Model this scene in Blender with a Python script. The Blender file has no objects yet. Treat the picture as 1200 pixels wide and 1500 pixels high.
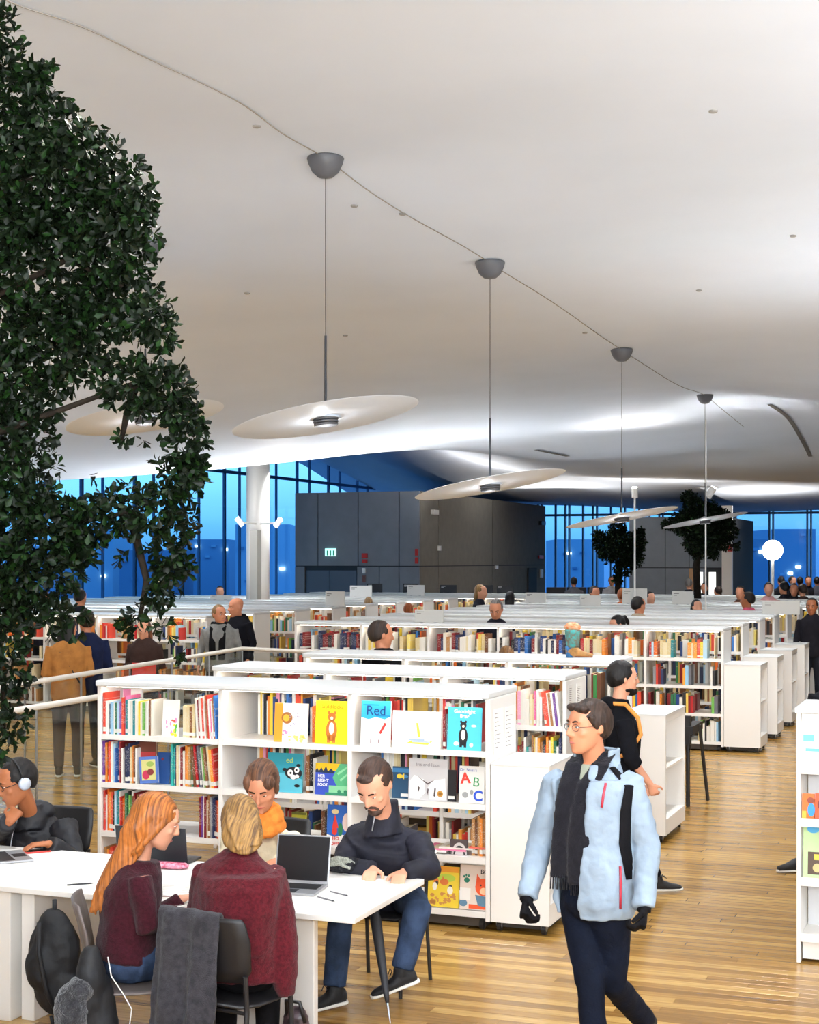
import bpy, bmesh, math, random
import numpy as np
from mathutils import Vector, Matrix, Euler, Quaternion
RND = random.Random(11)
PI = math.pi
SC = bpy.context.scene
COL = SC.collection
# ------------------------------------------------------------------ camera
TH = math.radians(20.8)
CT, ST = math.cos(TH), math.sin(TH)
FP, HC, HY = 2240.0, 2.45, 820.0
cam_d = bpy.data.cameras.new('camera')
cam_d.sensor_width = 36
cam_d.lens = FP / 1500 * 36
cam_d.shift_y = (HY - 750) / 1500
cam_d.clip_end = 900
cam = bpy.data.objects.new('camera', cam_d)
cam.location = (0, 0, HC)
cam.rotation_euler = (PI / 2, 0, TH)
COL.objects.link(cam)
SC.camera = cam
SC.view_settings.view_transform = 'Standard'
SC.view_settings.look = 'None'
SC.view_settings.exposure = 0.85
SC.view_settings.gamma = 1
SC.view_settings.use_curve_mapping = False
SC.cycles.use_denoising = True
SC.cycles.max_bounces = 7
SC.cycles.diffuse_bounces = 4
SC.cycles.glossy_bounces = 3
SC.cycles.transmission_bounces = 4
SC.cycles.transparent_max_bounces = 16
SC.cycles.sample_clamp_indirect = 4

# ------------------------------------------------------------------ sky at dusk
w = bpy.data.worlds.new('world')
SC.world = w
w.use_nodes = True
nt = w.node_tree
nt.nodes.clear()
o_ = nt.nodes.new('ShaderNodeOutputWorld')
b_ = nt.nodes.new('ShaderNodeBackground')
tc = nt.nodes.new('ShaderNodeTexCoord')
sx = nt.nodes.new('ShaderNodeSeparateXYZ')
cr = nt.nodes.new('ShaderNodeValToRGB')
mr = nt.nodes.new('ShaderNodeMapRange')
nz = nt.nodes.new('ShaderNodeTexNoise'); nz.inputs['Scale'].default_value = 3
mp = nt.nodes.new('ShaderNodeMapping'); mp.inputs['Scale'].default_value = (1, 1, 9)
ad = nt.nodes.new('ShaderNodeMath'); ad.operation = 'MULTIPLY_ADD'; ad.inputs[1].default_value = 0.035; 
mr.inputs[1].default_value = -0.02; mr.inputs[2].default_value = 0.13
nt.links.new(tc.outputs['Generated'], sx.inputs[0])
nt.links.new(tc.outputs['Generated'], mp.inputs[0]); nt.links.new(mp.outputs[0], nz.inputs['Vector'])
nt.links.new(nz.outputs['Fac'], ad.inputs[0]); nt.links.new(sx.outputs['Z'], ad.inputs[2])
nt.links.new(ad.outputs[0], mr.inputs[0]); nt.links.new(mr.outputs[0], cr.inputs[0])
e = cr.color_ramp.elements
e[0].position = 0.0; e[0].color = (0.025, 0.09, 0.27, 1)
e[1].position = 1.0; e[1].color = (0.20, 0.47, 0.70, 1)
for p_, c_ in ((0.25, (0.035, 0.13, 0.33, 1)), (0.42, (0.07, 0.23, 0.46, 1)), (0.6, (0.13, 0.36, 0.60, 1))):
    q = cr.color_ramp.elements.new(p_); q.color = c_
nt.links.new(cr.outputs[0], b_.inputs[0]); b_.inputs[1].default_value = 1.7
nt.links.new(b_.outputs[0], o_.inputs[0])


def light(kind, loc, power, color=(1, .95, .88), target=None, **kw):
    d = bpy.data.lights.new('lamp_or_fill_light', kind)
    d.energy = power; d.color = color
    for k, v in kw.items(): setattr(d, k, v)
    o = bpy.data.objects.new('lamp_or_fill_light', d)
    o.location = loc
    if target is not None:
        o.rotation_euler = (Vector(target) - Vector(loc)).to_track_quat('-Z', 'Y').to_euler()
    COL.objects.link(o)
    return o

# big soft fill lights added out of view to brighten ceiling, shelves and people
light('AREA', (0.5, -1.2, 3.1), 1500, (.95, .98, 1), (-.6, 1.6, 9.5), shape='RECTANGLE', size=6, size_y=3)
light('AREA', (1.0, -4.5, 4.6), 300, (.95, .98, 1), (-4, 9, 0.6), shape='RECTANGLE', size=7, size_y=2.5)
light('AREA', (7.0, 6.0, 4.4), 220, (.95, .98, 1), (-4, 9, 0.8), shape='RECTANGLE', size=5, size_y=2.5)
# recessed downlights
SPOTS = [(-1.8, 7.5), (-4.6, 8.2), (-7.6, 7.4), (-2.0, 12.3), (-5.2, 12.6), (-8.6, 11.2), (-12.5, 15.5), (-3.2, 17.5), (-7.6, 17.5), (-12.0, 19.5),
         (-2.4, 23), (-7, 23.5), (-15, 24.5), (-4, 30), (-9.5, 30), (-15, 31), (-6, 38), (-11, 39), (-5, 46), (-1.5, 19.0), (-1.9, 14.6)]
# ------------------------------------------------------------------ helpers
def W(px, py, Y):
    X = (px - 600) / FP * Y; Z = HC - (py - HY) / FP * Y
    return Vector((X * CT - Y * ST, X * ST + Y * CT, Z))
def L(X, Y, Z):
    return Vector((X * CT - Y * ST, X * ST + Y * CT, Z))
def WZ(px, py, z):
    Y = FP * (HC - z) / (py - HY)
    return W(px, py, Y)

def lin(c):
    if isinstance(c, str):
        c = [int(c[i:i + 2], 16) / 255 for i in (0, 2, 4)]
    return tuple(((x / 12.92) if x <= .04045 else ((x + .055) / 1.055) ** 2.4) for x in c) + (1.0,)

MATS = {}
def mat(name, color='808080', rough=.6, metal=0., var=.0, vscale=20., bump=0., bscale=60., emit=0., stretch=(1, 1, 1), sheen=0., spec=.5, alpha=1., col2=None, trans=0., objcol=False):
    if name in MATS: return MATS[name]
    m = bpy.data.materials.new(name); m.use_nodes = True
    t = m.node_tree; n = t.nodes; p = n['Principled BSDF']
    c = lin(color)
    p.inputs['Base Color'].default_value = c
    p.inputs['Roughness'].default_value = rough
    p.inputs['Metallic'].default_value = metal
    p.inputs['Specular IOR Level'].default_value = .15 if rough >= .84 else spec
    if sheen: p.inputs['Sheen Weight'].default_value = sheen
    if trans: p.inputs['Transmission Weight'].default_value = trans
    if emit:
        p.inputs['Emission Color'].default_value = c; p.inputs['Emission Strength'].default_value = emit
    if var or bump or col2:
        co = n.new('ShaderNodeTexCoord'); mp = n.new('ShaderNodeMapping'); mp.inputs['Scale'].default_value = stretch
        t.links.new(co.outputs['Object'], mp.inputs[0])
        if var or col2:
            z = n.new('ShaderNodeTexNoise'); z.inputs['Scale'].default_value = vscale; z.inputs['Detail'].default_value = 4
            t.links.new(mp.outputs[0], z.inputs['Vector'])
            r = n.new('ShaderNodeValToRGB')
            c2 = lin(col2) if col2 else c
            r.color_ramp.elements[0].position = .35; r.color_ramp.elements[1].position = .65
            r.color_ramp.elements[0].color = tuple(max(0, x * (1 - var)) for x in c2[:3]) + (1,)
            r.color_ramp.elements[1].color = tuple(min(1, x * (1 + var)) for x in c[:3]) + (1,)
            t.links.new(z.outputs['Fac'], r.inputs[0]); t.links.new(r.outputs[0], p.inputs['Base Color'])
        if bump:
            z2 = n.new('ShaderNodeTexNoise'); z2.inputs['Scale'].default_value = bscale; z2.inputs['Detail'].default_value = 5
            t.links.new(mp.outputs[0], z2.inputs['Vector'])
            bm_ = n.new('ShaderNodeBump'); bm_.inputs['Strength'].default_value = bump; bm_.inputs['Distance'].default_value = .01
            t.links.new(z2.outputs['Fac'], bm_.inputs['Height']); t.links.new(bm_.outputs[0], p.inputs['Normal'])
    if objcol:
        oi = n.new('ShaderNodeObjectInfo')
        t.links.new(oi.outputs['Color'], p.inputs['Base Color'])
    MATS[name] = m
    return m

def tag(o, label=None, cat=None, group=None, kind=None):
    if label: o['label'] = label
    if cat: o['category'] = cat
    if group: o['group'] = group
    if kind: o['kind'] = kind
    return o

def empty(name, loc=(0, 0, 0), rz=0., label=None, cat=None, group=None, parent=None):
    o = bpy.data.objects.new(name, None); o.location = loc; o.rotation_euler = (0, 0, rz)
    o.empty_display_size = .1
    COL.objects.link(o)
    if parent: o.parent = parent
    return tag(o, label, cat, group)

class MB:
    def __init__(s): s.v = []; s.f = []; s.m = []; s.mi = 0
    def add(s, vs, fs):
        b = len(s.v); s.v.extend([tuple(x) for x in vs])
        for f in fs: s.f.append(tuple(b + i for i in f)); s.m.append(s.mi)
        return s
    def box(s, a, b, M=None):
        x0, y0, z0 = a; x1, y1, z1 = b
        if x1 < x0: x0, x1 = x1, x0
        if y1 < y0: y0, y1 = y1, y0
        if z1 < z0: z0, z1 = z1, z0
        vs = [Vector(p) for p in ((x0, y0, z0), (x1, y0, z0), (x1, y1, z0), (x0, y1, z0), (x0, y0, z1), (x1, y0, z1), (x1, y1, z1), (x0, y1, z1))]
        if M is not None: vs = [M @ p for p in vs]
        return s.add(vs, [(0, 3, 2, 1), (4, 5, 6, 7), (0, 1, 5, 4), (1, 2, 6, 5), (2, 3, 7, 6), (3, 0, 4, 7)])
    def rings(s, rs, cap0=True, cap1=True, closed=True):
        n = len(rs[0]); vs = []; fs = []
        for r in rs: vs.extend(r)
        for i in range(len(rs) - 1):
            for j in range(n if closed else n - 1):
                k = (j + 1) % n
                fs.append((i * n + j, i * n + k, (i + 1) * n + k, (i + 1) * n + j))
        if cap0: fs.append(tuple(reversed(range(n))))
        if cap1: fs.append(tuple((len(rs) - 1) * n + j for j in range(n)))
        return s.add(vs, fs)
    def tube(s, pts, rad, n=8, up=None):
        pts = [Vector(p) for p in pts]
        if not hasattr(rad, '__len__'): rad = [rad] * len(pts)
        rs = []; prev = None
        for i, p in enumerate(pts):
            t = (pts[min(i + 1, len(pts) - 1)] - pts[max(i - 1, 0)]).normalized()
            if prev is None:
                a = Vector((0, 0, 1)) if abs(t.z) < .9 else Vector((1, 0, 0))
                u = t.cross(a).normalized()
            else:
                u = (prev - t * prev.dot(t)).normalized()
            prev = u; v = t.cross(u)
            r = rad[i]; ra, rb = (r if hasattr(r, '__len__') else (r, r))
            rs.append([p + u * (math.cos(q) * ra) + v * (math.sin(q) * rb) for q in [2 * PI * j / n for j in range(n)]])
        return s.rings(rs)
    def loft(s, secs, n=16, pw=1.):
        """secs: (center, right, front, rx, ryf[, ryb])"""
        rs = []
        for sec in secs:
            c, rt, fr, rx, rf = sec[:5]; rb = sec[5] if len(sec) > 5 else rf
            ring = []
            for j in range(n):
                a = 2 * PI * j / n; ca, sa = math.cos(a), math.sin(a)
                ca = math.copysign(abs(ca) ** pw, ca); sa = math.copysign(abs(sa) ** pw, sa)
                ring.append(c + rt * (ca * rx) + fr * (sa * (rf if sa > 0 else rb)))
            rs.append(ring)
        return s.rings(rs)
    def ell(s, c, r, M=None, n=12, m=8):
        c = Vector(c); rs = []
        for i in range(1, m):
            ph = PI * i / m
            rs.append([Vector((math.cos(2 * PI * j / n) * math.sin(ph) * r[0], math.sin(2 * PI * j / n) * math.sin(ph) * r[1], -math.cos(ph) * r[2])) for j in range(n)])
        if M is not None: rs = [[M @ p for p in q] for q in rs]
        rs = [[c + p for p in q] for q in rs]
        return s.rings(rs)
    def lathe(s, prof, c=(0, 0, 0), n=24, M=None):
        rs = []
        for r, z in prof:
            q = [Vector((math.cos(2 * PI * j / n) * r, math.sin(2 * PI * j / n) * r, z)) for j in range(n)]
            if M is not None: q = [M @ p for p in q]
            rs.append([Vector(c) + p for p in q])
        return s.rings(rs)
    def poly(s, pts, y=0., th=0.):
        """flat print: polygon in x,z at depth y"""
        n = len(pts)
        return s.add([(p[0], y, p[1]) for p in pts], [tuple(range(n))])
    def build(s, name, mats=None, parent=None, smooth=False, loc=None):
        me = bpy.data.meshes.new(name); me.from_pydata(s.v, [], s.f)
        ms = mats if isinstance(mats, (list, tuple)) else [mats]
        for m in ms:
            if m: me.materials.append(m)
        if len(ms) > 1: me.polygons.foreach_set('material_index', s.m)
        if smooth: me.polygons.foreach_set('use_smooth', [True] * len(me.polygons))
        me.update()
        o = bpy.data.objects.new(name, me); COL.objects.link(o)
        if parent: o.parent = parent
        if loc is not None: o.location = loc
        return o

def bevel(o, w=.004, seg=2):
    m = o.modifiers.new('b', 'BEVEL'); m.width = w; m.segments = seg; m.limit_method = 'ANGLE'; m.angle_limit = .6
    return o
def remesh(o, vox, smooth=4, disp=0., dsize=.12):
    m = o.modifiers.new('r', 'REMESH'); m.mode = 'VOXEL'; m.voxel_size = vox; m.use_smooth_shade = True
    m = o.modifiers.new('s', 'SMOOTH'); m.factor = .5; m.iterations = smooth
    if disp:
        key = 'cl%.3f' % dsize
        t = bpy.data.textures.get(key) or bpy.data.textures.new(key, 'CLOUDS')
        t.noise_scale = dsize; t.noise_depth = 2
        d = o.modifiers.new('d', 'DISPLACE'); d.texture = t; d.strength = disp; d.mid_level = .5; d.texture_coords = 'LOCAL'
    return o
def clone(o, parent=None, loc=None, rot=None):
    c = o.copy(); COL.objects.link(c)
    if parent: c.parent = parent
    if loc is not None: c.location = loc
    if rot is not None: c.rotation_euler = rot
    return c
def clone_tree(o, parent=None):
    c = o.copy(); COL.objects.link(c); c.parent = parent
    for ch in list(o.children): clone_tree(ch, c)
    return c
ORD = ['', 'first', 'second', 'third', 'fourth', 'fifth', 'sixth', 'seventh', 'eighth', 'ninth', 'tenth', 'eleventh', 'twelfth']
def ordn(i):
    if i < len(ORD): return ORD[i]
    s = 'th' if 10 < i % 100 < 14 else {1: 'st', 2: 'nd', 3: 'rd'}.get(i % 10, 'th')
    return '%d%s' % (i, s)

WHITE = mat('white_lacquer', 'F2EFEA', .38)
WHITE2 = mat('cap_top', 'E2E4E4', .35)
BLACKM = mat('black_plastic', '17171A', .45)
DARKM = mat('dark_metal', '34353A', .4, .5)
STEEL = mat('steel', 'A9ABB0', .3, 1.)
LED = mat('led_strip', 'FFF6EA', .5, emit=9)
PAPER = mat('paper', 'F4F2EC', .8)
PAGES = mat('book_pages', 'D9CBAE', .85, var=.12, vscale=300, stretch=(1, 1, 1))

# ------------------------------------------------------------------ floor
def floor_mat(name, ranged=False):
    m = bpy.data.materials.new(name); m.use_nodes = True
    t = m.node_tree; n = t.nodes; p = n['Principled BSDF']
    co = n.new('ShaderNodeTexCoord'); mp = n.new('ShaderNodeMapping')
    gm = n.new('ShaderNodeNewGeometry')
    t.links.new(gm.outputs['Position'], mp.inputs[0]) 
    br = n.new('ShaderNodeTexBrick'); br.inputs['Scale'].default_value = 1
    br.inputs['Brick Width'].default_value = 1.9; br.inputs['Row Height'].default_value = .09; br.inputs['Mortar Size'].default_value = .0022
    br.offset = 0; br.inputs['Bias'].default_value = 0
    br.inputs['Color1'].default_value = lin('9C7434'); br.inputs['Color2'].default_value = lin('C49A54'); br.inputs['Mortar'].default_value = lin('4A3018')
    sy = n.new('ShaderNodeSeparateXYZ'); t.links.new(gm.outputs['Position'], sy.inputs[0])
    dv = n.new('ShaderNodeMath'); dv.operation = 'DIVIDE'; dv.inputs[1].default_value = .09; t.links.new(sy.outputs['Y'], dv.inputs[0])
    fl_ = n.new('ShaderNodeMath'); fl_.operation = 'FLOOR'; t.links.new(dv.outputs[0], fl_.inputs[0])
    wn = n.new('ShaderNodeTexWhiteNoise'); wn.noise_dimensions = '1D'; t.links.new(fl_.outputs[0], wn.inputs['W'])
    ma = n.new('ShaderNodeMath'); ma.operation = 'MULTIPLY_ADD'; ma.inputs[1].default_value = 1.9; t.links.new(wn.outputs['Value'], ma.inputs[0]); t.links.new(sy.outputs['X'], ma.inputs[2])
    cb_ = n.new('ShaderNodeCombineXYZ'); t.links.new(ma.outputs[0], cb_.inputs[0]); t.links.new(sy.outputs['Y'], cb_.inputs[1]); t.links.new(cb_.outputs[0], br.inputs['Vector'])
    g = n.new('ShaderNodeTexNoise'); g.inputs['Scale'].default_value = 1; g.inputs['Detail'].default_value = 6
    m2 = n.new('ShaderNodeMapping'); m2.inputs['Scale'].default_value = (2.2, 34, 1)
    t.links.new(gm.outputs['Position'], m2.inputs[0]); t.links.new(m2.outputs[0], g.inputs['Vector'])
    cr_ = n.new('ShaderNodeValToRGB'); cr_.color_ramp.elements[0].color = (.55, .47, .36, 1); cr_.color_ramp.elements[1].color = (1, 1, 1, 1)
    cr_.color_ramp.elements[0].position = .3; cr_.color_ramp.elements[1].position = .62
    t.links.new(g.outputs['Fac'], cr_.inputs[0])
    mx = n.new('ShaderNodeMix'); mx.data_type = 'RGBA'; mx.blend_type = 'MULTIPLY'; mx.inputs[0].default_value = .75
    if ranged:
        oi = n.new('ShaderNodeObjectInfo'); r2 = n.new('ShaderNodeValToRGB')
        r2.color_ramp.elements[0].color = lin('86602A'); r2.color_ramp.elements[1].color = lin('D0A862')
        q = r2.color_ramp.elements.new(.5); q.color = lin('AE8442')
        t.links.new(oi.outputs['Random'], r2.inputs[0]); t.links.new(r2.outputs[0], mx.inputs[6])
    else:
        t.links.new(br.outputs['Color'], mx.inputs[6])
    t.links.new(cr_.outputs[0], mx.inputs[7]); t.links.new(mx.outputs[2], p.inputs['Base Color'])
    p.inputs['Roughness'].default_value = .22
    bm_ = n.new('ShaderNodeBump'); bm_.inputs['Strength'].default_value = .08; t.links.new(g.outputs['Fac'], bm_.inputs['Height']); t.links.new(bm_.outputs[0], p.inputs['Normal'])
    return m
fl = MB(); fl.box((-26, -8, -.2), (10, 62, -.004))
floor = tag(fl.build('floor', floor_mat('oak_floor')), kind='structure')
PM = floor_mat('oak_plank', True)
pm = MB(); pm.box((0, 0, -.004), (1.9, .0885, 0)); plank0 = None
cnt = 0
for r in range(45):
    y = 5.45 + r * .09
    off = RND.uniform(0, 1.9)
    for k in range(7):
        x = -8.6 + off + k * 1.9
        if x > 1.5: continue
        # keep the planks the picture can show
        X = (x + .95) * CT + y * ST; Yc = -(x + .95) * ST + y * CT
        if abs(X / Yc) > .268 + .95 / Yc: continue
        if plank0 is None:
            plank0 = pm.build('plank', PM, floor); plank0.location = (x, y, 0); bevel(plank0, .0015, 1)
        else:
            clone(plank0, floor, (x, y, 0))
        cnt += 1
print('planks', cnt)

# ------------------------------------------------------------------ ceiling: undulating sheet through measured heights
def cp(px, Y, z): 
    X = (px - 600) / FP * Y
    return (X * CT - Y * ST, X * ST + Y * CT, z)
def zy(py, Y): return HC + (HY - py) * Y / FP
CP = []
for px, rows in {
    -100: [(7, 5.2), (12, 5.5), (18, 5.2), (26, 4.6), (33, 4.1), (40, 5.6), (48, 6.6)],
    300: [(6, 5.1), (9, 5.4), (13, 5.45), (18, 5.15), (24, 4.62), (30, zy(684, 30)), (35, 4.7), (40, 5.9), (48, 6.9), (54, 6.9)],
    430: [(11, 5.5), (18, 5.2), (24, 4.75), (30, zy(671, 30)), (35, 4.8), (41, 6.2), (48, 6.9), (57, 6.5), (62, 6.4)],
    540: [(8, 5.35), (12.5, 5.45), (17, 5.25), (24, 4.85), (30, zy(656, 30)), (35, 4.95), (41, 6.1), (47, 6.6), (54, 6.0), (61, zy(706, 61)), (66, 5.2)],
    640: [(13, 5.4), (18, 5.2), (24, 4.95), (30, zy(648, 30)), (35, 5.0), (41, 5.75), (47, 5.6), (52, 5.1), (60, 4.9)],
    718: [(15, 5.25), (20, 5.1), (25, 5.0), (31, zy(643, 31)), (37, 5.0), (43, 5.1), (49, 4.9), (56, 4.8), (62, 4.75)],
    830: [(8, 5.4), (14, 5.4), (19, 5.15), (24, 5.12), (29, 4.95), (35, 4.7), (41, zy(692, 41)), (47, 5.0), (53, 4.95), (60, zy(737, 60))],
    911: [(20.1, 5.13), (26, 5.15), (31, 5.0), (36, 4.85), (42, zy(696, 42)), (47, 4.9), (53, 4.7), (60, zy(742, 60))],
    1033: [(8, 5.4), (14, 5.5), (20, 5.25), (25.5, 5.3), (31, 5.1), (36, 4.95), (42, zy(700, 42)), (47, 4.85), (53, 4.55), (61, 4.3)],
    1130: [(21, 5.2), (25.5, 5.15), (29, 5.25), (35, 5.0), (42, zy(702, 42)), (47, 4.8), (53, 4.6), (61, zy(748, 61))],
    1250: [(8, 5.4), (14, 5.4), (21, 5.15), (25, zy(590, 25)), (29, 5.3), (35, 5.05), (42, zy(704, 42)), (47, 4.8), (53, 4.6), (61, 4.5)],
    1500: [(8, 5.4), (20, 5.2), (30, 5.2), (42, 4.7), (50, 4.7)],
}.items():
    for Y, z in rows: CP.append(cp(px, Y, z))
for (px, Y), pc in zip(((477, 11.9), (718, 14.7), (911, 19.8), (1033, 26.5)), (220, 382, 510, 576)): CP += [cp(px, Y, zy(pc, Y))] * 1 + [cp(px + 3, Y, zy(pc, Y))]
for x, y in ((-26, 2), (-26, 12), (-26, 22), (-15, -6), (-5, -6), (2, -7), (8, -2), (8, 10), (8, 22), (8, 34), (8, 46), (8, 60), (-16, 4), (1, 3)):
    CP.append((x, y, 5.2))
for x, y in ((-26, 66), (-20, 66), (-10, 66), (0, 66)): CP.append((x, y, 4.9))
CP = np.array(CP)
def ker(a, b):
    d = np.sqrt(((a[:, None, :] - b[None, :, :]) ** 2).sum(-1)); return d * d * np.log(d + 1e-6)
K = ker(CP[:, :2], CP[:, :2]) + np.eye(len(CP)) * 1.5
P_ = np.hstack([np.ones((len(CP), 1)), CP[:, :2]])
A_ = np.vstack([np.hstack([K, P_]), np.hstack([P_.T, np.zeros((3, 3))])])
SOL = np.linalg.solve(A_, np.concatenate([CP[:, 2], np.zeros(3)]))
def ceil_z(xy):
    xy = np.atleast_2d(np.array(xy, float))
    return ker(xy, CP[:, :2]) @ SOL[:-3] + np.hstack([np.ones((len(xy), 1)), xy]) @ SOL[-3:]
def cz(x, y): return float(ceil_z((x, y))[0])
gx = np.linspace(-26, 9, 141); gy = np.linspace(-8, 66, 241)
XX, YY = np.meshgrid(gx, gy)
ZZ = np.clip(ceil_z(np.stack([XX.ravel(), YY.ravel()], 1)), 3.9, 7.4)
nx, ny = len(gx), len(gy)
vs = np.stack([XX.ravel(), YY.ravel(), ZZ], 1).tolist()
fs = [(j * nx + i, (j + 1) * nx + i, (j + 1) * nx + i + 1, j * nx + i + 1) for j in range(ny - 1) for i in range(nx - 1)]
CEILM = mat('plaster_ceiling', 'D3DBE6', .7, var=.02, vscale=.8, bump=.02, bscale=3)
me = bpy.data.meshes.new('ceiling'); me.from_pydata(vs, [], fs); me.materials.append(CEILM)
me.polygons.foreach_set('use_smooth', [True] * len(me.polygons))
ceiling = bpy.data.objects.new('ceiling', me); COL.objects.link(ceiling); tag(ceiling, kind='structure')
# roof slab above keeps the sky out of the room
rb = MB(); rb.box((-27, -9, 7.6), (10, 67, 7.9)); tag(rb.build('roof_slab', CEILM), kind='structure')
# seam line in the plaster, running over the lamps
SEAMM = mat('seam_grey', '8D8880', .8)
LAMPS = [(477, 11.9), (718, 14.7), (911, 19.8), (1033, 26.5)]
sp = [cp(-60, 6.9, 0)[:2], cp(0, 7.6, 0)[:2], cp(120, 8.2, 0)[:2], cp(225, 9.0, 0)[:2], cp(350, 10.1, 0)[:2]] + [cp(p, Y, 0)[:2] for p, Y in LAMPS] + [cp(1090, 31, 0)[:2]]
def spline(pts, k=12):
    out = []
    for i in range(len(pts) - 1):
        p0 = np.array(pts[max(i - 1, 0)]); p1 = np.array(pts[i]); p2 = np.array(pts[i + 1]); p3 = np.array(pts[min(i + 2, len(pts) - 1)])
        for j in range(k):
            t = j / k
            out.append(tuple(.5 * ((2 * p1) + (-p0 + p2) * t + (2 * p0 - 5 * p1 + 4 * p2 - p3) * t * t + (-p0 + 3 * p1 - 3 * p2 + p3) * t ** 3)))
    out.append(tuple(pts[-1])); return out
def ceil_strip(pts, wid, name, m, drop=.012):
    q = spline(pts); s = MB(); v = []
    for i, p in enumerate(q):
        a = np.array(q[max(i - 1, 0)]); b = np.array(q[min(i + 1, len(q) - 1)]); d = (b - a) / (np.linalg.norm(b - a) + 1e-9); nrm = np.array([-d[1], d[0]])
        for sgn in (-1, 1):
            c = np.array(p) + nrm * wid * sgn; v.append((c[0], c[1], cz(*c) - drop))
    s.add(v, [(2 * i, 2 * i + 1, 2 * i + 3, 2 * i + 2) for i in range(len(q) - 1)])
    o = s.build(name, m); o.modifiers.new('t', 'SOLIDIFY').thickness = .006
    return tag(o, kind='structure')
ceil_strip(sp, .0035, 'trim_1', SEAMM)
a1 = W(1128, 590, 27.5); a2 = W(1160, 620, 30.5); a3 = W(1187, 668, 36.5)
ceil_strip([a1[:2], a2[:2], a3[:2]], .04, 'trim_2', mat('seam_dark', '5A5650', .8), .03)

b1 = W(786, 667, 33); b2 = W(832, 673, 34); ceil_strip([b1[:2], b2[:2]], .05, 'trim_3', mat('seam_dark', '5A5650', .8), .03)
# ------------------------------------------------------------------ walls
GREYW = mat('grey_acoustic_wall', '7A8088', .85, var=.04, vscale=3, bump=.1, bscale=200)
GREYD = mat('brown_grey_wall', '76726A', .85, var=.05, vscale=4, bump=.1, bscale=200)
JOINT = mat('joint_dark', '26282C', .8)
def wall(name, a, b, m=None, kind='structure'):
    q = MB(); q.box(a, b); return tag(q.build(name, m or GREYW), kind=kind)
wall('wall_south', (-26, -8.3, 0), (10, -8, 7.6), CEILM)
wall('wall_east', (9, -8, 0), (9.3, 62, 7.6), CEILM)
wall('wall_west_near', (-24.3, -8, 0), (-24, 22, 7.6), CEILM)
wall('wall_north_end', (-2.5, 60, 0), (9, 60.3, 7.6), CEILM)
wall('wall_west_sill', (-24.15, 22, 0), (-23.9, 60, .35), WHITE)
wall('wall_north_sill', (-24, 60, 0), (-2.5, 60.2, .35), WHITE)

def glass_mat(nm='window_glass', tint=(.86, .95, 1, 1)):
    m = bpy.data.materials.new(nm); m.use_nodes = True; t = m.node_tree; n = t.nodes; n.clear()
    o = n.new('ShaderNodeOutputMaterial'); mx = n.new('ShaderNodeMixShader'); tr = n.new('ShaderNodeBsdfTransparent'); gl = n.new('ShaderNodeBsdfGlossy')
    lw = n.new('ShaderNodeLayerWeight'); lw.inputs[0].default_value = .5
    pw = n.new('ShaderNodeMath'); pw.operation = 'POWER'; pw.inputs[1].default_value = 4; t.links.new(lw.outputs['Facing'], pw.inputs[0])
    fr = n.new('ShaderNodeMath'); fr.operation = 'MULTIPLY_ADD'; fr.inputs[1].default_value = .3; fr.inputs[2].default_value = .025; t.links.new(pw.outputs[0], fr.inputs[0])
    tr.inputs[0].default_value = tint; gl.inputs['Roughness'].default_value = .03
    t.links.new(fr.outputs[0], mx.inputs[0]); t.links.new(tr.outputs[0], mx.inputs[1]); t.links.new(gl.outputs[0], mx.inputs[2]); t.links.new(mx.outputs[0], o.inputs[0])
    return m
GLASS = glass_mat(); GLASS2 = glass_mat('clear_glass', (.95, .97, .96, 1))
FRAME = mat('window_frame', '1E4E7C', .4, .3)
win = empty('window_1'); tag(win, kind='structure')
win2 = empty('window_2'); tag(win2, kind='structure')
def mull(parent, a, b):
    q = MB(); q.box(a, b); return q.build('mullion', FRAME, parent)
ys = []; y = 51.4 - 2.87 * 10
while y < 60: ys += [(y, .09), (y + 1.1, .035)]; y += 2.87
ys = [v for v in ys if v[0] < 60]
for y, wd in ys: mull(win, (-24.02, y - wd / 2, .35), (-23.93, y + wd / 2, 7.5))
for z in (5.4, 1.0, 7.45):
    q = MB(); q.box((-24.0, 22, z - .05), (-23.86, 60, z + .05)); q.build('transom', FRAME, win)
for i in range(len(ys) - 1):
    for z0, z1 in ((.35, 5.4), (5.4, 7.4)):
        q = MB(); q.box((-23.95, ys[i][0] + ys[i][1] / 2, z0), (-23.935, ys[i + 1][0] - ys[i + 1][1] / 2, z1)); q.build('pane', GLASS, win)
xs = [(-24 + .57 * 2 * i, .05) for i in range(0, 11)] + [(-12.2 + 1.42 * i + d, .06) for i in range(7) for d in (0, .14)]
xs += [(-17.0 + .57 * i, .05) for i in range(8)]
xs = sorted(v for v in set(xs) if v[0] < -2.6)
xs = [xs[0]] + [b for a, b in zip(xs, xs[1:]) if b[0] - a[0] > .11]
for x, wd in xs: mull(win2, (x - wd / 2, 59.8, .35), (x + wd / 2, 60.0, 7.5))
for z in (1.0, 4.25, 7.45):
    q = MB(); q.box((-24, 59.88, z - .045), (-2.5, 60, z + .045)); q.build('transom', FRAME, win2)
for i in range(len(xs) - 1):
    if xs[i + 1][0] - xs[i][0] > .2:
        q = MB(); q.box((xs[i][0] + .04, 59.93, .35), (xs[i + 1][0] - .04, 59.945, 7.4)); q.build('pane', GLASS, win2)

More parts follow.
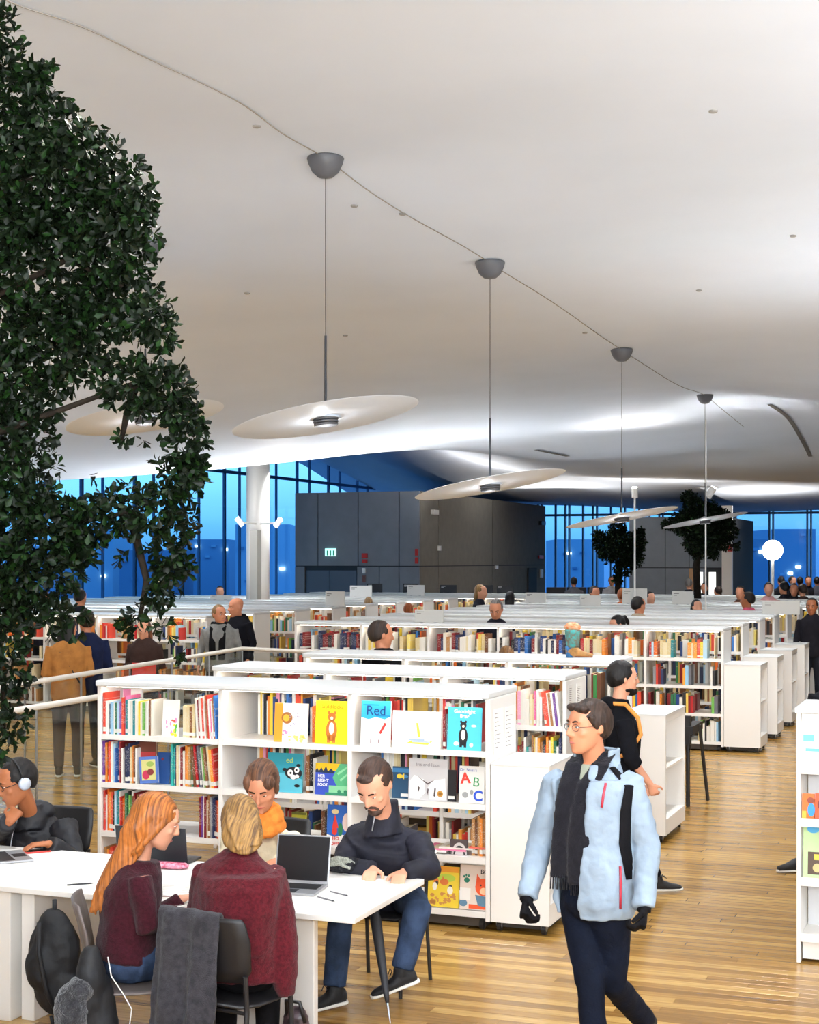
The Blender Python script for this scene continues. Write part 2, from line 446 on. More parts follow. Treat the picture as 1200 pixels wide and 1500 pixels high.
# outside: dusk ground and city silhouettes
outg = MB(); outg.box((-400, -100, -9.5), (300, 500, -9)); tag(outg.build('ground', mat('dusk_ground', '3A6290', .9, var=.3, vscale=.05)), kind='structure')
CITY = [mat('far_facade_a', '4A78A8', .9), mat('far_facade_b', '5A88B4', .9), mat('far_facade_c', '3E6896', .9)]
LITW = mat('lit_far_window', 'FFE9C0', .5, emit=5)
cr2 = random.Random(5)
k = 0
for px, Y, wpx, top in ((40, 190, 60, 800), (120, 230, 90, 772), (215, 200, 80, 806), (300, 230, 70, 790), (385, 200, 80, 768), (470, 240, 60, 795), (760, 210, 60, 800), (850, 240, 70, 790), (1100, 190, 50, 790), (1165, 230, 60, 775)):
    c = W(px, 820, Y); ww = wpx / FP * Y / 2; h = HC + (820 - top) * Y / FP
    b = empty('building', (c.x, c.y, -9), TH, 'dusky blue office block beyond the glass, %s in the row outside' % ordn(k + 1), 'building', 'buildings outside the windows')
    q = MB(); q.box((-ww, 0, 0), (ww, 18, h + 9)); q.build('wall', CITY[k % 3], b)
    for j in range(5):
        x = cr2.uniform(-ww * .9, ww * .8); z = cr2.uniform(8, h + 8)
        q = MB(); q.box((x, -.3, z), (x + .7, .05, z + .35)); q.build('window', LITW if j < 2 else CITY[(k + 1) % 3], b)
    k += 1

# grey service volume with its panels, doors and signs
GX0, GX1, GY0, GY1, GZ = -20.2, -16.05, 43.1, 57.1, 4.52
vol = empty('wall_grey_core'); tag(vol, kind='structure')
q = MB(); q.box((GX0 + .05, GY0 + .05, 0), (GX1 - .05, GY1, GZ - .02)); q.build('core', JOINT, vol)
def pxx(px, y0):  # lib x at pixel px on plane y=y0
    t = (px - 600) / FP; return (t * CT * y0 - ST * y0) / (CT + t * ST)
def pxy(px, x0):
    t = (px - 600) / FP; return (CT * x0 + t * ST * x0) / (t * CT - ST)
cols = [432, 466, 525, 585, 615]; cx = [pxx(p, GY0) for p in cols]
for i in range(4):
    q = MB(); q.box((cx[i] + .015, GY0 - .01, 2.27), (cx[i + 1] - .015, GY0 + .06, GZ)); q.build('panel', GREYW, vol)
lowx = [pxx(p, GY0) for p in (432, 447, 523, 556, 585, 615)]
for i in range(5):
    if i == 1: continue
    q = MB(); q.box((lowx[i] + .012, GY0 - .01, 0), (lowx[i + 1] - .012, GY0 + .06, 2.24)); q.build('panel', GREYW, vol)
rys = [pxy(p, GX1) for p in (615.5, 642, 721, 799)]
for i in range(3):
    for z0, z1 in ((0, 2.24), (2.27, GZ)):
        q = MB(); q.box((GX1 - .06, rys[i] + .02, z0), (GX1 + .01, rys[i + 1] - .02, z1)); q.build('panel', GREYD, vol)
DOORM = mat('door_blue_grey', '4E5A6A', .6)
dr = empty('door_1'); tag(dr, kind='structure')
mid = pxx(483, GY0)
for a, b in ((lowx[1] + .05, mid - .01), (mid + .01, lowx[2] - .02)):
    q = MB(); q.box((a, GY0 + .005, 0), (b, GY0 + .05, 2.12)); q.build('door_leaf', DOORM, dr)
q = MB(); q.box((mid - .06, GY0 - .05, .95), (mid - .03, GY0 + .005, 1.25)); q.build('handle', STEEL, dr)
q = MB(); q.box((lowx[1], GY0 + .03, 2.12), (lowx[2], GY0 + .08, 2.24)); q.box((lowx[1], GY0 + .03, 0), (lowx[1] + .05, GY0 + .08, 2.2)); q.build('door_frame', BLACKM, dr)
def onwall(px, py, wpx, hpx, m, name, label, cat, face='f', th=.06):
    if face == 'f':
        x0 = pxx(px - wpx / 2, GY0); x1 = pxx(px + wpx / 2, GY0); Yc = -x0 * ST + GY0 * CT
        z0 = HC - (py + hpx / 2 - HY) * Yc / FP; z1 = HC - (py - hpx / 2 - HY) * Yc / FP
        q = MB(); q.box((x0, GY0 - .01 - th, z0), (x1, GY0 - .01, z1))
    else:
        y0 = pxy(px - wpx / 2, GX1); y1 = pxy(px + wpx / 2, GX1); Yc = -GX1 * ST + y0 * CT
        z0 = HC - (py + hpx / 2 - HY) * Yc / FP; z1 = HC - (py - hpx / 2 - HY) * Yc / FP
        q = MB(); q.box((GX1 + .01, y0, z0), (GX1 + .01 + th, y1, z1))
    return tag(bevel(q.build(name, m), .006), label, cat)
REDM = mat('sign_red', 'B4231E', .5); EXITM = mat('exit_sign', '9FE0D6', .4, emit=1.2)
ex = onwall(485, 809, 15, 11, EXITM, 'exit_sign', 'pale green lit exit sign above the grey double door', 'sign')
for i in range(3):
    q = MB(); xx = pxx(480 + i * 4.5, GY0); q.box((xx, GY0 - .075, 2.58), (xx + .05, GY0 - .07, 2.74)); q.build('pictogram', mat('sign_green', '1E8A6E', .5, emit=.3), ex)
onwall(535, 814, 8, 7, REDM, 'alarm_sounder', 'red alarm box on grey wall, upper of the two by the door', 'alarm')
onwall(535, 822, 7, 5, REDM, 'alarm_button', 'small red call point just under the upper red alarm box', 'alarm')
onwall(534, 836, 5, 8, WHITE, 'wall_switch', 'white switch plate beneath the red alarms on grey wall', 'switch')
onwall(534, 848, 4, 10, mat('panel_brown', '6A4038', .5), 'wall_socket', 'small brown fitting low beneath the white switch plate', 'switch')
onwall(611, 809, 4, 10, REDM, 'fire_sign', 'upper narrow red fire sign beside the grey wall corner', 'sign')
onwall(611, 821, 4, 9, REDM, 'fire_sign', 'lower narrow red fire sign beside the grey wall corner', 'sign')
onwall(634, 750, 7, 7, WHITE, 'wall_camera', 'white round camera high on brown grey wall near the corner', 'camera', 's', .12)
onwall(642, 803, 3, 7, WHITE, 'wall_sensor', 'small white sensor plate on the brown grey wall', 'sensor', 's')
onwall(792, 766, 6, 6, BLACKM, 'wall_camera', 'dark round camera near the far end of brown grey wall', 'camera', 's', .12)
onwall(791, 816, 6, 5, REDM, 'alarm_button', 'red call point near the far end of brown grey wall', 'alarm', 's')
onwall(726, 831, 3, 5, WHITE, 'wall_sensor', 'white sensor on the joint of the brown grey wall', 'sensor', 's')
onwall(792, 840, 3, 12, WHITE, 'wall_sensor', 'tall white plate near the far end of brown grey wall', 'sensor', 's')
onwall(778, 850, 12, 36, mat('dark_doorway', '2E2C2C', .8), 'door_2', None, None, 's')['kind'] = 'structure'
# second grey volume with lit doors
v2 = empty('wall_grey_rear'); tag(v2, kind='structure')
VX0, VX1, VY = -11.2, -7.95, 50.0
q = MB(); q.box((VX0 + .03, VY + .03, 0), (VX1 - .03, 55.9, 3.84)); q.build('core', JOINT, v2)
vx = [VX0, pxx(975, VY), pxx(1010, VY), pxx(1035, VY), pxx(1058, VY), VX1]
for i in range(5):
    q = MB(); q.box((vx[i] + .01, VY - .01, 2.2), (vx[i + 1] - .01, VY + .05, 3.85)); q.build('panel', GREYW, v2)
    if i < 3:
        q = MB(); q.box((vx[i] + .01, VY - .01, 0), (vx[i + 1] - .01, VY + .05, 2.17)); q.build('panel', GREYW, v2)
BEIGE = mat('warm_wood_panel', 'B28A62', .6)
q = MB(); q.box((vx[2], VY - .02, 0), (pxx(1020, VY), VY, 2.17)); q.build('panel', BEIGE, v2)
LITD = mat('lit_doorway', 'F4F4EE', .5, emit=.9)
for a, b in ((1021, 1030), (1039, 1049)):
    d = MB(); d.box((pxx(a, VY), VY - .04, 0), (pxx(b, VY), VY - .02, 2.05)); tag(d.build('door_%d' % (3 if a < 1030 else 4), LITD), kind='structure')
q = MB(); q.box((pxx(1059, VY), VY - .2, 0), (pxx(1074, VY), VY - .03, 4.2)); tag(q.build('pillar_rear', WHITE), kind='structure')
Yv = -vx[4] * ST + VY * CT
q = MB(); q.box((pxx(1068, VY), VY - .26, HC + 12 * Yv / FP), (pxx(1075, VY), VY - .21, HC + 22 * Yv / FP)); tag(q.build('exit_sign', REDM), 'small red sign on the white pillar by the lit doors', 'sign')

# white columns on the left
def column(px, Y, wpx, top, label):
    c = W(px, 820, Y); r = wpx / FP * Y / 2
    q = MB(); q.lathe([(r, 0), (r, top)], (0, 0, 0), 32); o = q.build('pillar', WHITE, smooth=True, loc=(c.x, c.y, 0))
    return tag(o, kind='structure')
_Y = -pxx(378, 30.62) * ST + 30.62 * CT
c1 = W(378, 820, _Y)
column(378, _Y, 34, cz(c1.x, c1.y) + .1, '')
c2_ = W(384, 820, _Y)
q = MB(); q.box((-.09, -.1, 0), (.09, .1, 3.1)); tag(q.build('pillar_duct', mat('duct_grey', 'B9B7B0', .6), loc=(c2_.x + .02, c2_.y - .36, 0)), kind='structure')

# thin masts with spot fixtures
def fixture(p, d, label, power=0, cone=110, arm=None):
    e_ = empty('spotlight', p, 0, label, 'spotlight')
    if arm is not None:
        q = MB(); q.tube([Vector((0, 0, 0)), Vector(arm) - Vector(p)], .02, 8); q.build('arm', WHITE, e_)
    d = Vector(d).normalized(); q = MB(); q.tube([-d * .09, d * .1], .06, 12); q.build('housing', WHITE, e_)
    q = MB(); q.tube([d * .095, d * .115], .05, 12); q.build('lens', mat('lamp_lens', 'FFFFFF', .3, emit=14), e_)
    if power:
        light('SPOT', Vector(p) + d * .16, power, (1, .97, .93), Vector(p) + d * 3, spot_size=math.radians(cone), spot_blend=1, shadow_soft_size=.04)
    return e_
light('SPOT', W(360, 850, 29), 260, (1, .98, .95), (c1.x, c1.y, 3.4), spot_size=math.radians(50), spot_blend=1, shadow_soft_size=.05)  # extra spot with no fixture, added to brighten the white column
fixture(W(352, 765, 32.2), (-.6, -.3, .75), 'white spotlight shining on the left of the white column', 520, 150, (c1.x, c1.y, 3.25))
fixture(W(407, 766, 32.2), (.7, -.2, .72), 'white spotlight arm on the right of the white column', 420, 150, (c1.x, c1.y, 3.25))
def atl(px, yl):
    x = pxx(px, yl); return -x * ST + yl * CT
def mast(px, Y, top, r, label):
    c = W(px, 820, Y); q = MB(); q.tube([(0, 0, 0), (0, 0, top)], r, 10)
    return tag(q.build('mast', WHITE, smooth=False, loc=(c.x, c.y, 0)), label, 'pole')
Y1, Y2 = atl(930, 29.0), atl(1034, 27.35)
mast(930, Y1, zy(727, Y1), .018, 'slender white pole in front of the round dark tree')
mast(1034, Y2, zy(590, Y2) - .3, .014, 'slender white pole in front of the large indoor tree')
fixture(W(930, 722, Y1), (0, -.2, 1), 'white spotlight on top of the pole by the round tree', 70, 150)
fixture(W(1041, 722, Y2), (.5, .3, .9), 'dark tipped spotlight on the pole by the large indoor tree', 60, 150, W(1034, 724, Y2))
for px, Y in ((700, 44), (560, 42), (820, 50), (960, 46), (1120, 50)):
    p = W(px, 812, Y); light('SPOT', p, 340 if px > 600 else 60, (1, .95, .9), p + Vector((0, 0, 4)), spot_size=math.radians(150), spot_blend=1, shadow_soft_size=.05)
for x, y in SPOTS:
    light('SPOT', (x, y, cz(x, y) - .14), 270 if y > 13 else 190, (.94, .97, 1), (x, y, 0), spot_size=math.radians(128), spot_blend=1, shadow_soft_size=.06)
# added uplights without fixtures, mostly out of view, that brighten the plaster
UPL = [(0.2, 15.5, 1.7, 380), (.3, 23, 1.7, 110), (1.5, 9, 1.7, 330), (-13.5, 9, 1.7, 850), (-16, 16, 1.7, 800), (-20.5, 23, 1.7, 420), (-9.8, 27.2, 1.75, 300), (-14.5, 27.3, 1.75, 330), (-7, 33, 1.75, 60), (.2, 31, 1.75, 120)]
for x, y, z, pw in UPL:
    light('SPOT', (x, y, z), pw, (.96, .98, 1), (x, y, 9), spot_size=math.radians(165), spot_blend=1, shadow_soft_size=.05)
# ceiling recessed fittings seen as little dots
DOT = mat('downlight_ring', '8E8C88', .5)
k = 0
for px, py in ((1045, 162), (1162, 345), (590, 313), (376, 184), (362, 429), (506, 491), (857, 487), (1024, 425), (947, 616), (519, 301)):
    lo, hi = 4., 40.
    for _ in range(40):
        md = (lo + hi) / 2; p = W(px, py, md)
        if p.z > cz(p.x, p.y): hi = md
        else: lo = md
    p = W(px, py, lo); k += 1
    q = MB(); q.lathe([(.022, -.004), (.03, .0), (.03, .03)], n=16); tag(q.build('downlight', DOT, loc=(p.x, p.y, cz(p.x, p.y) - .01)), 'small round recessed downlight, %s counting down the white ceiling' % ordn(k), 'downlight', 'recessed downlights')
# ------------------------------------------------------------------ bookcases
LEV = [.12, .475, .83, 1.18]
def bookcase(x0, x1, y0, dep, nb, label, group=None, cat='bookcase', levs=LEV, top=1.53, detail=True):
    t = empty('bookcase', ((x0 + x1) / 2, y0 + dep / 2, 0), 0, label, cat, group)
    cx_, cy_ = (x0 + x1) / 2, y0 + dep / 2; hx, hy = (x1 - x0) / 2, dep / 2
    bw = (x1 - x0) / nb; th = .016
    for i in range(nb + 1):
        x = -hx + i * bw; q = MB()
        q.box((x - th, -hy, .06), (x + th, hy, top)); o = q.build('side_panel', WHITE, t); 
        if detail: bevel(o, .004, 1)
    for i in range(nb):
        for z in levs:
            q = MB(); q.box((-hx + i * bw + th, -hy + .004, z - .028), (-hx + (i + 1) * bw - th, hy - .004, z)); q.box((-hx + i * bw + th, -hy, z - .036), (-hx + (i + 1) * bw - th, -hy + .003, z + .004))
            q.build('shelf', WHITE, t)
    q = MB(); q.box((-hx - .016, -hy - .03, top), (hx + .016, hy + .03, top + .045)); o = q.build('cap', WHITE2, t); bevel(o, .012, 2)
    q = MB(); q.box((-hx + .05, -hy + .03, top - .006), (hx - .05, -hy + .055, top + .001)); q.build('light_strip', LED, t)
    q = MB(); q.box((-hx + .03, -hy + .05, .015), (hx - .03, hy - .05, .075)); q.build('plinth', mat('plinth_dark', '4A423A', .7), t)
    for sx_ in (-1, 1):
        for sy_ in (-1, 1):
            q = MB(); q.tube([(sx_ * (hx - .05) - .015, sy_ * (hy - .05), .034), (sx_ * (hx - .05) + .015, sy_ * (hy - .05), .034)], .034, 14); q.build('caster', BLACKM, t)
    return t
def end_cabinet(x0, x1, y0, dep, h, label, group=None, doors=False):
    cx_, cy_ = (x0 + x1) / 2, y0 + dep / 2; hx, hy = (x1 - x0) / 2, dep / 2
    t = empty('end_cabinet', (cx_, cy_, 0), 0, label, 'cabinet', group)
    q = MB(); q.box((-hx, -hy, .065), (hx, -hy + .03, h)); q.box((-hx, hy - .03, .065), (hx, hy, h)); q.box((-hx, -hy + .03, .065), (-hx + .03, hy - .03, h))
    q.box((-hx + .03, -hy + .03, .065), (hx, hy - .03, .2)); q.box((-hx + .03, -hy + .03, h - .06), (hx, hy - .03, h))
    q.box((-hx + .03, -hy + .03, .2), (-hx + .12, hy - .03, h - .06))
    q.build('body', WHITE, t)
    for z in (.62,):
        q = MB(); q.box((-hx + .12, -hy + .03, z), (hx - .01, hy - .03, z + .02)); q.build('shelf', WHITE, t)
    q = MB(); q.box((-hx - .004, -hy - .004, h), (hx + .004, hy + .004, h + .012)); q.build('top', WHITE2, t)
    q = MB(); q.box((-hx + .03, -hy + .04, .03), (hx - .03, hy - .04, .066)); q.build('base_frame', mat('base_dark', '2A2623', .6), t)
    for sx_ in (-1, 1):
        for sy_ in (-1, 1):
            c = empty('caster', (sx_ * (hx - .045), sy_ * (hy - .05), .036)); c.parent = t
            q = MB(); q.tube([(-.013, 0, 0), (.013, 0, 0)], .036, 16); q.build('wheel', BLACKM, c)
            q = MB(); q.tube([(-.016, 0, 0), (.016, 0, 0)], .016, 12); q.box((-.02, -.02, .0), (-.015, .02, .04)); q.box((.015, -.02, 0), (.02, .02, .04)); q.build('hub', STEEL, c)
    return t
AX0, AX1, AY, AD = -6.07, -3.10, 9.61, .60
bcA = bookcase(AX0, AX1, AY, AD, 3, 'white three bay open bookcase behind the table, nearest of all')
bcA2 = bookcase(-6.0, -3.02, 11.26, .60, 3, 'white open bookcase right behind the nearest bookcase')
bcB = bookcase(-6.04, -3.06, 13.12, .60, 3, 'white open bookcase with a cowboy boot on its cap')
end_cabinet(-3.075, -2.68, 9.61, .62, 1.10, 'low white wheeled cabinet behind the walking man in pale blue jacket')
end_cabinet(-3.02, -2.62, 13.12, .90, 1.10, 'low white wheeled cabinet beside the man with orange backpack straps')
ROWS = []
for k in range(12):
    y = 19.68 + 1.64 * k
    t = empty
    x0 = -9.2 if k < 9 else -17.2
    nb = 6 if k < 9 else 14
    lab = ('long white bookcase row with the full display of books, first beyond the glass railing' if k == 0 else
           'long white bookcase row, %s of the rows receding towards the grey walls' % ordn(k + 1))
    bookcase(x0, -3.2, y, .6, nb, lab, 'long bookcase rows', detail=False); ROWS.append((x0, y))
    if k < 9:
        end_cabinet(-3.18, -2.72, y, .66, 1.108, 'low white cabinet at the aisle end of a long row, %s along the aisle' % ordn(k + 1), 'aisle end cabinets')
LROWS = []
for k in range(8):
    y = 21.3 + 1.64 * k; x1 = -11.5
    bookcase(-19.5, x1, y, .6, 8, 'white bookcase row left of the cross aisle, %s row from the railing' % ordn(k + 1), 'left bookcase rows', detail=False); LROWS.append((-19.5, y))

# ------------------------------------------------------------------ books
def spine_mat(name, attr=None):
    m = bpy.data.materials.new(name); m.use_nodes = True; t = m.node_tree; n = t.nodes; p = n['Principled BSDF']
    p.inputs['Roughness'].default_value = .45
    if attr:
        a = n.new('ShaderNodeAttribute'); a.attribute_name = 'Col'; t.links.new(a.outputs['Color'], p.inputs['Base Color']); return m
    oi = n.new('ShaderNodeObjectInfo'); co = n.new('ShaderNodeTexCoord'); sp_ = n.new('ShaderNodeSeparateXYZ'); t.links.new(co.outputs['Object'], sp_.inputs[0])
    def mth(op, a, b):
        q = n.new('ShaderNodeMath'); q.operation = op
        for i, v in enumerate((a, b)):
            if isinstance(v, (int, float)): q.inputs[i].default_value = v
            else: t.links.new(v, q.inputs[i])
        return q.outputs[0]
    z = sp_.outputs['Z']
    lab = mth('MULTIPLY', mth('GREATER_THAN', z, .06), mth('LESS_THAN', z, .17)); lab = mth('MULTIPLY', lab, mth('GREATER_THAN', oi.outputs['Random'], .35))
    nz_ = n.new('ShaderNodeTexNoise'); nz_.inputs['Scale'].default_value = 1; mp_ = n.new('ShaderNodeMapping'); mp_.inputs['Scale'].default_value = (3, .1, 26)
    ad_ = n.new('ShaderNodeVectorMath'); ad_.operation = 'ADD'; cb = n.new('ShaderNodeCombineXYZ'); t.links.new(mth('MULTIPLY', oi.outputs['Random'], 50), cb.inputs[0])
    t.links.new(co.outputs['Object'], mp_.inputs[0]); t.links.new(mp_.outputs[0], ad_.inputs[0]); t.links.new(cb.outputs[0], ad_.inputs[1]); t.links.new(ad_.outputs[0], nz_.inputs['Vector'])
    ttl = mth('MULTIPLY', mth('GREATER_THAN', nz_.outputs['Fac'], .56), mth('MULTIPLY', mth('GREATER_THAN', z, .3), mth('LESS_THAN', z, .88)))
    fac = mth('MAXIMUM', lab, mth('MULTIPLY', ttl, .4))
    mx = n.new('ShaderNodeMix'); mx.data_type = 'RGBA'; t.links.new(fac, mx.inputs[0]); t.links.new(oi.outputs['Color'], mx.inputs[6]); mx.inputs[7].default_value = (.8, .78, .72, 1)
    t.links.new(mx.outputs[2], p.inputs['Base Color']); return m
SPINE = spine_mat('book_cover'); SPINE_A = spine_mat('book_cover_many', 'Col')
PALN = {'red': ('C8322A', 'B51F24', 'D9432F', 'E2503A'), 'dark red': ('7E1B1F',), 'orange': ('E58A2E', 'F0A040', 'E06A20'), 'yellow': ('F2D23C', 'E9C75A', 'F5DF7A'), 'green': ('3E8E4A', '6FAE4E', '2F6E4C'),
        'teal': ('2FA7A0', '3CC0BE', '1E7F86'), 'blue': ('2C5FA8', '3A7CC9', '24427E'), 'navy': ('1E2A4E', '2A3358'), 'pale blue': ('9CC9E6', 'B9DCEE'), 'white': ('F2EFE8', 'EDE9E0', 'F6F4EF', 'E9E4D8'),
        'cream': ('E8D9B0', 'DCC896', 'E3CFA0'), 'brown': ('8A5A34', 'A3713F', '6E4427', 'B98650'), 'black': ('1B1A1D', '2A282B'), 'pink': ('E86A9C', 'D8347E', 'F0A0BC'), 'purple': ('6E3E8E', '8458A6'), 'grey': ('8A8A8C', '6A6A70', 'ABABAD')}
def bc(cn): return lin(RND.choice(PALN[cn.replace('_', ' ')]))
q = MB(); q.box((0, 0, 0), (1, .05, 1)); q.box((0, .05, 0), (.13, 1, 1)); q.box((.87, .05, 0), (1, 1, 1)); o = q.build('book', SPINE); CVM = o.data; bpy.data.objects.remove(o)
q = MB(); q.box((.13, .05, .015), (.87, .97, .985)); o = q.build('pages', PAGES); PGM = o.data; bpy.data.objects.remove(o)
q = MB(); q.box((0, 0, 0), (1, .04, 1)); q.mi = 0; q.box((0, .04, 0), (.14, 1, 1)); q.box((.86, .04, 0), (1, 1, 1)); q.mi = 1; q.box((.14, .04, .01), (.86, .97, .985)); o = q.build('book', [SPINE, PAGES]); BKM = o.data; bpy.data.objects.remove(o)
NB = [0]
def book(x, y, z, w, d, h, cn, label, group, lean=0., pages=True, col=None):
    o = bpy.data.objects.new('book', CVM if pages else BKM); COL.objects.link(o); o.location = (x, y, z); o.scale = (w, d, h); o.rotation_euler = (0, lean, 0)
    o.color = col or bc(cn); NB[0] += 1
    if pages:
        p = bpy.data.objects.new('pages', PGM); COL.objects.link(p); p.parent = o
    return tag(o, label, 'book', group)
SIZE = lambda w, h: ('slim ' if w < .014 else 'thick ' if w > .03 else '') + ('tall ' if h > .285 else 'short ' if h < .215 else '')
def run_books(x0, x1, y, z, pal, where, group, wr=(.009, .026), hr=(.2, .3), d=.2, lean=0., pages=True, jit=.03, gaps=0., names=None, n0=1, stop=None):
    """a run of upright books from left to right; pal = list of colour names"""
    x = x0; i = n0; k = 0
    while x < x1 - .012:
        w_ = min(RND.uniform(*wr), x1 - x); h = RND.uniform(*hr); cn = (pal[k % len(pal)] if names else RND.choice(pal)).replace('_', ' ')
        le = lean if not callable(lean) else lean((x - x0) / (x1 - x0))
        adj = math.tan(le) * h
        if gaps and RND.random() < gaps:
            x += RND.uniform(.03, .1); continue
        xx = x - (adj if le > 0 else 0) * 0
        book(xx, y + RND.uniform(0, jit), z + .001 + (w_ * math.sin(le) if le > 0 else 0), w_, d, h, cn, '%s%s book, %s from left %s' % (SIZE(w_, h), cn, ordn(i), where), group, le, pages)
        x += w_ / max(.3, math.cos(le)) + .0012; i += 1; k += 1
    return i
FA = AY + .012
seq = lambda s: s.split()
bx0 = AX0 + .022
gA = 'picture books in the left bay'
# top shelf of the left bay, colours in the photo's order
x = bx0
top_run = [('red', .018, .30), ('white', .022, .24), ('navy', .012, .22), ('pale blue', .02, .235), ('white', .01, .23), ('green', .01, .23), ('pale blue', .022, .235), ('purple', .014, .24), ('red', .02, .27), ('pink', .008, .28), ('teal', .016, .255), ('white', .018, .25),
           ('white', .016, .25), ('teal', .016, .25), ('white', .014, .25), ('yellow', .02, .245), ('white', .016, .24), ('green', .012, .24), ('white', .014, .24), ('white', .012, .25), ('brown', .018, .26), ('white', .012, .26)]
for i, (cn, w_, h) in enumerate(top_run):
    book(x, FA + RND.uniform(0, .02), 1.181, w_ * 1.12, .2, h, cn, '%s%s book, %s from left on the left bay top shelf' % (SIZE(w_, h), cn, ordn(i + 1)), gA); x += w_ * 1.12 + .0015
xa = pxx(263, AY); xb = pxx(282, AY)
run_books(xa, xb, FA + .02, 1.18, seq('cream cream brown'), 'in cream group, left bay top shelf', gA, wr=(.016, .03), hr=(.215, .23), names=1)
run_books(xb + .01, pxx(316, AY), FA, 1.18, seq('white white dark_red white white red white brown white red white pink white brown blue'), 'in leaning group, left bay top shelf', gA, wr=(.008, .014), hr=(.26, .31), lean=-.06, names=1)
# second shelf
run_books(bx0, pxx(199, AY), FA, .83, ['purple', 'orange', 'red', 'red', 'white', 'pale blue', 'blue', 'blue', 'red', 'dark red', 'white', 'brown', 'navy', 'navy', 'cream', 'orange', 'brown', 'white', 'dark red', 'pink', 'orange'],
          'on the second shelf of the left bay', gA, wr=(.009, .019), hr=(.25, .3), names=1)
run_books(pxx(248, AY), pxx(281, AY), FA, .83, ['teal', 'teal', 'navy', 'cream', 'white', 'dark red', 'white', 'orange', 'orange', 'brown', 'green', 'grey'], 'in right group, left bay second shelf', gA, wr=(.01, .02), hr=(.25, .3), names=1)
run_books(pxx(282, AY), pxx(316, AY), FA, .83, ['brown', 'red', 'navy', 'grey', 'white', 'green', 'brown', 'white', 'cream', 'orange', 'red', 'orange'], 'in leaning group, left bay second shelf', gA, wr=(.01, .02), hr=(.26, .3), lean=-.1, names=1)
# third and bottom shelf
run_books(bx0, pxx(224, AY), FA, .475, ['red', 'white', 'orange', 'orange', 'red', 'black', 'pale blue', 'teal', 'white', 'red', 'orange', 'orange', 'green', 'black', 'green', 'white', 'brown', 'dark red', 'cream', 'brown', 'pink', 'green'],
          'on the third shelf of the left bay', gA, wr=(.009, .019), hr=(.24, .3), names=1)
run_books(pxx(288, AY), pxx(320, AY), FA, .475, ['dark red', 'purple', 'white', 'red', 'dark red', 'cream', 'brown', 'grey', 'navy', 'navy', 'dark red', 'orange', 'red'], 'in right group, left bay third shelf', gA, wr=(.009, .018), hr=(.26, .31), names=1)
run_books(bx0, pxx(170, AY), FA, .12, ['brown', 'red', 'cream', 'white', 'orange'], 'on the bottom shelf of the left bay', gA, wr=(.01, .02))
# rear edge books seen through the middle and right bays
mixp = seq('red orange white yellow blue navy black brown white cream green pink white red white grey')
REAR = []
gR = 'books on the rear edge of the nearest bookcase'
rz_ = 1.18
for (pa, pb, z, hr, nm) in ((386, 455, 1.18, (.24, .32), 'rear edge, top shelf behind the lion cover'), (462, 512, 1.18, (.2, .3), 'rear edge, top shelf behind the yellow cover'),
                            (566, 612, 1.18, (.26, .32), 'rear edge, top shelf behind the pencil cover'), (655, 708, 1.18, (.25, .31), 'rear edge, top shelf behind the turquoise cover'),
                            (385, 440, .83, (.24, .32), 'rear edge, second shelf behind teal cover'), (566, 708, .83, (.27, .33), 'rear edge, second shelf, right bay'), (462, 510, .83, (.28, .33), 'rear edge, second shelf behind green robe cover')):
    t_ = AY + AD - .2
    REAR.append((pxx(pa, t_ + .1), pxx(pb, t_ + .1), t_, z + .001, mixp, (.014, .03), hr, .19, .95, 0))
for (pa, pb, z, cn, nm) in ((449, 460, 1.18, ['orange', 'red', 'brown'], 'between lion and yellow covers'), (706, 715, 1.18, ['brown', 'dark red'], 'beside right edge of turquoise cover'), (442, 458, .83, ['brown', 'black', 'white', 'cream'], 'between teal and green covers'),
                            (463, 476, .475, ['brown', 'black', 'grey', 'brown'], 'beside the blue cover, third shelf'), (685, 715, .475, ['brown', 'brown', 'brown', 'orange', 'brown'], 'in brown set, third shelf, right bay'), (643, 653, 1.18, ['dark red', 'grey'], 'beside left edge of turquoise cover')):
    run_books(pxx(pa, AY), pxx(pb, AY), FA + .06, z, cn, nm, gR, wr=(.016, .028), hr=(.2, .27), names=1)

# covers shown face on: a book with flat print on its front board
def art_obj(par, name, m, polys, y):
    if len(polys) <= 4:
        for p in polys: q = MB(); q.poly(p, y); q.build(name, m, par)
        return
    q = MB()
    for p in polys: q.poly(p, y)
    o = q.build(name, m, par); o['kind'] = 'stuff'
def disc(cx_, cz_, rx, rz, n=18, a0=0, a1=2 * PI): return [(cx_ + rx * math.cos(a0 + (a1 - a0) * i / n), cz_ + rz * math.sin(a0 + (a1 - a0) * i / n)) for i in range(n if a1 - a0 > 6.2 else n + 1)]
def rct(a, b, c, d): return [(a, b), (c, b), (c, d), (a, d)]
def flat(c): return mat('print_' + c.lower(), c, .5)
def text(par, s, x, z, size, c, y, align='CENTER', rot=0., bold=0.):
    d = bpy.data.curves.new('lettering', 'FONT'); d.body = s; d.size = size; d.align_x = align; d.offset = bold; d.extrude = 0.0001
    d.materials.append(flat(c)); o_t = bpy.data.objects.new('lettering', d); me_t = bpy.data.meshes.new_from_object(o_t); bpy.data.objects.remove(o_t); o = bpy.data.objects.new('lettering', me_t); COL.objects.link(o); o.parent = par; o.location = (x, y, z); o.rotation_euler = (PI / 2, rot, 0); return o
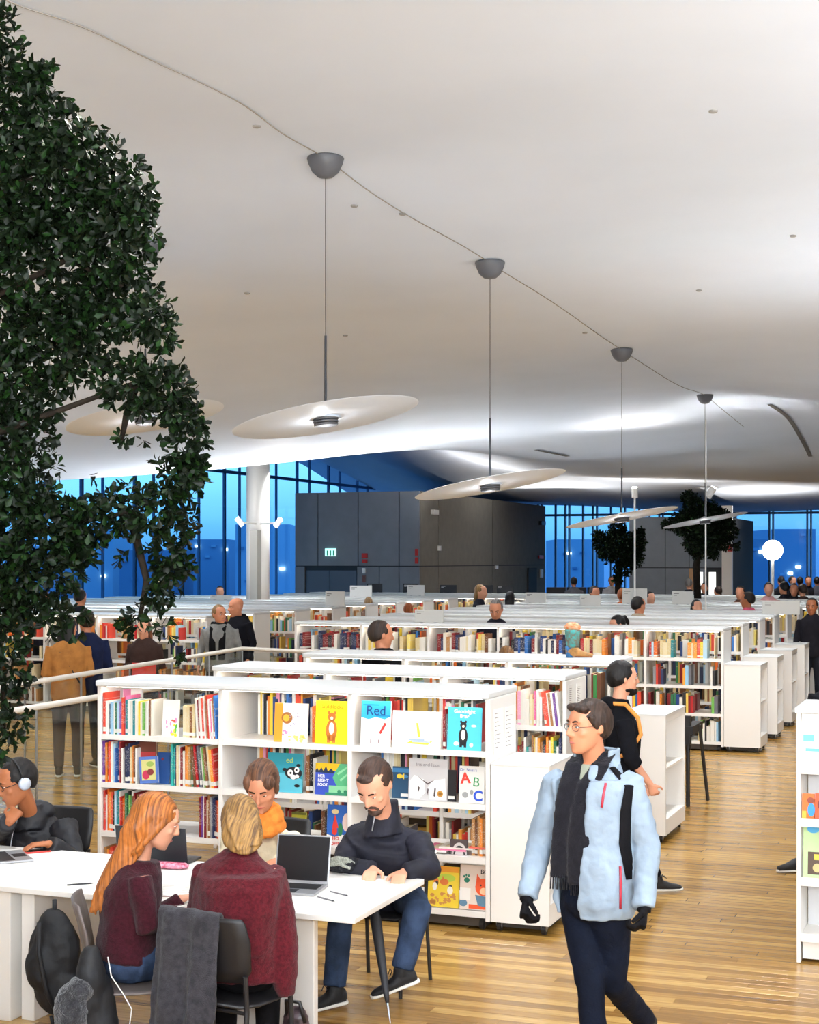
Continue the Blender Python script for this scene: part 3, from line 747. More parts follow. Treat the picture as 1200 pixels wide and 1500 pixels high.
def cover(px0, py0, px1, py1, yl, base, label, art=(), th=.018, lean=.09, zb=None, rz=0., tilt=0., cat='book', group='books shown face on', sidec=None):
    """art coordinates run 0..1 across and 0..1 up"""
    x0, x1 = pxx(px0, yl), pxx(px1, yl); Yc = -(x0 + x1) / 2 * ST + yl * CT
    z0 = HC - (py1 - HY) * Yc / FP; z1 = HC - (py0 - HY) * Yc / FP
    if zb is not None: z1 += zb - z0; z0 = zb
    wv, hv = x1 - x0, z1 - z0
    r = empty('book', (x0, yl, z0 + .002), rz, label, cat, group); r.rotation_euler = (-lean, tilt, rz)
    q = MB(); q.box((0, 0, 0), (wv, .003, hv)); q.box((0, th - .003, 0), (wv, th, hv)); q.box((0, .003, 0), (.004, th - .003, hv)); q.build('cover', flat(base), r)
    q = MB(); q.box((.004, .003, .003), (wv - .004, th - .003, hv - .003)); q.build('pages', PAGES, r)
    lay = {}
    for a in art:
        if a[0] == 'T': text(r, a[1], a[2] * wv, a[3] * hv, a[4] * hv, a[5], -.0016 - .0001 * len(lay), a[6] if len(a) > 6 else 'CENTER', a[7] if len(a) > 7 else 0, a[8] if len(a) > 8 else 0)
        else:
            k_ = len(lay); lay[k_] = 1
            art_obj(r, 'cover_print', flat(a[0]), [[(p[0] * wv, p[1] * hv) for p in pl] for pl in a[1]], -.0002 - .00006 * k_)
    return r
YC = AY + .03
def bear(c, cx_, s, zb_, belly='F4EFE0'):
    return [(c, [disc(cx_, zb_ + .27 * s, .17 * s, .27 * s), disc(cx_, zb_ + .6 * s, .12 * s, .11 * s), disc(cx_ - .09 * s, zb_ + .7 * s, .04 * s, .04 * s), disc(cx_ + .09 * s, zb_ + .7 * s, .04 * s, .04 * s), rct(cx_ - .13 * s, zb_ - .03, cx_ - .03 * s, zb_ + .15 * s), rct(cx_ + .03 * s, zb_ - .03, cx_ + .13 * s, zb_ + .15 * s)]),
            (belly, [disc(cx_, zb_ + .32 * s, .08 * s, .15 * s), disc(cx_, zb_ + .57 * s, .045 * s, .04 * s)])]
squig = lambda n_, x0, x1, z0, z1, r: [disc(RND.uniform(x0, x1), RND.uniform(z0, z1), r * RND.uniform(.5, 1.3), r * RND.uniform(.3, 1), 6) for _ in range(n_)]
cover(401, 1026, 449, 1083, YC, 'FBF8EE', 'white picture book with orange spine strip and round orange lion face, top shelf', [('F0A032', [rct(0, 0, .25, 1)]), ('A86A34', [disc(.38, .62, .17, .15)]), ('F4B83C', [disc(.36, .62, .1, .09)]), ('D88CC0', squig(6, .25, .45, .1, .3, .04)), ('B9B0C8', squig(40, .45, .95, .12, .8, .02)), ('F0E27A', squig(14, .4, .95, .04, .16, .05))], zb=1.18)
cover(461, 1023, 512, 1086, YC, 'F8EA1E', 'bright yellow picture book with a standing brown bear, top shelf', bear('C9742E', .47, .95, .06) + [('T', 'Goldilocks', .48, .83, .13, 'B8860B')], zb=1.18)
cover(528, 1024, 571, 1090, YC, 'FAF7F4', 'white picture book with blue crayon band lettered Red', [('35B8E6', [[(0, 1), (1, 1), (1, .66), (.8, .6), (.5, .64), (.25, .59), (0, .63)]]), ('1C8FC4', [rct(.05, .9, .6, .93), rct(.5, .66, .97, .69)]), ('C8322A', [[(.62, .3), (.68, .27), (.87, .5), (.8, .53)]]), ('8A6A6A', [rct(.2, .06, .23, .14), rct(.33, .06, .36, .15), rct(.6, .06, .63, .15), rct(.78, .08, .82, .12)]), ('T', 'Red', .5, .69, .3, '173A86')], zb=1.18)
cover(574, 1036, 644, 1090, YC, 'FBF9F5', 'wide white picture book with a small yellow pencil drawing', [('EBD94A', [[(.5, .68), (.54, .68), (.6, .3), (.54, .3)], [(.3, .12), (.75, .1), (.85, .2), (.4, .2)]]), ('9FB4DE', [rct(.36, .2, .68, .25), rct(.42, .16, .8, .19)])], zb=1.18)
cover(655, 1034, 704, 1097, YC, '4FC6E4', 'turquoise picture book with a black bear under white title', bear('1E1D20', .47, .8, .1) + [('T', 'Goodnight', .5, .86, .12, 'FFFFFF', 'CENTER', 0, .001), ('T', 'Bear', .5, .75, .12, 'FFFFFF', 'CENTER', 0, .001), ('DFF6FB', [disc(.78, .57, .08, .03), disc(.27, .15, .08, .05), disc(.72, .13, .06, .05)])], zb=1.18)
cover(390, 1103, 442, 1160, YC, '2C8F9E', 'teal picture book with black and white goggle eyed shape, behind scarf woman', [('5CB9CC', [[(0, 0), (1, 0), (1, .35), (.5, .5), (0, .45)]]), ('1B1A1D', [disc(.75, .5, .24, .16), disc(.88, .7, .06, .04), disc(.5, .58, .07, .04)]), ('F6F4EF', [disc(.66, .5, .08, .09), disc(.84, .58, .07, .08), disc(.75, .4, .08, .06), disc(.85, .42, .06, .05)]), ('1B1A1D', [disc(.67, .5, .03, .03), disc(.83, .58, .03, .03), disc(.86, .18, .08, .04)]), ('T', 'ed', .63, .76, .2, 'B9C44A')], zb=.83)
cover(461, 1116, 512, 1162, YC, '3A50B4', 'blue picture book with yellow sky and green robe, left of bearded man', [('E8BC1E', [rct(0, .76, 1, 1)]), ('22304A', [[(0, .76), (.05, .84), (.1, .74), (.17, .86), (.23, .74), (.3, .92), (.36, .74), (.45, .84), (.55, .72), (.5, .68), (0, .7)]]), ('57B07A', [[(.62, .3), (.5, .55), (.6, .8), (.7, 1), (1, 1), (1, .3)]]), ('8FD4A0', [rct(.4, .0, 1, .3), [(.7, .5), (.95, .75), (.97, .7), (.74, .44)], [(.62, .7), (.9, .92), (.92, .87), (.66, .64)]]), ('2F7F5C', [rct(.3, 0, 1, .08), disc(.7, .12, .05, .06), disc(.88, .12, .05, .06)]), ('T', 'HER', .08, .55, .13, 'FFFFFF', 'LEFT', 0, .0008), ('T', 'RIGHT', .08, .41, .13, 'FFFFFF', 'LEFT', 0, .0008), ('T', 'FOOT', .08, .27, .13, 'FFFFFF', 'LEFT', 0, .0008)], zb=.83)
cover(574, 1111, 600, 1157, YC + .035, '1F4560', 'dark blue picture book with a small yellow fish, second shelf', [('3A78A8', [rct(0, .82, 1, .95), disc(.6, .7, .3, .06)]), ('F0C83A', [disc(.4, .7, .16, .07), [(.5, .7), (.66, .8), (.66, .6)]]), ('E8E4DC', [rct(.5, .06, .98, .16)])], zb=.83)
cover(598, 1111, 654, 1172, YC, 'C9C6C6', 'pale grey picture book with two white polar bears and gold seal', [('F6F4F2', [[(.02, .05), (.02, .45), (.15, .6), (.4, .5), (.45, .2), (.3, .04)], [(.5, .3), (.62, .48), (.95, .55), (.98, .05), (.55, .04)]]), ('4A3C3C', [[(.22, .58), (.5, .42), (.7, .52), (.5, .38)], [(.25, .35), (.3, .3), (.27, .2), (.24, .3)], [(.5, .3), (.53, .28), (.52, .12), (.49, .2)], [(.68, .32), (.72, .3), (.7, .1), (.66, .12)]]), ('C08A3A', [disc(.83, .18, .08, .075)]), ('8A5E20', [disc(.83, .18, .045, .04)]), ('T', 'Iris and Isaac', .5, .82, .12, '8A8484')], zb=.83)
cover(655, 1114, 667, 1160, YC + .02, '1A181A', 'narrow black book with a white label beside the polar bear cover', [('E4E0D8', [rct(.1, .08, .9, .18)])], zb=.83)
cover(672, 1122, 709, 1176, YC, 'E4E2DC', 'pale book with big red A, green B and blue C letters', [('T', 'A', .26, .54, .4, 'D8382A', 'CENTER', -.1, .003), ('T', 'B', .66, .46, .36, '2C8C4E', 'CENTER', .1, .0), ('T', 'C', .76, .08, .38, '2A50C0', 'CENTER', 0, .003), ('T', "Dr. Seuss's", .36, .86, .11, '2A50A8'), ('9A9A98', [disc(.25, .22, .12, .08), disc(.5, .3, .07, .07)])], zb=.83)
cover(426, 1175, 447, 1220, YC + .03, 'A8A02E', 'olive yellow book with dark teal patch on the third shelf', [('2F6460', [disc(.5, .28, .4, .25)]), ('5E5A1E', [rct(0, .92, 1, 1)])], zb=.475)
cover(478, 1172, 516, 1233, YC, '2E62B4', 'deep blue picture book with red lettered white foot, third shelf', [('F4F1EA', [[(0, 0), (1, 0), (1, .26), (.6, .3), (.3, .24), (0, .3)]]), ('D8382A', [[(.2, .45), (.3, .78), (.45, .45)], disc(.3, .38, .1, .1)]), ('F2DCA0', [disc(.3, .84, .14, .06)]), ('2E7A4A', [disc(.52, .42, .09, .16)]), ('F0D4C8', [disc(.75, .6, .16, .22)]), ('T', 'WHO', .06, .17, .11, 'D8382A', 'LEFT', 0, .0008), ('T', 'TOFFLE', .06, .04, .11, 'D8382A', 'LEFT', 0, .0008)], zb=.475)
cover(659, 1212, 684, 1234, YC + .04, '4A4040', 'small dark book with black and white arch pattern', [('D8D2CC', [disc(.55, 0, .45, .8, 14, 0, PI)]), ('1B1A1D', [disc(.55, 0, .34, .6, 14, 0, PI)]), ('F2F0EC', [disc(.55, 0, .26, .32, 14, 0, PI)])], zb=.475)
cover(624, 1270, 671, 1329, YC, 'E8C83C', 'yellow picture book with fox drawings on the lowest shelf', [('E89A2E', [rct(0, .86, 1, 1)]), ('B4C84A', [disc(.6, .72, .3, .1)]), ('D8743A', [disc(.55, .62, .14, .08), [(.48, .66), (.5, .78), (.56, .68)], disc(.3, .62, .08, .1)]), ('3A3430', [disc(.32, .58, .05, .06), disc(.75, .5, .06, .06)]), ('F4EFE0', [disc(.26, .5, .07, .1), disc(.74, .42, .09, .1)]), ('C98A4A', squig(26, .1, .9, .08, .34, .06))], zb=.125)
cover(673, 1272, 718, 1336, YC, 'E6D4C6', 'beige picture book with an orange cat, on the lowest shelf', [('E2552A', [disc(.76, .52, .26, .2), [(.52, .58), (.55, .82), (.68, .68)], [(.8, .7), (.92, .8), (.98, .62)], rct(.3, .02, 1, .12)]), ('F8C49A', [disc(.78, .43, .13, .08)]), ('3A3430', [disc(.68, .56, .03, .02), disc(.86, .56, .03, .02)]), ('5A7C92', [[(.5, .34), (1, .3), (1, .06), (.6, .1)], disc(.12, .14, .13, .08)]), ('2C7A60', [disc(.22, .66, .09, .06), disc(.13, .74, .03, .03), disc(.2, .77, .03, .03), disc(.28, .76, .03, .03)]), ('T', 'BORIS', .92, .82, .14, '2A2422', 'CENTER', 0, .001), ('F4F0EA', [rct(0, .2, .35, .48)])], zb=.125)
cover(205, 1108, 232, 1147, YC - .02, '5A7AC0', 'small blue framed book with yellow and red picture, leaning in left bay', [('D8D48A', [rct(.12, .12, .88, .88)]), ('C83A5A', [disc(.35, .32, .2, .17)]), ('8A3A3A', [disc(.6, .42, .18, .12)]), ('9CB45A', [disc(.6, .72, .2, .1)])], zb=.832, tilt=-.1)
cover(203, 1086, 228, 1146, YC + .03, '6E3A2A', 'dark brown and red book standing behind the blue framed book', [('B83A3A', [rct(.05, .5, .95, .75)])], zb=.832, tilt=-.03)
cover(229, 1094, 248, 1140, YC + .04, '27508E', 'plain dark blue book standing face on in the left bay', [('8A2A3A', [disc(.4, .78, .1, .05)])], zb=.832)
cover(237, 1022, 260, 1076, YC - .01, 'FAF8F4', 'white book with small coloured flowers on the left bay top shelf', [('E89AC8', squig(5, .2, .9, .1, .45, .08)), ('F0DC3A', squig(4, .4, .9, .05, .35, .1)), ('6ABF4A', squig(4, .5, .95, .08, .3, .08)), ('D8584A', squig(2, .6, .9, .4, .6, .08))], zb=1.18)
cover(151, 1013, 208, 1030, AY + .3, 'FAF8F4', 'white picture strip card with coloured squares, top left of near bookcase', [('F0DC3A', [rct(.04, .3, .2, .95)]), ('F8B43A', [rct(.22, .3, .34, .95)]), ('9CC9E6', [rct(.38, .3, .5, .95)]), ('E88AB4', [rct(.52, .3, .72, .95)])], zb=1.4, lean=0, th=.01)['category'] = 'card'
# loose flat books lying on the third shelf of the right bay
k = 0
for (px0, px1, cn, dy) in ((600, 652, 'white', 0), (620, 680, 'pink', .02), (640, 690, 'white', .03), (684, 716, 'red', .03), (608, 640, 'cream', .1)):
    x0, x1 = pxx(px0, YC), pxx(px1, YC); k += 1
    o = book(x0, YC + .01 + dy, .476 + .012 * (k if k < 5 else 0), x1 - x0, .2, .011, cn, '%s book lying flat on the third shelf, %s from the left' % (cn, ordn(k)), 'books lying flat', 0, False)
    o.rotation_euler.z = RND.uniform(-.05, .05)
# papers pinned to the end panels
def notice(px0, py0, px1, py1, xl, label):
    y0, y1 = pxy(px0, xl), pxy(px1, xl); Yc = -xl * ST + y0 * CT
    z0 = HC - (py1 - HY) * Yc / FP; z1 = HC - (py0 - HY) * Yc / FP
    o = tag(MB().box((xl, y0, z0), (xl + .003, y1, z1)).build('notice', PAPER), label, 'notice')
    l = MB()
    for i in range(9):
        zz = z1 - .03 - i * (z1 - z0 - .05) / 9
        l.add([(xl + .0035, y0 + .015, zz), (xl + .0035, y0 + .015 + (y1 - y0 - .04) * RND.uniform(.4, 1), zz), (xl + .0035, y0 + .015 + (y1 - y0 - .04) * .4, zz + .005), (xl + .0035, y0 + .015, zz + .005)], [(0, 1, 2, 3)])
    l.build('printed_lines', flat('9A8F88'), o)
    return o
notice(724, 1040, 736, 1107, AX1 + .018, 'left printed notice on the near bookcase end panel')
notice(740, 1037, 753, 1104, AX1 + .018, 'right printed notice on the near bookcase end panel')
notice(833, 1004, 841, 1040, -3.02 + .018, 'left notice on the end panel of the second bookcase')
notice(844, 1002, 852, 1034, -3.02 + .018, 'right notice on the end panel of the second bookcase')

# second bookcase top two shelves, boot bookcase and the first long row
gS = 'books on the second bookcase'
ST_POS = []
run_books(pxx(757, 11.27), pxx(795, 11.27), 11.27, 1.18, seq('white white cream white grey white pink'), 'on second bookcase, right bay top shelf', gS, wr=(.01, .025), hr=(.2, .28), pages=False)
run_books(pxx(797, 11.27), pxx(822, 11.27), 11.27, 1.18, ['red', 'red', 'white', 'brown', 'white', 'purple', 'white', 'orange', 'navy'], 'in leaning group, second bookcase top shelf', gS, wr=(.012, .02), hr=(.24, .3), lean=-.12, pages=False, names=1)
run_books(pxx(757, 11.27), pxx(822, 11.27), 11.27, .83, ['red', 'brown', 'dark red', 'white', 'teal', 'grey', 'brown', 'yellow', 'white', 'orange', 'brown', 'black', 'red', 'orange', 'white', 'yellow', 'green', 'white', 'navy', 'blue', 'brown', 'orange', 'red'], 'on second bookcase, right bay second shelf', gS, wr=(.012, .022), hr=(.18, .28), pages=False, names=1)
gC = 'books on the upper shelf of the first long row'
x = -9.17
segs = [(-9.15, -8.25, seq('navy white dark_red navy white purple black white navy dark_red'), 1), (-8.15, -7.25, seq('cream white yellow cream white cream'), 1), (-7.15, -6.3, seq('navy dark_red white blue cream white brown yellow'), 1), (-6.2, -5.3, seq('navy white black dark_red blue white blue red'), 1),
        (-5.2, -4.3, seq('cream white cream orange dark_red white purple red white'), 1), (-4.15, -3.3, seq('red orange white pale_blue teal red white cream yellow cream'), 1)]
i_ = 1
for s0, s1, pl, _ in segs:
    pl = [p.replace('_', ' ') for p in pl]
    i_ = run_books(s0, s1, 19.70, 1.18, pl, 'on upper shelf, first long row', gC, wr=(.026, .052), hr=(.19, .27), pages=False, gaps=.14, n0=i_)
print('single books', NB[0])

# all the rest: many small spines, one object per bookcase
ALLJ = []
def mass_books(where, jobs): ALLJ.extend(jobs)
def build_mass(where, jobs):
    V = []; C = []
    for (x0, x1, y, z, pal, wr, hr, d, fill, back) in jobs:
        x = x0
        while x < x1 - .02:
            w_ = RND.uniform(*wr)
            if RND.random() > fill: x += RND.uniform(.05, .25); continue
            h = RND.uniform(*hr); yy = y + RND.uniform(0, .02)
            V.append((x, yy, z, min(w_, x1 - x) * .94, d, h)); C.append(lin(RND.choice(PALN[RND.choice(pal)]))); x += w_
    n = len(V); A = np.array(V)
    cb = np.array([(0, 0, 0), (1, 0, 0), (1, 1, 0), (0, 1, 0), (0, 0, 1), (1, 0, 1), (1, 1, 1), (0, 1, 1)], float)
    vs_ = (A[:, None, :3] + cb[None] * A[:, None, 3:]).reshape(-1, 3)
    fb = np.array([(0, 3, 2, 1), (4, 5, 6, 7), (0, 1, 5, 4), (1, 2, 6, 5), (2, 3, 7, 6), (3, 0, 4, 7)])
    fs_ = (np.arange(n)[:, None, None] * 8 + fb[None]).reshape(-1, 4)
    me_ = bpy.data.meshes.new('books'); me_.from_pydata(vs_.tolist(), [], fs_.tolist()); me_.materials.append(SPINE_A)
    a = me_.attributes.new('Col', 'FLOAT_COLOR', 'CORNER')
    cc = np.array(C)[:, None, :].repeat(24, 1); top = np.array(lin('D9CBAE'))
    cc[:, 4:8] = top
    a.data.foreach_set('color', cc.reshape(-1).tolist())
    o = bpy.data.objects.new('books', me_); COL.objects.link(o)
    return tag(o, where, 'books', None, 'stuff')
PLA = [p.replace('_', ' ') for p in seq('red orange white white cream blue navy black brown white yellow green dark_red grey white pale_blue cream')]
ALLJ.extend(REAR)
jobs = []
for z in LEV:
    for b in range(3):
        xx = -6.0 + b * .993
        if not (b == 2 and z > .8): jobs.append((xx + .03, xx + .96, 11.28, z, PLA, (.015, .03), (.18, .3), .19, .85, 0))
        jobs.append((xx + .03, xx + .96, 11.66, z, PLA, (.015, .03), (.2, .3), .19, .8, 0))
mass_books('rows of mixed picture books filling the second bookcase', jobs)
ALLJ.extend(REAR)
jobs = []
for z in LEV:
    for b in range(3):
        xx = -6.04 + b * .993
        jobs.append((xx + .03, xx + .96, 13.14, z, PLA, (.015, .035), (.18, .3), .19, .85, 0)); jobs.append((xx + .03, xx + .96, 13.51, z, PLA, (.015, .03), (.2, .3), .19, .8, 0))
mass_books('rows of mixed books filling the bookcase under the boot', jobs)
for ri, (x0, y) in enumerate(ROWS):
    jobs = []
    for z in LEV:
        nb = int(round((-3.2 - x0))); 
        for b in range(nb):
            xx = x0 + b
            pal = RND.choice([PLA, PLA, seq('cream white yellow cream'), seq('brown brown cream black')]) if ri else PLA
            if ri == 0 and z > 1.1: pass
            else: jobs.append((xx + .04, xx + .95, y + .02, z, pal, (.022, .05), (.19, .27), .19, .85, 0))
            if ri < 3: jobs.append((xx + .04, xx + .95, y + .39, z, pal, (.022, .05), (.19, .29), .19, .85, 0))
    mass_books('small book spines filling the %s long bookcase row' % ordn(ri + 1), jobs)
for ri, (x0, y) in enumerate(LROWS):
    jobs = []
    for z in LEV:
        for b in range(8):
            xx = x0 + b
            jobs.append((xx + .04, xx + .95, y + .02, z, RND.choice([PLA, seq('red orange white brown cream'), seq('cream brown orange brown')]), (.022, .05), (.19, .27), .19, .8, 0))
    mass_books('small book spines filling the %s row left of the cross aisle' % ordn(ri + 1), jobs)

build_mass('hundreds of small book spines filling the farther and lower white bookcases', ALLJ)

# ------------------------------------------------------------------ display shelf at the right edge of the frame
dsh = empty('display_shelf', (-1.09 + .5, 9.83, 0), 0, 'white display shelf with angled picture books at the right of the aisle', 'bookcase')
for x_ in (-.5, .5, 1.5):
    q = MB(); q.box((x_ - .012, -.3, 0), (x_ + .012, .3, 1.52)); bevel(q.build('side_panel', WHITE, dsh), .003, 1)
for z in (.16, .50, .86, 1.18):
    for x_ in (-.488, .512):
        q = MB(); q.box((x_, -.29, z - .03), (x_ + .976, .29, z)); q.box((x_, -.3, z - .03), (x_ + .976, -.29, z + .02)); q.build('shelf', WHITE, dsh)
q = MB(); q.box((-.52, -.31, 1.52), (1.52, .31, 1.55)); q.build('cap', WHITE2, dsh)
q = MB(); q.box((-.48, -.26, .02), (1.48, .28, .13)); q.build('plinth', WHITE, dsh)
q = MB(); q.box((-.48, .05, .16), (1.48, .06, 1.2)); q.build('back_panel', mat('pale_grey_panel', 'D9DADC', .6), dsh)
YR = 9.56
cover(1174, 1062, 1204, 1150, YR, 'F6FAFC', 'white and pale blue folder on the upper shelf at right edge', [('6FD0E8', [rct(.08, .44, .6, .56), rct(.2, .28, .9, .33)]), ('BFE8F4', [rct(.1, .16, .9, .2), rct(.1, .38, .5, .41)])], zb=1.18)
cover(1175, 1220, 1193, 1259, YR, 'E06A24', 'orange book with blue cup picture on the middle shelf at right', [('2F8FD8', [disc(.75, .4, .3, .25)]), ('8A3A20', [disc(.7, .75, .3, .12)]), ('F4B03A', [rct(0, 0, .35, .35)])], zb=.862)
cover(1194, 1218, 1212, 1258, YR, 'D8542A', 'orange red book at the frame edge on the middle shelf', [('7A2A1A', [disc(.5, .6, .3, .2)])], zb=.862)
cover(1176, 1302, 1212, 1384, YR, 'B4CE96', 'pale green picture book with dark framed picture on the right shelf', [('4A3420', [rct(.2, .1, 1, .5)]), ('E4C83A', [rct(.45, .36, 1, .46)]), ('C8B47A', [disc(.6, .22, .2, .08)]), ('3FA0D8', [disc(.4, .9, .25, .07)])], zb=.5, lean=.16)
cover(1190, 1180, 1206, 1208, YR + .1, 'B07A4A', 'small tan book further back on the right shelf', [], zb=.862 + .1, th=.02).location.z = .862

# ------------------------------------------------------------------ boot on the cap
bt = empty('cowboy_boot', (0, 0, 0), 0, 'teal and brown cowboy boot standing on a bookcase cap', 'boot')
bp = W(824, 968, 13.35); bt.location = (bp.x, 13.3, 1.576); bt.rotation_euler = (0, 0, -.1)
TEAL = mat('boot_teal', '2E8C88', .5, var=.35, vscale=30, col2='8A5A34'); BRN = mat('boot_brown', 'A5753C', .5, var=.3, vscale=25); ORG = mat('boot_orange', 'C8642C', .5, var=.2, vscale=40, col2='E8C8A0'); BBL = mat('boot_blue', '1E5E8E', .5)
X_, Y_ = Vector((1, 0, 0)), Vector((0, 1, 0))
q = MB(); q.loft([(Vector((0, 0, z)), X_, Y_, r, r * .75) for z, r in ((.09, .055), (.15, .062), (.22, .07), (.25, .072))], 18); q.build('shaft', TEAL, bt, True)
q = MB(); q.loft([(Vector((0, 0, z)), X_, Y_, r, r * .72) for z, r in ((.25, .073), (.275, .078), (.3, .06), (.315, .03))], 18); q.build('pull_top', ORG, bt, True)
q = MB(); q.loft([(Vector((x, 0, z)), Vector((0, 0, 1)), Y_, rz2, ry) for x, z, rz2, ry in ((-.055, .06, .035, .03), (-.02, .06, .05, .036), (.04, .055, .05, .036), (.08, .04, .032, .035), (.13, .032, .022, .032), (.17, .028, .014, .018), (.195, .03, .008, .006))], 14); q.build('foot', BRN, bt, True)
q = MB(); q.loft([(Vector((-.025, 0, z)), X_, Y_, r, r * .85) for z, r in ((0, .032), (.03, .038), (.1, .045))], 14); q.build('heel', BBL, bt, True)
q = MB(); q.loft([(Vector((x, 0, .012)), Vector((0, 0, 1)), Y_, .006, ry) for x, ry in ((.03, .03), (.1, .036), (.16, .022), (.19, .006))], 10); q.build('sole', mat('sole_tan', '8A4E2A', .6), bt, True)

# ------------------------------------------------------------------ pendant lamps
LMAT = mat('lamp_disc_white', 'E2EAF4', .45); CUPM = mat('lamp_cup_grey', '55565A', .5)
for k, ((px, Y), pyd, pyc) in enumerate(zip(LAMPS + [(213, 14.2)], (612, 710, 758, 762, 612), (220, 382, 510, 576, 300))):
    base = W(px, pyd, Y); zc = HC + (HY - pyc) * Y / FP
    nm = ['nearest and highest of the four hanging disc lamps', 'second nearest of the four hanging disc lamps, over the grey walls', 'third of the four hanging disc lamps, beside the round tree', 'farthest of the four hanging disc lamps, before the large tree', 'hanging disc lamp mostly hidden behind the big leafy tree'][k]
    r = empty('pendant_lamp', (base.x, base.y, base.z), 0, 'white tilted ' + nm, 'lamp', 'pendant lamps')
    dz = cz(base.x, base.y) - base.z
    q = MB(); q.lathe([(.012, -.165), (.06, -.155), (.105, -.115), (.135, -.05), (.145, -.012), (.14, 0)], (0, 0, dz), 32); q.build('canopy', CUPM, r, True)
    q = MB(); q.tube([(0, 0, .62), (0, 0, dz - .16)], .0035, 8); q.build('wire', DARKM, r)
    q = MB(); q.tube([(0, 0, .03), (0, 0, .64)], [.011, .0095], 12); q.build('rod', DARKM, r)
    Rm = Matrix.Rotation(-math.radians(10.5), 4, 'Y')
    q = MB(); q.lathe([(.05, .01), (.72, .004), (.735, 0), (.72, -.006), (.05, .0)], n=72, M=Rm); q.build('disc', LMAT, r, True).modifiers.new('e', 'EDGE_SPLIT')
    q = MB(); q.lathe([(.02, .065), (.05, .05), (.1, .018), (.13, .004)], n=32); q.build('hub_cone', LMAT, r, True)
    q = MB(); q.lathe([(.1, 0), (.1, -.012), (.085, -.014), (.098, -.02), (.098, -.032), (.085, -.034), (.095, -.04), (.092, -.058), (.02, -.06)], (0, 0, -.005), 32, Matrix.Rotation(-.09, 4, 'Y')); q.build('lamp_head', CUPM, r, False)
    light('POINT', (base.x, base.y, base.z - .16), 2.2, (.97, .98, 1), shadow_soft_size=.03)

# ------------------------------------------------------------------ glass balustrade round the stair opening
def railing(pts, zr, label, step=1.3, post=True):
    r = empty('glass_railing', (pts[0][0], pts[0][1], 0), 0, label, 'railing'); o0 = Vector((pts[0][0], pts[0][1], 0))
    P3 = [Vector((p[0], p[1], zr)) - o0 for p in pts]
    q = MB(); q.tube(P3, .028, 10); q.build('handrail', mat('rail_pale', 'DCD6CC', .4), r, True)
    for a, b in zip(P3[:-1], P3[1:]):
        ln = (b - a).length; n_ = max(1, int(round(ln / step))); d = (b - a) / ln; nr = Vector((-d.y, d.x, 0)) * .006
        for i in range(n_):
            s = a + d * (ln * i / n_ + .01); e2 = a + d * (ln * (i + 1) / n_ - .01)
            q = MB(); vs_ = []
            for z_ in (.02, zr - .05):
                for pnt in (s - nr, e2 - nr, e2 + nr, s + nr): vs_.append((pnt.x, pnt.y, z_))
            q.add(vs_, [(0, 3, 2, 1), (4, 5, 6, 7), (0, 1, 5, 4), (1, 2, 6, 5), (2, 3, 7, 6), (3, 0, 4, 7)]); q.build('pane', GLASS2, r)
            q = MB(); q.tube([Vector((s.x, s.y, zr - .03)) - d * .01, Vector((s.x, s.y, 0)) - d * .01], .012, 8); q.build('post', STEEL, r)
    return r
g1 = [W(-60, 1017, 2240 * 1.27 / 197), W(355, 950, 2240 * 1.27 / 130), W(905, 976, 2240 * 1.27 / 156)]
railing([(p.x, p.y) for p in g1], 1.18, 'pale handrail with glass panes around the stair opening, farther one')
g2 = [W(-60, 1054, 2240 * 1.27 / 234), W(150, 1020, 2240 * 1.27 / 200), W(330, 993, 2240 * 1.27 / 173)]
railing([(p.x, p.y) for p in g2], 1.18, 'pale handrail with glass panes just left of the near bookcase')

# ------------------------------------------------------------------ white plates, boxes and black panels standing on the far caps
SG = mat('sign_plate', 'E8E6E0', .6); SGG = mat('sign_plate_grey', 'C4C2BC', .6)
def cap_sign(px0, py0, px1, py1, row, m, label, dark=False, text_=True):
    y = row; x0, x1 = pxx(px0, y), pxx(px1, y); Yc = -(x0 + x1) / 2 * ST + y * CT
    z1 = HC - (py0 - HY) * Yc / FP; zb = 1.577
    c = empty('sign_plate', ((x0 + x1) / 2, y, zb), 0, label, 'sign')
    hw = (x1 - x0) / 2; hh = max(.1, z1 - zb)
    q = MB(); q.box((-hw, -.012, 0), (hw, .012, hh)); bevel(q.build('plate', m, c), .003, 1)
    q = MB(); q.box((-hw * .6, -.05, 0), (-hw * .4, .05, .008)); q.box((hw * .4, -.05, 0), (hw * .6, .05, .008)); q.build('foot', STEEL, c)
    if text_:
        l = MB()
        for i in range(2): l.box((-hw * .85, -.0135, hh * (.8 - .13 * i)), (-hw * (.35 + .2 * i), -.0125, hh * (.85 - .13 * i)))
        l.build('printed_lines', flat('F0F0F0') if dark else flat('8A8680'), c)
rowy = lambda k: 19.68 + 1.64 * k + .3
cap_sign(608, 893, 650, 913, rowy(0), SGG, 'grey plate standing on the first long row, right of black jacket man')
cap_sign(477, 866, 505, 880, rowy(4), SG, 'white plate on a far row, left of the small double plate')
cap_sign(513, 858, 545, 872, rowy(8), SG, 'white plate on a far row before the grey double door')
cap_sign(597, 857, 622, 872, rowy(9), SG, 'white plate on a far row near the grey wall corner')
cap_sign(308, 872, 339, 886, 21.6 + 1.64 * 5, SG, 'white plate on a left row above the couple')
cap_sign(80, 880, 104, 892, 21.6 + 1.64 * 1, SG, 'white plate on a left row behind the tree leaves')
cap_sign(912, 862, 948, 874, rowy(6), SG, 'white plate on a far row under the round tree')
cap_sign(1117, 880, 1172, 902, rowy(3) + .0, SGG, 'wide pale plate on a row at the right, by the pink shirt man')
cap_sign(985, 866, 1016, 878, rowy(6), SG, 'white plate on a far row under the large indoor tree')
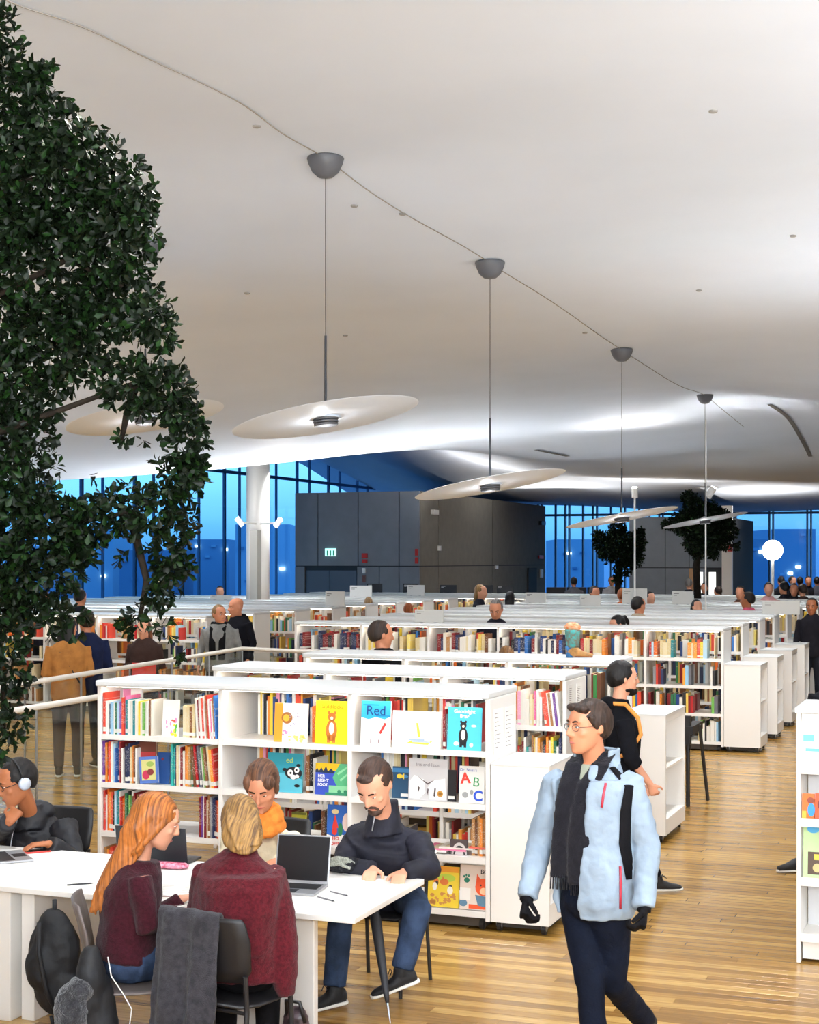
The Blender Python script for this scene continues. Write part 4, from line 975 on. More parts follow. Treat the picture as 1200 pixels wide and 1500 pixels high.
cap_sign(770, 868, 800, 880, rowy(6), SG, 'white plate on a far row near the end of the brown grey wall')
cap_sign(850, 872, 880, 884, rowy(5), SG, 'white plate on a far row left of the capped man')
BKP = mat('black_panel', '1C1B1E', .5)
cap_sign(538, 855, 560, 868, 38.02, BKP, 'black panel with pale print on farthest row left of the corner', True)
cap_sign(591, 855, 613, 868, 38.02, BKP, 'black panel with pale print on farthest row just left of the corner', True)
cap_sign(645, 857, 669, 869, 38.02, BKP, 'black panel with pale print on farthest row right of the corner', True)
cap_sign(700, 857, 722, 869, 38.02, BKP, 'black panel beside the blond woman on the farthest row', True)
cap_sign(728, 858, 752, 870, 38.02, BKP, 'rightmost black panel on the farthest row before the brown grey wall', True)
for j, px in enumerate((815, 845, 875, 900)):
    c = W(px, 865, 50); o = empty('black_screen', (c.x, c.y, 0), 0, 'black screen on a stand by the far window, %s from the left' % ordn(j + 1), 'screen', 'black screens by the far window')
    q = MB(); q.box((-.33, -.03, .95), (.33, .03, 1.55)); bevel(q.build('panel', BKP, o), .01, 1)
    q = MB(); q.tube([(0, 0, 0), (0, 0, 1)], .03, 8); q.box((-.25, -.2, 0), (.25, .2, .02)); q.build('stand', DARKM, o)

# globe lamp far right
gp = W(1132, 806, 36)
gl = empty('globe_lamp', (gp.x, gp.y, 0), 0, 'glowing white globe lamp on a white post at the right', 'lamp')
q = MB(); q.ell((0, 0, gp.z), (.24, .24, .24), n=28, m=16); q.build('globe', mat('globe_glow', 'FFFDF6', .5, emit=6), gl, True)
q = MB(); q.tube([(0, 0, .02), (0, 0, gp.z - .22)], .035, 12); q.lathe([(.2, 0), (.2, .02), (.05, .03)], n=20); q.build('post', WHITE, gl)

# table stand and low white book truck near the backpack man
bs = W(1008, 1180, 15.2)
q = empty('bar_stool', (bs.x, bs.y, 0), 0, 'slim black stand with small shelf in the aisle behind the white cabinet', 'stool')
m_ = MB(); m_.tube([(0, 0, 0), (0, 0, .78)], .022, 8); m_.build('leg', BLACKM, q); m_ = MB(); m_.tube([(.12, .45, 0), (.06, .3, .78)], .018, 8); m_.build('leg', BLACKM, q); m_ = MB(); m_.box((-.04, -.06, .72), (.06, .5, .8)); m_.box((-.05, -.05, .62), (.03, .03, .9)); m_.build('seat', BLACKM, q)
# ------------------------------------------------------------------ trees
def leaf_mesh(name, ln, m):
    q = MB(); w_ = ln * .25
    q.add([(0, 0, 0), (ln * .35, -w_ * .52, ln * .02), (ln * .74, -w_, 0), (ln, 0, -ln * .1), (ln * .74, w_, 0), (ln * .35, w_ * .52, ln * .02), (ln * .6, 0, -ln * .06)], [(0, 1, 6), (1, 2, 6), (2, 3, 6), (3, 4, 6), (4, 5, 6), (5, 0, 6)])
    o = q.build(name, m); me_ = o.data; bpy.data.objects.remove(o); return me_
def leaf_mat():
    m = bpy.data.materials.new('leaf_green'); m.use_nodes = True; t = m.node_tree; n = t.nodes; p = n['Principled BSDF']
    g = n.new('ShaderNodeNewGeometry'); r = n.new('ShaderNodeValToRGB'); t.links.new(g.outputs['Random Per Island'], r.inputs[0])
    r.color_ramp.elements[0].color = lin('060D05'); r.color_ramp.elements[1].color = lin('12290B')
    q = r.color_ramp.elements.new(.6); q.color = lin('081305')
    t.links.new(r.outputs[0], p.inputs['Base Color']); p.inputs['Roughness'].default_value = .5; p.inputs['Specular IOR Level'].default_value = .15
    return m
LEAFM = leaf_mat(); BARK = mat('bark', '1E1812', .9, var=.3, vscale=30, bump=.4)
def blobs3(lst, jY=.0):
    out = []
    for b in lst:
        px, py, r, Y = b[:4]; dens = b[4] if len(b) > 4 else 1.
        out.append((np.array(W(px, py, Y)), r / FP * Y, dens))
    return out
def foliage(parent, blobs, n_ros, ln, seed, keep=0, shell=.3, per=6):
    """rosettes of leaves at twig ends; returns leaves kept out as objects"""
    g = np.random.default_rng(seed)
    wts = np.array([d * r ** 2.3 for _, r, d in blobs]); wts /= wts.sum()
    idx = g.choice(len(blobs), n_ros, p=wts)
    C_ = np.array([b[0] for b in blobs])[idx]; Rr = np.array([b[1] for b in blobs])[idx]
    d = g.normal(size=(n_ros, 3)); d /= np.linalg.norm(d, axis=1)[:, None]
    rad = g.uniform(shell, 1.0, n_ros) ** .6
    P = C_ + d * (Rr * rad)[:, None]
    ax = d * .8 + np.array([0, 0, -.25]) + g.normal(size=(n_ros, 3)) * .45; ax /= np.linalg.norm(ax, axis=1)[:, None]
    # leaves
    base = np.array([(0, 0, 0), (.35, -.13, .02), (.74, -.25, 0), (1, 0, -.1), (.74, .25, 0), (.35, .13, .02), (.6, 0, -.06)]) * ln
    faces = np.array([(0, 1, 6), (1, 2, 6), (2, 3, 6), (3, 4, 6), (4, 5, 6), (5, 0, 6)])
    N = n_ros * per
    A = np.repeat(ax, per, 0); PP = np.repeat(P, per, 0)
    rnd = g.normal(size=(N, 3)); side = rnd - (rnd * A).sum(1)[:, None] * A; side /= np.linalg.norm(side, axis=1)[:, None]
    spl = g.uniform(.3, 1.25, N)[:, None]
    xd = A * np.cos(spl) + side * np.sin(spl); xd[:, 2] -= .12; xd /= np.linalg.norm(xd, axis=1)[:, None]
    yd = np.cross(A, xd); yd /= np.linalg.norm(yd, axis=1)[:, None] + 1e-9; zd = np.cross(xd, yd)
    sc = g.uniform(.65, 1.15, N)
    PP = PP - A * (g.uniform(0, .5, N)[:, None] * ln)
    kept = []
    if keep:
        # leaves nearest to the camera side on the rim
        cam_d_ = -PP[:, 0] * ST + PP[:, 1] * CT
        edge = np.repeat(rad, per) > .86
        order = [i for i in np.argsort(cam_d_) if edge[i]][:keep * 3]
        g.shuffle(order); kept = order[:keep]
    mask = np.ones(N, bool); mask[kept] = False
    V = PP[:, None, :] + (base[None, :, 0:1] * xd[:, None, :] + base[None, :, 1:2] * yd[:, None, :] + base[None, :, 2:3] * zd[:, None, :]) * sc[:, None, None]
    off = np.array(parent.location) if parent else np.zeros(3)
    V = V - off
    Vm = V[mask]; nm = len(Vm)
    me_ = bpy.data.meshes.new('foliage')
    vs_ = Vm.reshape(-1, 3); F_ = (np.arange(nm)[:, None, None] * 7 + faces[None]).reshape(-1, 3)
    me_.vertices.add(len(vs_)); me_.vertices.foreach_set('co', vs_.reshape(-1)); me_.loops.add(F_.size); me_.loops.foreach_set('vertex_index', F_.reshape(-1))
    me_.polygons.add(len(F_)); me_.polygons.foreach_set('loop_start', np.arange(0, F_.size, 3)); me_.polygons.foreach_set('loop_total', np.full(len(F_), 3))
    me_.update(); me_.materials.append(LEAFM)
    o = bpy.data.objects.new('foliage', me_); COL.objects.link(o); o.parent = parent; o['kind'] = 'stuff'
    if kept:
        lm = leaf_mesh('leaf', ln, LEAFM)
        for i in kept:
            M3 = Matrix((xd[i], yd[i], zd[i])).transposed().to_4x4(); M3 = Matrix.Translation(Vector(PP[i] - off)) @ M3 @ Matrix.Scale(float(sc[i]), 4)
            l = bpy.data.objects.new('leaf', lm); COL.objects.link(l); l.parent = parent; l.matrix_local = M3
    return P
YT = 6.3
tb = W(-190, 820, YT)
tree = empty('indoor_tree', (tb.x, tb.y, 0), 0, 'tall dark leafy indoor tree overhanging the tables at the left', 'tree')
BL = [(-20, 60, 55, 6.3), (15, 140, 60, 6.3), (60, 185, 62, 6.2), (40, 270, 105, 6.3), (115, 235, 66, 6.1), (160, 275, 66, 6.2), (190, 300, 50, 6.1), (60, 400, 130, 6.4), (165, 350, 75, 6.2), (180, 425, 58, 6.3), (85, 500, 85, 6.3), (200, 470, 46, 6.2), (225, 470, 40, 6.1), (232, 495, 26, 6.1),
      (10, 560, 60, 6.3), (60, 580, 50, 6.3, .5), (150, 545, 36, 6.2, .45), (195, 560, 52, 6.2), (235, 570, 46, 6.1), (262, 610, 42, 6.2), (275, 655, 36, 6.2), (283, 700, 30, 6.2), (262, 700, 48, 6.2), (20, 640, 62, 6.3), (62, 650, 30, 6.2, .5), (10, 720, 66, 6.3), (50, 740, 45, 6.2), (70, 775, 60, 6.2), (125, 765, 46, 6.2), (175, 750, 42, 6.2), (225, 750, 46, 6.1), (262, 775, 34, 6.2), (248, 815, 40, 6.2), (245, 850, 34, 6.2),
      (60, 830, 66, 6.2), (10, 850, 72, 6.3), (105, 800, 34, 6.2), (120, 830, 30, 6.1, .5), (232, 878, 26, 6.1, .8), (212, 905, 30, 6.1, .6), (182, 915, 17, 6.1, .6), (240, 925, 16, 6.1, .8), (262, 955, 12, 6.1, .9), (70, 900, 36, 6.2), (105, 905, 32, 6.1), (12, 935, 42, 6.2), (8, 1000, 40, 6.1), (12, 1060, 32, 6.1), (0, 1095, 22, 6.1),
      (180, 640, 14, 6.2, .35), (130, 690, 22, 6.2, .4), (205, 640, 14, 6.2, .4), (75, 690, 18, 6.2, .4), (140, 150, 10, 6.1, .5), (165, 185, 12, 6.1, .5), (70, 95, 14, 6.2, .5), (45, 110, 24, 6.2), (310, 630, 8, 6.1, .5), (135, 790, 24, 6.2, .4), (180, 800, 24, 6.2, .4), (-60, 300, 120, 6.6), (-60, 600, 110, 6.6), (-60, 850, 110, 6.6), (60, 120, 26, 6.3, .6)]
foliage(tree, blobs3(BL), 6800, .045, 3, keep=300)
# limbs carry the sprays
q = MB(); off = Vector(tree.location)
q.tube([Vector((0, 0, 0)), W(-170, 900, YT) - off, W(-140, 600, YT) - off, W(-120, 300, YT) - off], [.09, .075, .06, .03], 10); q.build('trunk', BARK, tree, True)
for pts in ([(-150, 700), (-20, 640), (90, 600), (200, 560), (262, 620)], [(-160, 850), (-20, 800), (90, 770), (190, 750), (255, 800)], [(-140, 500), (0, 430), (100, 380), (180, 420)], [(-130, 350), (-10, 280), (100, 250), (180, 290)], [(-160, 900), (-20, 900), (5, 1000), (6, 1080)],
            [(200, 560), (185, 610), (178, 645)], [(190, 750), (215, 850), (205, 905)]):
    q = MB(); q.tube([W(a, b, YT - .05) - off for a, b in pts], [.015 * (1 - i / len(pts)) + .004 for i in range(len(pts))], 6); q.build('branch', BARK, tree, True)
pl = MB(); pl.lathe([(.32, 0), (.38, .3), (.4, .5), (.36, .5), (.34, .42)], n=28); pl.build('planter', mat('planter_grey', '8E8C88', .7), tree, True)

def small_tree(px, yl, blobs, label, n, ln, seed, trunk):
    Y = atl(px, yl); b0 = W(px, 820, Y)
    t = empty('potted_tree', (b0.x, b0.y, 0), 0, label, 'tree')
    foliage(t, blobs3([(a, b, r, Y + dy) for a, b, r, dy in blobs]), n, ln, seed, per=6, shell=.2)
    q = MB(); tp = [W(a, b, Y) - Vector((b0.x, b0.y, 0)) for a, b in trunk]; q.tube([Vector((0, 0, .4))] + tp, [.09, .08, .05, .02][:len(tp) + 1], 8); q.build('trunk', BARK, t, True)
    q = MB(); q.lathe([(.3, 0), (.36, .25), (.38, .45), (.3, .45)], n=24); q.build('planter', mat('planter_grey', '8E8C88', .7), t, True)
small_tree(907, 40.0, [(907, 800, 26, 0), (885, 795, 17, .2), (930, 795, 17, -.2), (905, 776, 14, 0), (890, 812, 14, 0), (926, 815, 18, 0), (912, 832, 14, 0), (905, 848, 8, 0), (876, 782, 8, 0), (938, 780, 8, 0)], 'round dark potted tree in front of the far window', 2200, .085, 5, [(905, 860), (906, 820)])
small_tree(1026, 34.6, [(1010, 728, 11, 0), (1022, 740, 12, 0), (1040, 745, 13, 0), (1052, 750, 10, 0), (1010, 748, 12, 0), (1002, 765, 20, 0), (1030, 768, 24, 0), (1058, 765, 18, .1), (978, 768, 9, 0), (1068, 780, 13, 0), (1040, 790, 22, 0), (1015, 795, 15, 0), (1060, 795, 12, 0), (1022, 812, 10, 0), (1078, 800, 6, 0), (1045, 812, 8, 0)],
           'large dark potted tree standing behind the white pole at right', 3000, .08, 8, [(1020, 830), (1025, 790), (1030, 750)])

light('SPOT', W(420, 10, 6.9), 330, (1, .97, .9), W(190, 250, 6.2), spot_size=math.radians(42), spot_blend=1, shadow_soft_size=.05)

# ------------------------------------------------------------------ table and what lies on it
TX, TY0, TY1, TZ = -2.853, 6.77, 7.735, .73
tbl = empty('work_table', (-5.2, 7.25, 0), 0, 'long white work table shared by the seated readers', 'table')
q = MB(); q.box((-9.0 + 5.2, TY0 - 7.25, TZ - .03), (TX + 5.2, TY1 - 7.25, TZ)); bevel(q.build('tabletop', WHITE, tbl), .004)
q = MB(); q.box((-3.62 + 5.2, -.34, 0), (-3.13 + 5.2, -.29, TZ - .03)); bevel(q.build('pedestal', WHITE, tbl), .006)
q = MB(); q.box((-6.4 + 5.2, -.42, 0.0), (-4.86 + 5.2, -.1, TZ - .03)); bevel(q.build('pedestal', WHITE, tbl), .006)
q = MB(); q.box((-4.83 + 5.2, -.36, 0), (-4.75 + 5.2, .36, TZ - .03)); q.build('leg', WHITE, tbl)
CHM = mat('chair_black', '141214', .5); CHMW = mat('chair_edge', '5A4A44', .5)
def chair(loc, rz, label, legh=.44, m=None, lm=None, back=.86):
    """faces +y before turning"""
    c = empty('chair', loc, rz, label, 'chair', None); m = m or CHM; lm = lm or CHM
    q = MB(); q.loft([(Vector((0, y, .45 + dz)), X_, Vector((0, 0, 1)), .2 + w_, .009) for y, dz, w_ in ((-.2, .012, -.02), (-.1, .0, .01), (.05, -.004, .015), (.17, .0, .01), (.22, -.012, -.02))], 16, .35); q.build('seat', m, c, True)
    q = MB(); rs = []
    for z, y, w_ in ((.56, -.19, .17), (.62, -.2, .205), (.75, -.225, .215), (back - .02, -.25, .205), (back, -.254, .19)):
        ring = []
        for s_ in (1, -1):
            for i in range(9):
                u = (-1 + i / 4) * s_; ring.append(Vector((u * w_, y - .006 * s_ + .035 * u * u, z)))
        rs.append(ring)
    q.rings(rs); q.build('backrest', m, c, True)
    for sx_ in (-1, 1):
        q = MB(); q.tube([(sx_ * .19, .19, .44), (sx_ * .2, .21, 0)], .0115, 8); q.build('leg', lm, c)
        q = MB(); q.tube([(sx_ * .19, -.185, .6), (sx_ * .19, -.17, .44), (sx_ * .2, -.22, 0)], .0115, 8); q.build('leg', lm, c)
    q = MB(); q.tube([(-.19, -.17, .43), (.19, -.17, .43)], .009, 6); q.tube([(-.19, .19, .43), (.19, .19, .43)], .009, 6); q.build('seat_frame', lm, c)
    return c
def on_table(px, py, z=TZ): return WZ(px, py, z)
LAPD = mat('laptop_dark', '26282C', .45, .3); LAPS = mat('laptop_silver', 'B8BABE', .35, .6); SCRN = mat('laptop_screen', '141417', .25)
def laptop(loc, rz, label, open_=110, m=None, wd=.33, dp=.23):
    c = empty('laptop', loc, rz, label, 'laptop'); m = m or LAPS
    q = MB(); q.box((-wd / 2, -dp / 2, .0015), (wd / 2, dp / 2, .014)); bevel(q.build('base', m, c), .003)
    for r_ in range(4):
        for k_ in range(11):
            pass
    q = MB(); q.box((-wd * .43, -dp * .08, .0141), (wd * .43, dp * .4, .0155)); kb = q.build('keyboard', BLACKM, c)
    q = MB(); q.box((-wd * .14, -dp * .45, .0141), (wd * .14, -dp * .14, .0148)); q.build('trackpad', LAPD, c)
    a = math.radians(open_ - 90); M = Matrix.Translation((0, dp / 2, .014)) @ Matrix.Rotation(-a, 4, 'X')
    q = MB(); q.box((-wd / 2, -.003, 0), (wd / 2, .004, dp), M); l = q.build('lid', m, c); bevel(l, .002)
    q = MB(); q.box((-wd / 2 + .008, -.0045, .012), (wd / 2 - .008, -.0031, dp - .008), M); q.build('screen', SCRN, c)
    return c
# laptops: lid back toward us for the one behind the girl, screen toward us for the one right of the cardigan
p = on_table(228, 1262); laptop((p.x, p.y + .05, TZ), PI + .1, 'dark laptop seen from its lid back, beside the long haired girl', 100, LAPD, .43, .2)
p = on_table(428, 1305); laptop((p.x, p.y + .02, TZ), .12, 'silver laptop with dark screen, right of the dark red cardigan', 105, LAPS, .30, .25)
p = on_table(6, 1262); laptop((p.x - .04, p.y + .08, TZ), PI - .75, 'silver laptop at the left frame edge, in front of headphone man', 105, LAPS, .33, .24)
RED2 = mat('phone_red', 'D8352A', .4)
p = on_table(54, 1248); c = empty('phone', (p.x, p.y, TZ), -.75, 'red cased phone lying on the table by the headphone man', 'phone')
bevel(MB().box((-.04, -.075, 0), (.04, .075, .009)).build('case', RED2, c), .003); MB().box((-.035, -.07, .009), (.035, .07, .0105)).build('screen', SCRN, c)
p = on_table(248, 1272); c = empty('pencil_case', (p.x, p.y, TZ), .1, 'pink pencil case lying beside the long haired girl', 'pouch')
q = MB(); q.loft([(Vector((x, 0, .018)), Y_, Vector((0, 0, 1)), w_, h_) for x, w_, h_ in ((-.12, .02, .006), (-.1, .04, .016), (0, .045, .02), (.09, .04, .016), (.11, .02, .008))], 12); q.build('pouch', mat('pouch_pink', 'E8A0B4', .6, var=.25, vscale=40, col2='C83A62'), c, True)
q = MB(); q.tube([(-.1, 0, .037), (.09, .004, .036)], .003, 6); q.build('zipper', mat('zip_dark', '6A3048', .5), c)
def open_book(px, py, rz, label, w_=.19, h_=.26):
    p = on_table(px, py); c = empty('open_book', (p.x, p.y, TZ), rz, label, 'book')
    for s_, nmq in ((-1, 'pages'), (1, 'pages')):
        rs = []
        for i in range(8):
            u = i / 7; x = s_ * u * w_; z = .004 + .016 * math.sin(min(1, u * 1.6) * PI * .5) * (1 - .45 * u)
            rs.append([Vector((x, -h_ / 2, z)), Vector((x, h_ / 2, z)), Vector((x, h_ / 2, .002)), Vector((x, -h_ / 2, .002))])
        if s_ < 0: rs.reverse()
        q = MB(); q.rings(rs); q.build(nmq, PAPER, c)
    q = MB(); q.box((-w_ - .004, -h_ / 2 - .004, 0), (w_ + .004, h_ / 2 + .004, .002)); q.build('cover', mat('cover_dark_red', '7A3A38', .6), c)
    l = MB()
    for s_ in (-1, 1):
        for i in range(9): 
            x0_ = .03 if s_ > 0 else -w_ + .02
            l.box((x0_, -h_ / 2 + .03 + i * .022, .0172), (x0_ + w_ * .7, -h_ / 2 + .034 + i * .022, .0176))
    l.build('printed_lines', flat('B8B2AA'), c)
open_book(262, 1306, .25, 'open book with white pages lying between girl and red cardigan')
open_book(250, 1330, -.1, 'second open book nearer the table edge beside the girl', .17, .2)
def sheet(px, py, rz, label, w_=.21, h_=.29, m=None):
    p = on_table(px, py); return tag(MB().box((-w_ / 2, -h_ / 2, .0), (w_ / 2, h_ / 2, .0012)).build('paper_sheet', m or PAPER, loc=(p.x, p.y, TZ)), label, 'paper')
sheet(190, 1290, .3, 'white sheet lying left of the girl on the table')
def pen(px, py, rz, label, m):
    p = on_table(px, py); c = empty('pen', (p.x, p.y, TZ + .004), rz, label, 'pen')
    q = MB(); q.tube([(-.07, 0, 0), (.055, 0, 0)], .004, 8); q.build('barrel', m, c); q = MB(); q.tube([(.055, 0, 0), (.07, 0, 0)], [.0035, .001], 8); q.build('tip', BLACKM, c)
pen(288, 1310, .6, 'red pencil lying on the open pages by red cardigan', mat('pen_red', 'A84A34', .4)); pen(118, 1296, .7, 'dark pen on the table behind the girl chair back', BLACKM)
pen(478, 1318, -.5, 'thin grey pencil lying right of the silver laptop', mat('pen_grey', '77757A', .4)); pen(497, 1310, -.45, 'grey pencil farther right on the bare white table', mat('pen_grey', '77757A', .4))
# crumpled knit hat with gloves
p = on_table(497, 1281); c = empty('hat_and_gloves', (p.x, p.y + .05, TZ), .1, 'crumpled black and grey knitted hat on the table corner', 'hat')
q = MB(); q.ell((0, 0, .03), (.085, .06, .03)); q.ell((-.03, .01, .055), (.055, .05, .028)); q.ell((.04, .0, .06), (.05, .045, .03)); o = q.build('hat', mat('knit_black', '26262A', .95, var=.4, vscale=60, bump=.6, bscale=150), c); remesh(o, .006, 4, .012, .04)
q = MB(); q.tube([(-.07, -.03, .07), (-.02, -.045, .085), (.03, -.04, .08), (.07, -.02, .06)], [.012, .016, .016, .012], 8); q.tube([(-.06, -.05, .05), (0, -.06, .06), (.06, -.05, .035)], [.01, .013, .01], 8); o = q.build('knit_fold', mat('knit_pale', '9A9C90', .95, var=.3, vscale=120, bump=.7, bscale=200), c); remesh(o, .005, 2, .008, .02)
# folded long umbrella leaning under the table end
ut = W(572, 1503, 8.05); uh = W(541, 1280, 8.42); c = empty('umbrella', (ut.x, ut.y, 0), 0, 'black folded umbrella leaning against the table end by the bearded man', 'umbrella'); o0 = Vector((ut.x, ut.y, 0))
a = Vector((0, 0, .01)); b = uh - o0; dv = (b - a); f = lambda t_: a + dv * t_
UMB = mat('umbrella_black', '1E2026', .6, bump=.2)
q = MB(); q.tube([f(0), f(.14)], [.003, .006], 8); q.build('tip', STEEL, c)
q = MB(); q.tube([f(.13), f(.2), f(.45), f(.68), f(.72), f(.78), f(.82)], [.01, .017, .026, .032, .026, .034, .012], 12); o = q.build('canopy', UMB, c, True)
sd = Vector((-.06, 0, 0)); up = dv.normalized(); hp = [f(.82), f(.97)] + [f(.97) + up * (math.sin(t_) * .035) + Vector((-1, 0, 0)) * (.035 - math.cos(t_) * .035) for t_ in (.5, 1.1, 1.6, 2.2, 2.8)]
hp += [hp[-1] - up * .03]
q = MB(); q.tube(hp, [.006, .008] + [.012] * 6, 10); q.build('handle', BLACKM, c, True)

# chairs
pc = W(262, 1490, 6.95)
_p = W(334, 1500, 7.05); chair((_p.x, _p.y, 0), -.12, 'dark chair holding the dark red cardigan sitter and a grey coat').scale = (1.15, 1, 1)
_g = W(186, 1500, 7.25); chair((_g.x, _g.y, 0), -PI / 2 + .55, 'dark curved chair under the long haired girl', m=mat('chair_brown_grey', '5E5450', .5))
_m = W(562, 1400, 8.8); chair((_m.x, _m.y, 0), PI - .05, 'black chair under the bearded man')
_h = W(70, 1400, 9.65); chair((_h.x, _h.y, 0), PI + .1, 'black chair under the headphone man')
# coat over the chair back
COATM = mat('wool_grey', '333135', .95, var=.3, vscale=35, bump=.6, bscale=180, sheen=.1)
def drape(name, loc, rz, label, wd, front, backl, m, cat, seed, top=.875, tk=.03):
    c = empty(name, loc, rz, label, cat); q = MB(); rr = random.Random(seed); rs = []
    n_ = 26
    prof = [(-.005 + tk + .02, top - front), (-.0 + tk, top - front * .6), (tk, top - front * .2), (tk * .8, top - .01), (0, top + .012), (-tk * .8, top - .01), (-tk - .02, top - backl * .3), (-tk - .04, top - backl * .6), (-tk - .055, top - backl)]
    ph = [rr.uniform(0, 6) for _ in range(4)]
    for k_, (y, z) in enumerate(prof):
        ring = []
        hang = max(0, (top - z) / max(backl, .01))
        for s_ in (1, -1):
            for i in range(n_ // 2):
                u = (-1 + 2 * i / (n_ // 2 - 1)) * s_
                w_ = wd * (.5 - .04 * hang * math.sin(ph[3] + 2 * u))
                fold = (.022 * math.sin(u * 7 + ph[0]) + .014 * math.sin(u * 13 + ph[1])) * (.25 + hang)
                ring.append(Vector((u * w_ + .01 * math.sin(ph[2] + k_), y + fold + (.011 if s_ < 0 else -.011), z + .012 * math.sin(u * 5 + ph[1]) * hang)))
        rs.append(ring)
    q.rings(rs); o = q.build('cloth', m, c); remesh(o, .012, 3, .012, .05)
    return c
_c = W(278, 1500, 6.87); drape('coat', (_c.x, _c.y, 0), -.12, 'dark grey wool coat hanging over the back of a chair', .34, .25, .72, COATM, 'coat', 4)
# bags
def blobby(name, cname, loc, label, cat, parts, m, vox=.012, dsp=.02, ds=.08):
    c = empty(cname, loc, 0, label, cat); q = MB()
    for cc, rr in parts: q.ell(cc, rr)
    o = q.build(name, m, c); remesh(o, vox, 3, dsp, ds); return c
bp_ = W(80, 1440, 7.9); BAGM = mat('nylon_black', '0C0C10', .7, bump=.3, bscale=30)
c = blobby('bag_body', 'backpack', (bp_.x, bp_.y, 0), 'large black backpack hanging under the table beside the girl', 'backpack', [((0, 0, .42), (.15, .1, .2)), ((.02, 0, .25), (.14, .1, .15)), ((-.03, -.06, .36), (.1, .07, .14)), ((0, 0, .56), (.09, .07, .09))], BAGM)
q = MB(); q.tube([(-.02, -.11, .6), (.0, -.14, .45), (.04, -.13, .25), (.06, -.08, .15)], .012, 6); q.tube([(0, 0, .6), (0, .0, .695)], .012, 6); q.tube([(0, -.03, .1), (0, 0, .0)], .01, 6); q.build('strap', BAGM, c, True)
pf = W(122, 1470, 7.0)
FUR = mat('fur_grey', '2A2A2E', .95, var=.5, vscale=40, bump=1., bscale=120, sheen=.4)
c = blobby('jacket_body', 'jacket', (pf.x, pf.y, 0), 'black jacket with grey fur hood heaped against the chair of the girl', 'jacket', [((.04, 0, .5), (.07, .08, .2)), ((.06, .05, .3), (.08, .09, .26)), ((.02, 0, .12), (.08, .08, .12))], BAGM)
q = MB(); q.ell((-.02, -.07, .4), (.085, .07, .13)); q.ell((-.05, -.05, .3), (.07, .07, .09)); q.ell((.02, -.06, .5), (.07, .06, .06)); o = q.build('fur_hood', FUR, c); remesh(o, .008, 2, .016, .03)
pg = W(437, 1500, 7.35)
c = blobby('bag_body', 'handbag', (pg.x, pg.y, 0), 'brown black shiny bag on floor between cardigan and bearded man', 'bag', [((0, 0, .12), (.09, .07, .12)), ((-.01, 0, .22), (.07, .05, .09))], mat('bag_brown', '4A3A3E', .35, var=.4, vscale=25, col2='2A2226'), .008, .02, .05)
q = MB(); q.tube([(-.05, -.02, .24), (-.04, -.05, .34), (.03, -.05, .34), (.05, -.03, .24)], .01, 6); q.build('strap', BLACKM, c, True)
# charging cable hanging by the girl
q = MB(); q.tube([W(158, 1402, 6.9), W(163, 1430, 6.88), W(180, 1455, 6.86), W(193, 1478, 6.86), W(190, 1500, 6.88), W(196, 1567, 6.9)], .0028, 6); tag(q.build('charging_cable', WHITE, None, True), 'thin white cable hanging beside the jeans of the long haired girl', 'cable')
# ------------------------------------------------------------------ people
def V3(*a): return Vector(a)
def LD(x, y, z=0.):
    """direction: x to the right of the view, y away from it"""
    return Vector((x * CT - y * ST, x * ST + y * CT, z)).normalized()
UP = Vector((0, 0, 1))
HSEC = [(-.119, .058, .018, .014), (-.108, .05, .036, .034), (-.088, .032, .051, .06), (-.058, .02, .0625, .077), (-.02, .01, .07, .088), (.02, .003, .0745, .094), (.05, -.002, .0755, .096), (.08, -.006, .069, .087), (.1, -.008, .054, .069), (.114, -.008, .03, .04), (.12, -.008, .008, .01)]
def head_frame(J):
    f = J['look'].normalized(); u0 = J.get('hup', UP); r = f.cross(u0).normalized(); u = r.cross(f).normalized()
    return r, f, u
def hp(J, x, y, z):
    r, f, u = head_frame(J); s = J.get('hs', 1.); return J['head'] + (r * x + f * y + u * z) * s
def hM(J):
    r, f, u = head_frame(J); return Matrix((r, f, u)).transposed().to_4x4()
def add_head(q, J, ears=True):
    r, f, u = head_frame(J); s = J.get('hs', 1.); M = hM(J)
    q.loft([(J['head'] + (u * z + f * cy) * s, r, f, rx * s, ry * s) for z, cy, rx, ry in HSEC], 24)
    q.tube([hp(J, 0, .09, .028), hp(J, 0, .103, .004), hp(J, 0, .116, -.024), hp(J, 0, .1, -.034)], [.008 * s, .01 * s, .0135 * s, .01 * s], 8)
    for sx_ in (-1, 1):
        q.ell(hp(J, sx_ * .012, .1, -.03), (.009 * s, .01 * s, .007 * s), M, 8, 6)
        q.ell(hp(J, sx_ * .031, .083, .032), (.023 * s, .013 * s, .008 * s), M, 8, 6)
        q.ell(hp(J, sx_ * .042, .064, -.022), (.022 * s, .022 * s, .02 * s), M, 8, 6)
        if ears:
            q.ell(hp(J, sx_ * .078, -.012, .0), (.009 * s, .019 * s, .031 * s), M, 10, 8)
    q.ell(hp(J, 0, .088, -.064), (.025 * s, .012 * s, .013 * s), M, 10, 6)
    q.ell(hp(J, 0, .076, -.103), (.022 * s, .018 * s, .016 * s), M, 10, 6)
    q.tube([J['neck'] - UP * .04 , J['neck'] * .5 + hp(J, 0, -.015, -.08) * .5, hp(J, 0, -.012, -.05)], [.058 * J.get('nk', 1), .053 * J.get('nk', 1), .054 * J.get('nk', 1)], 14)
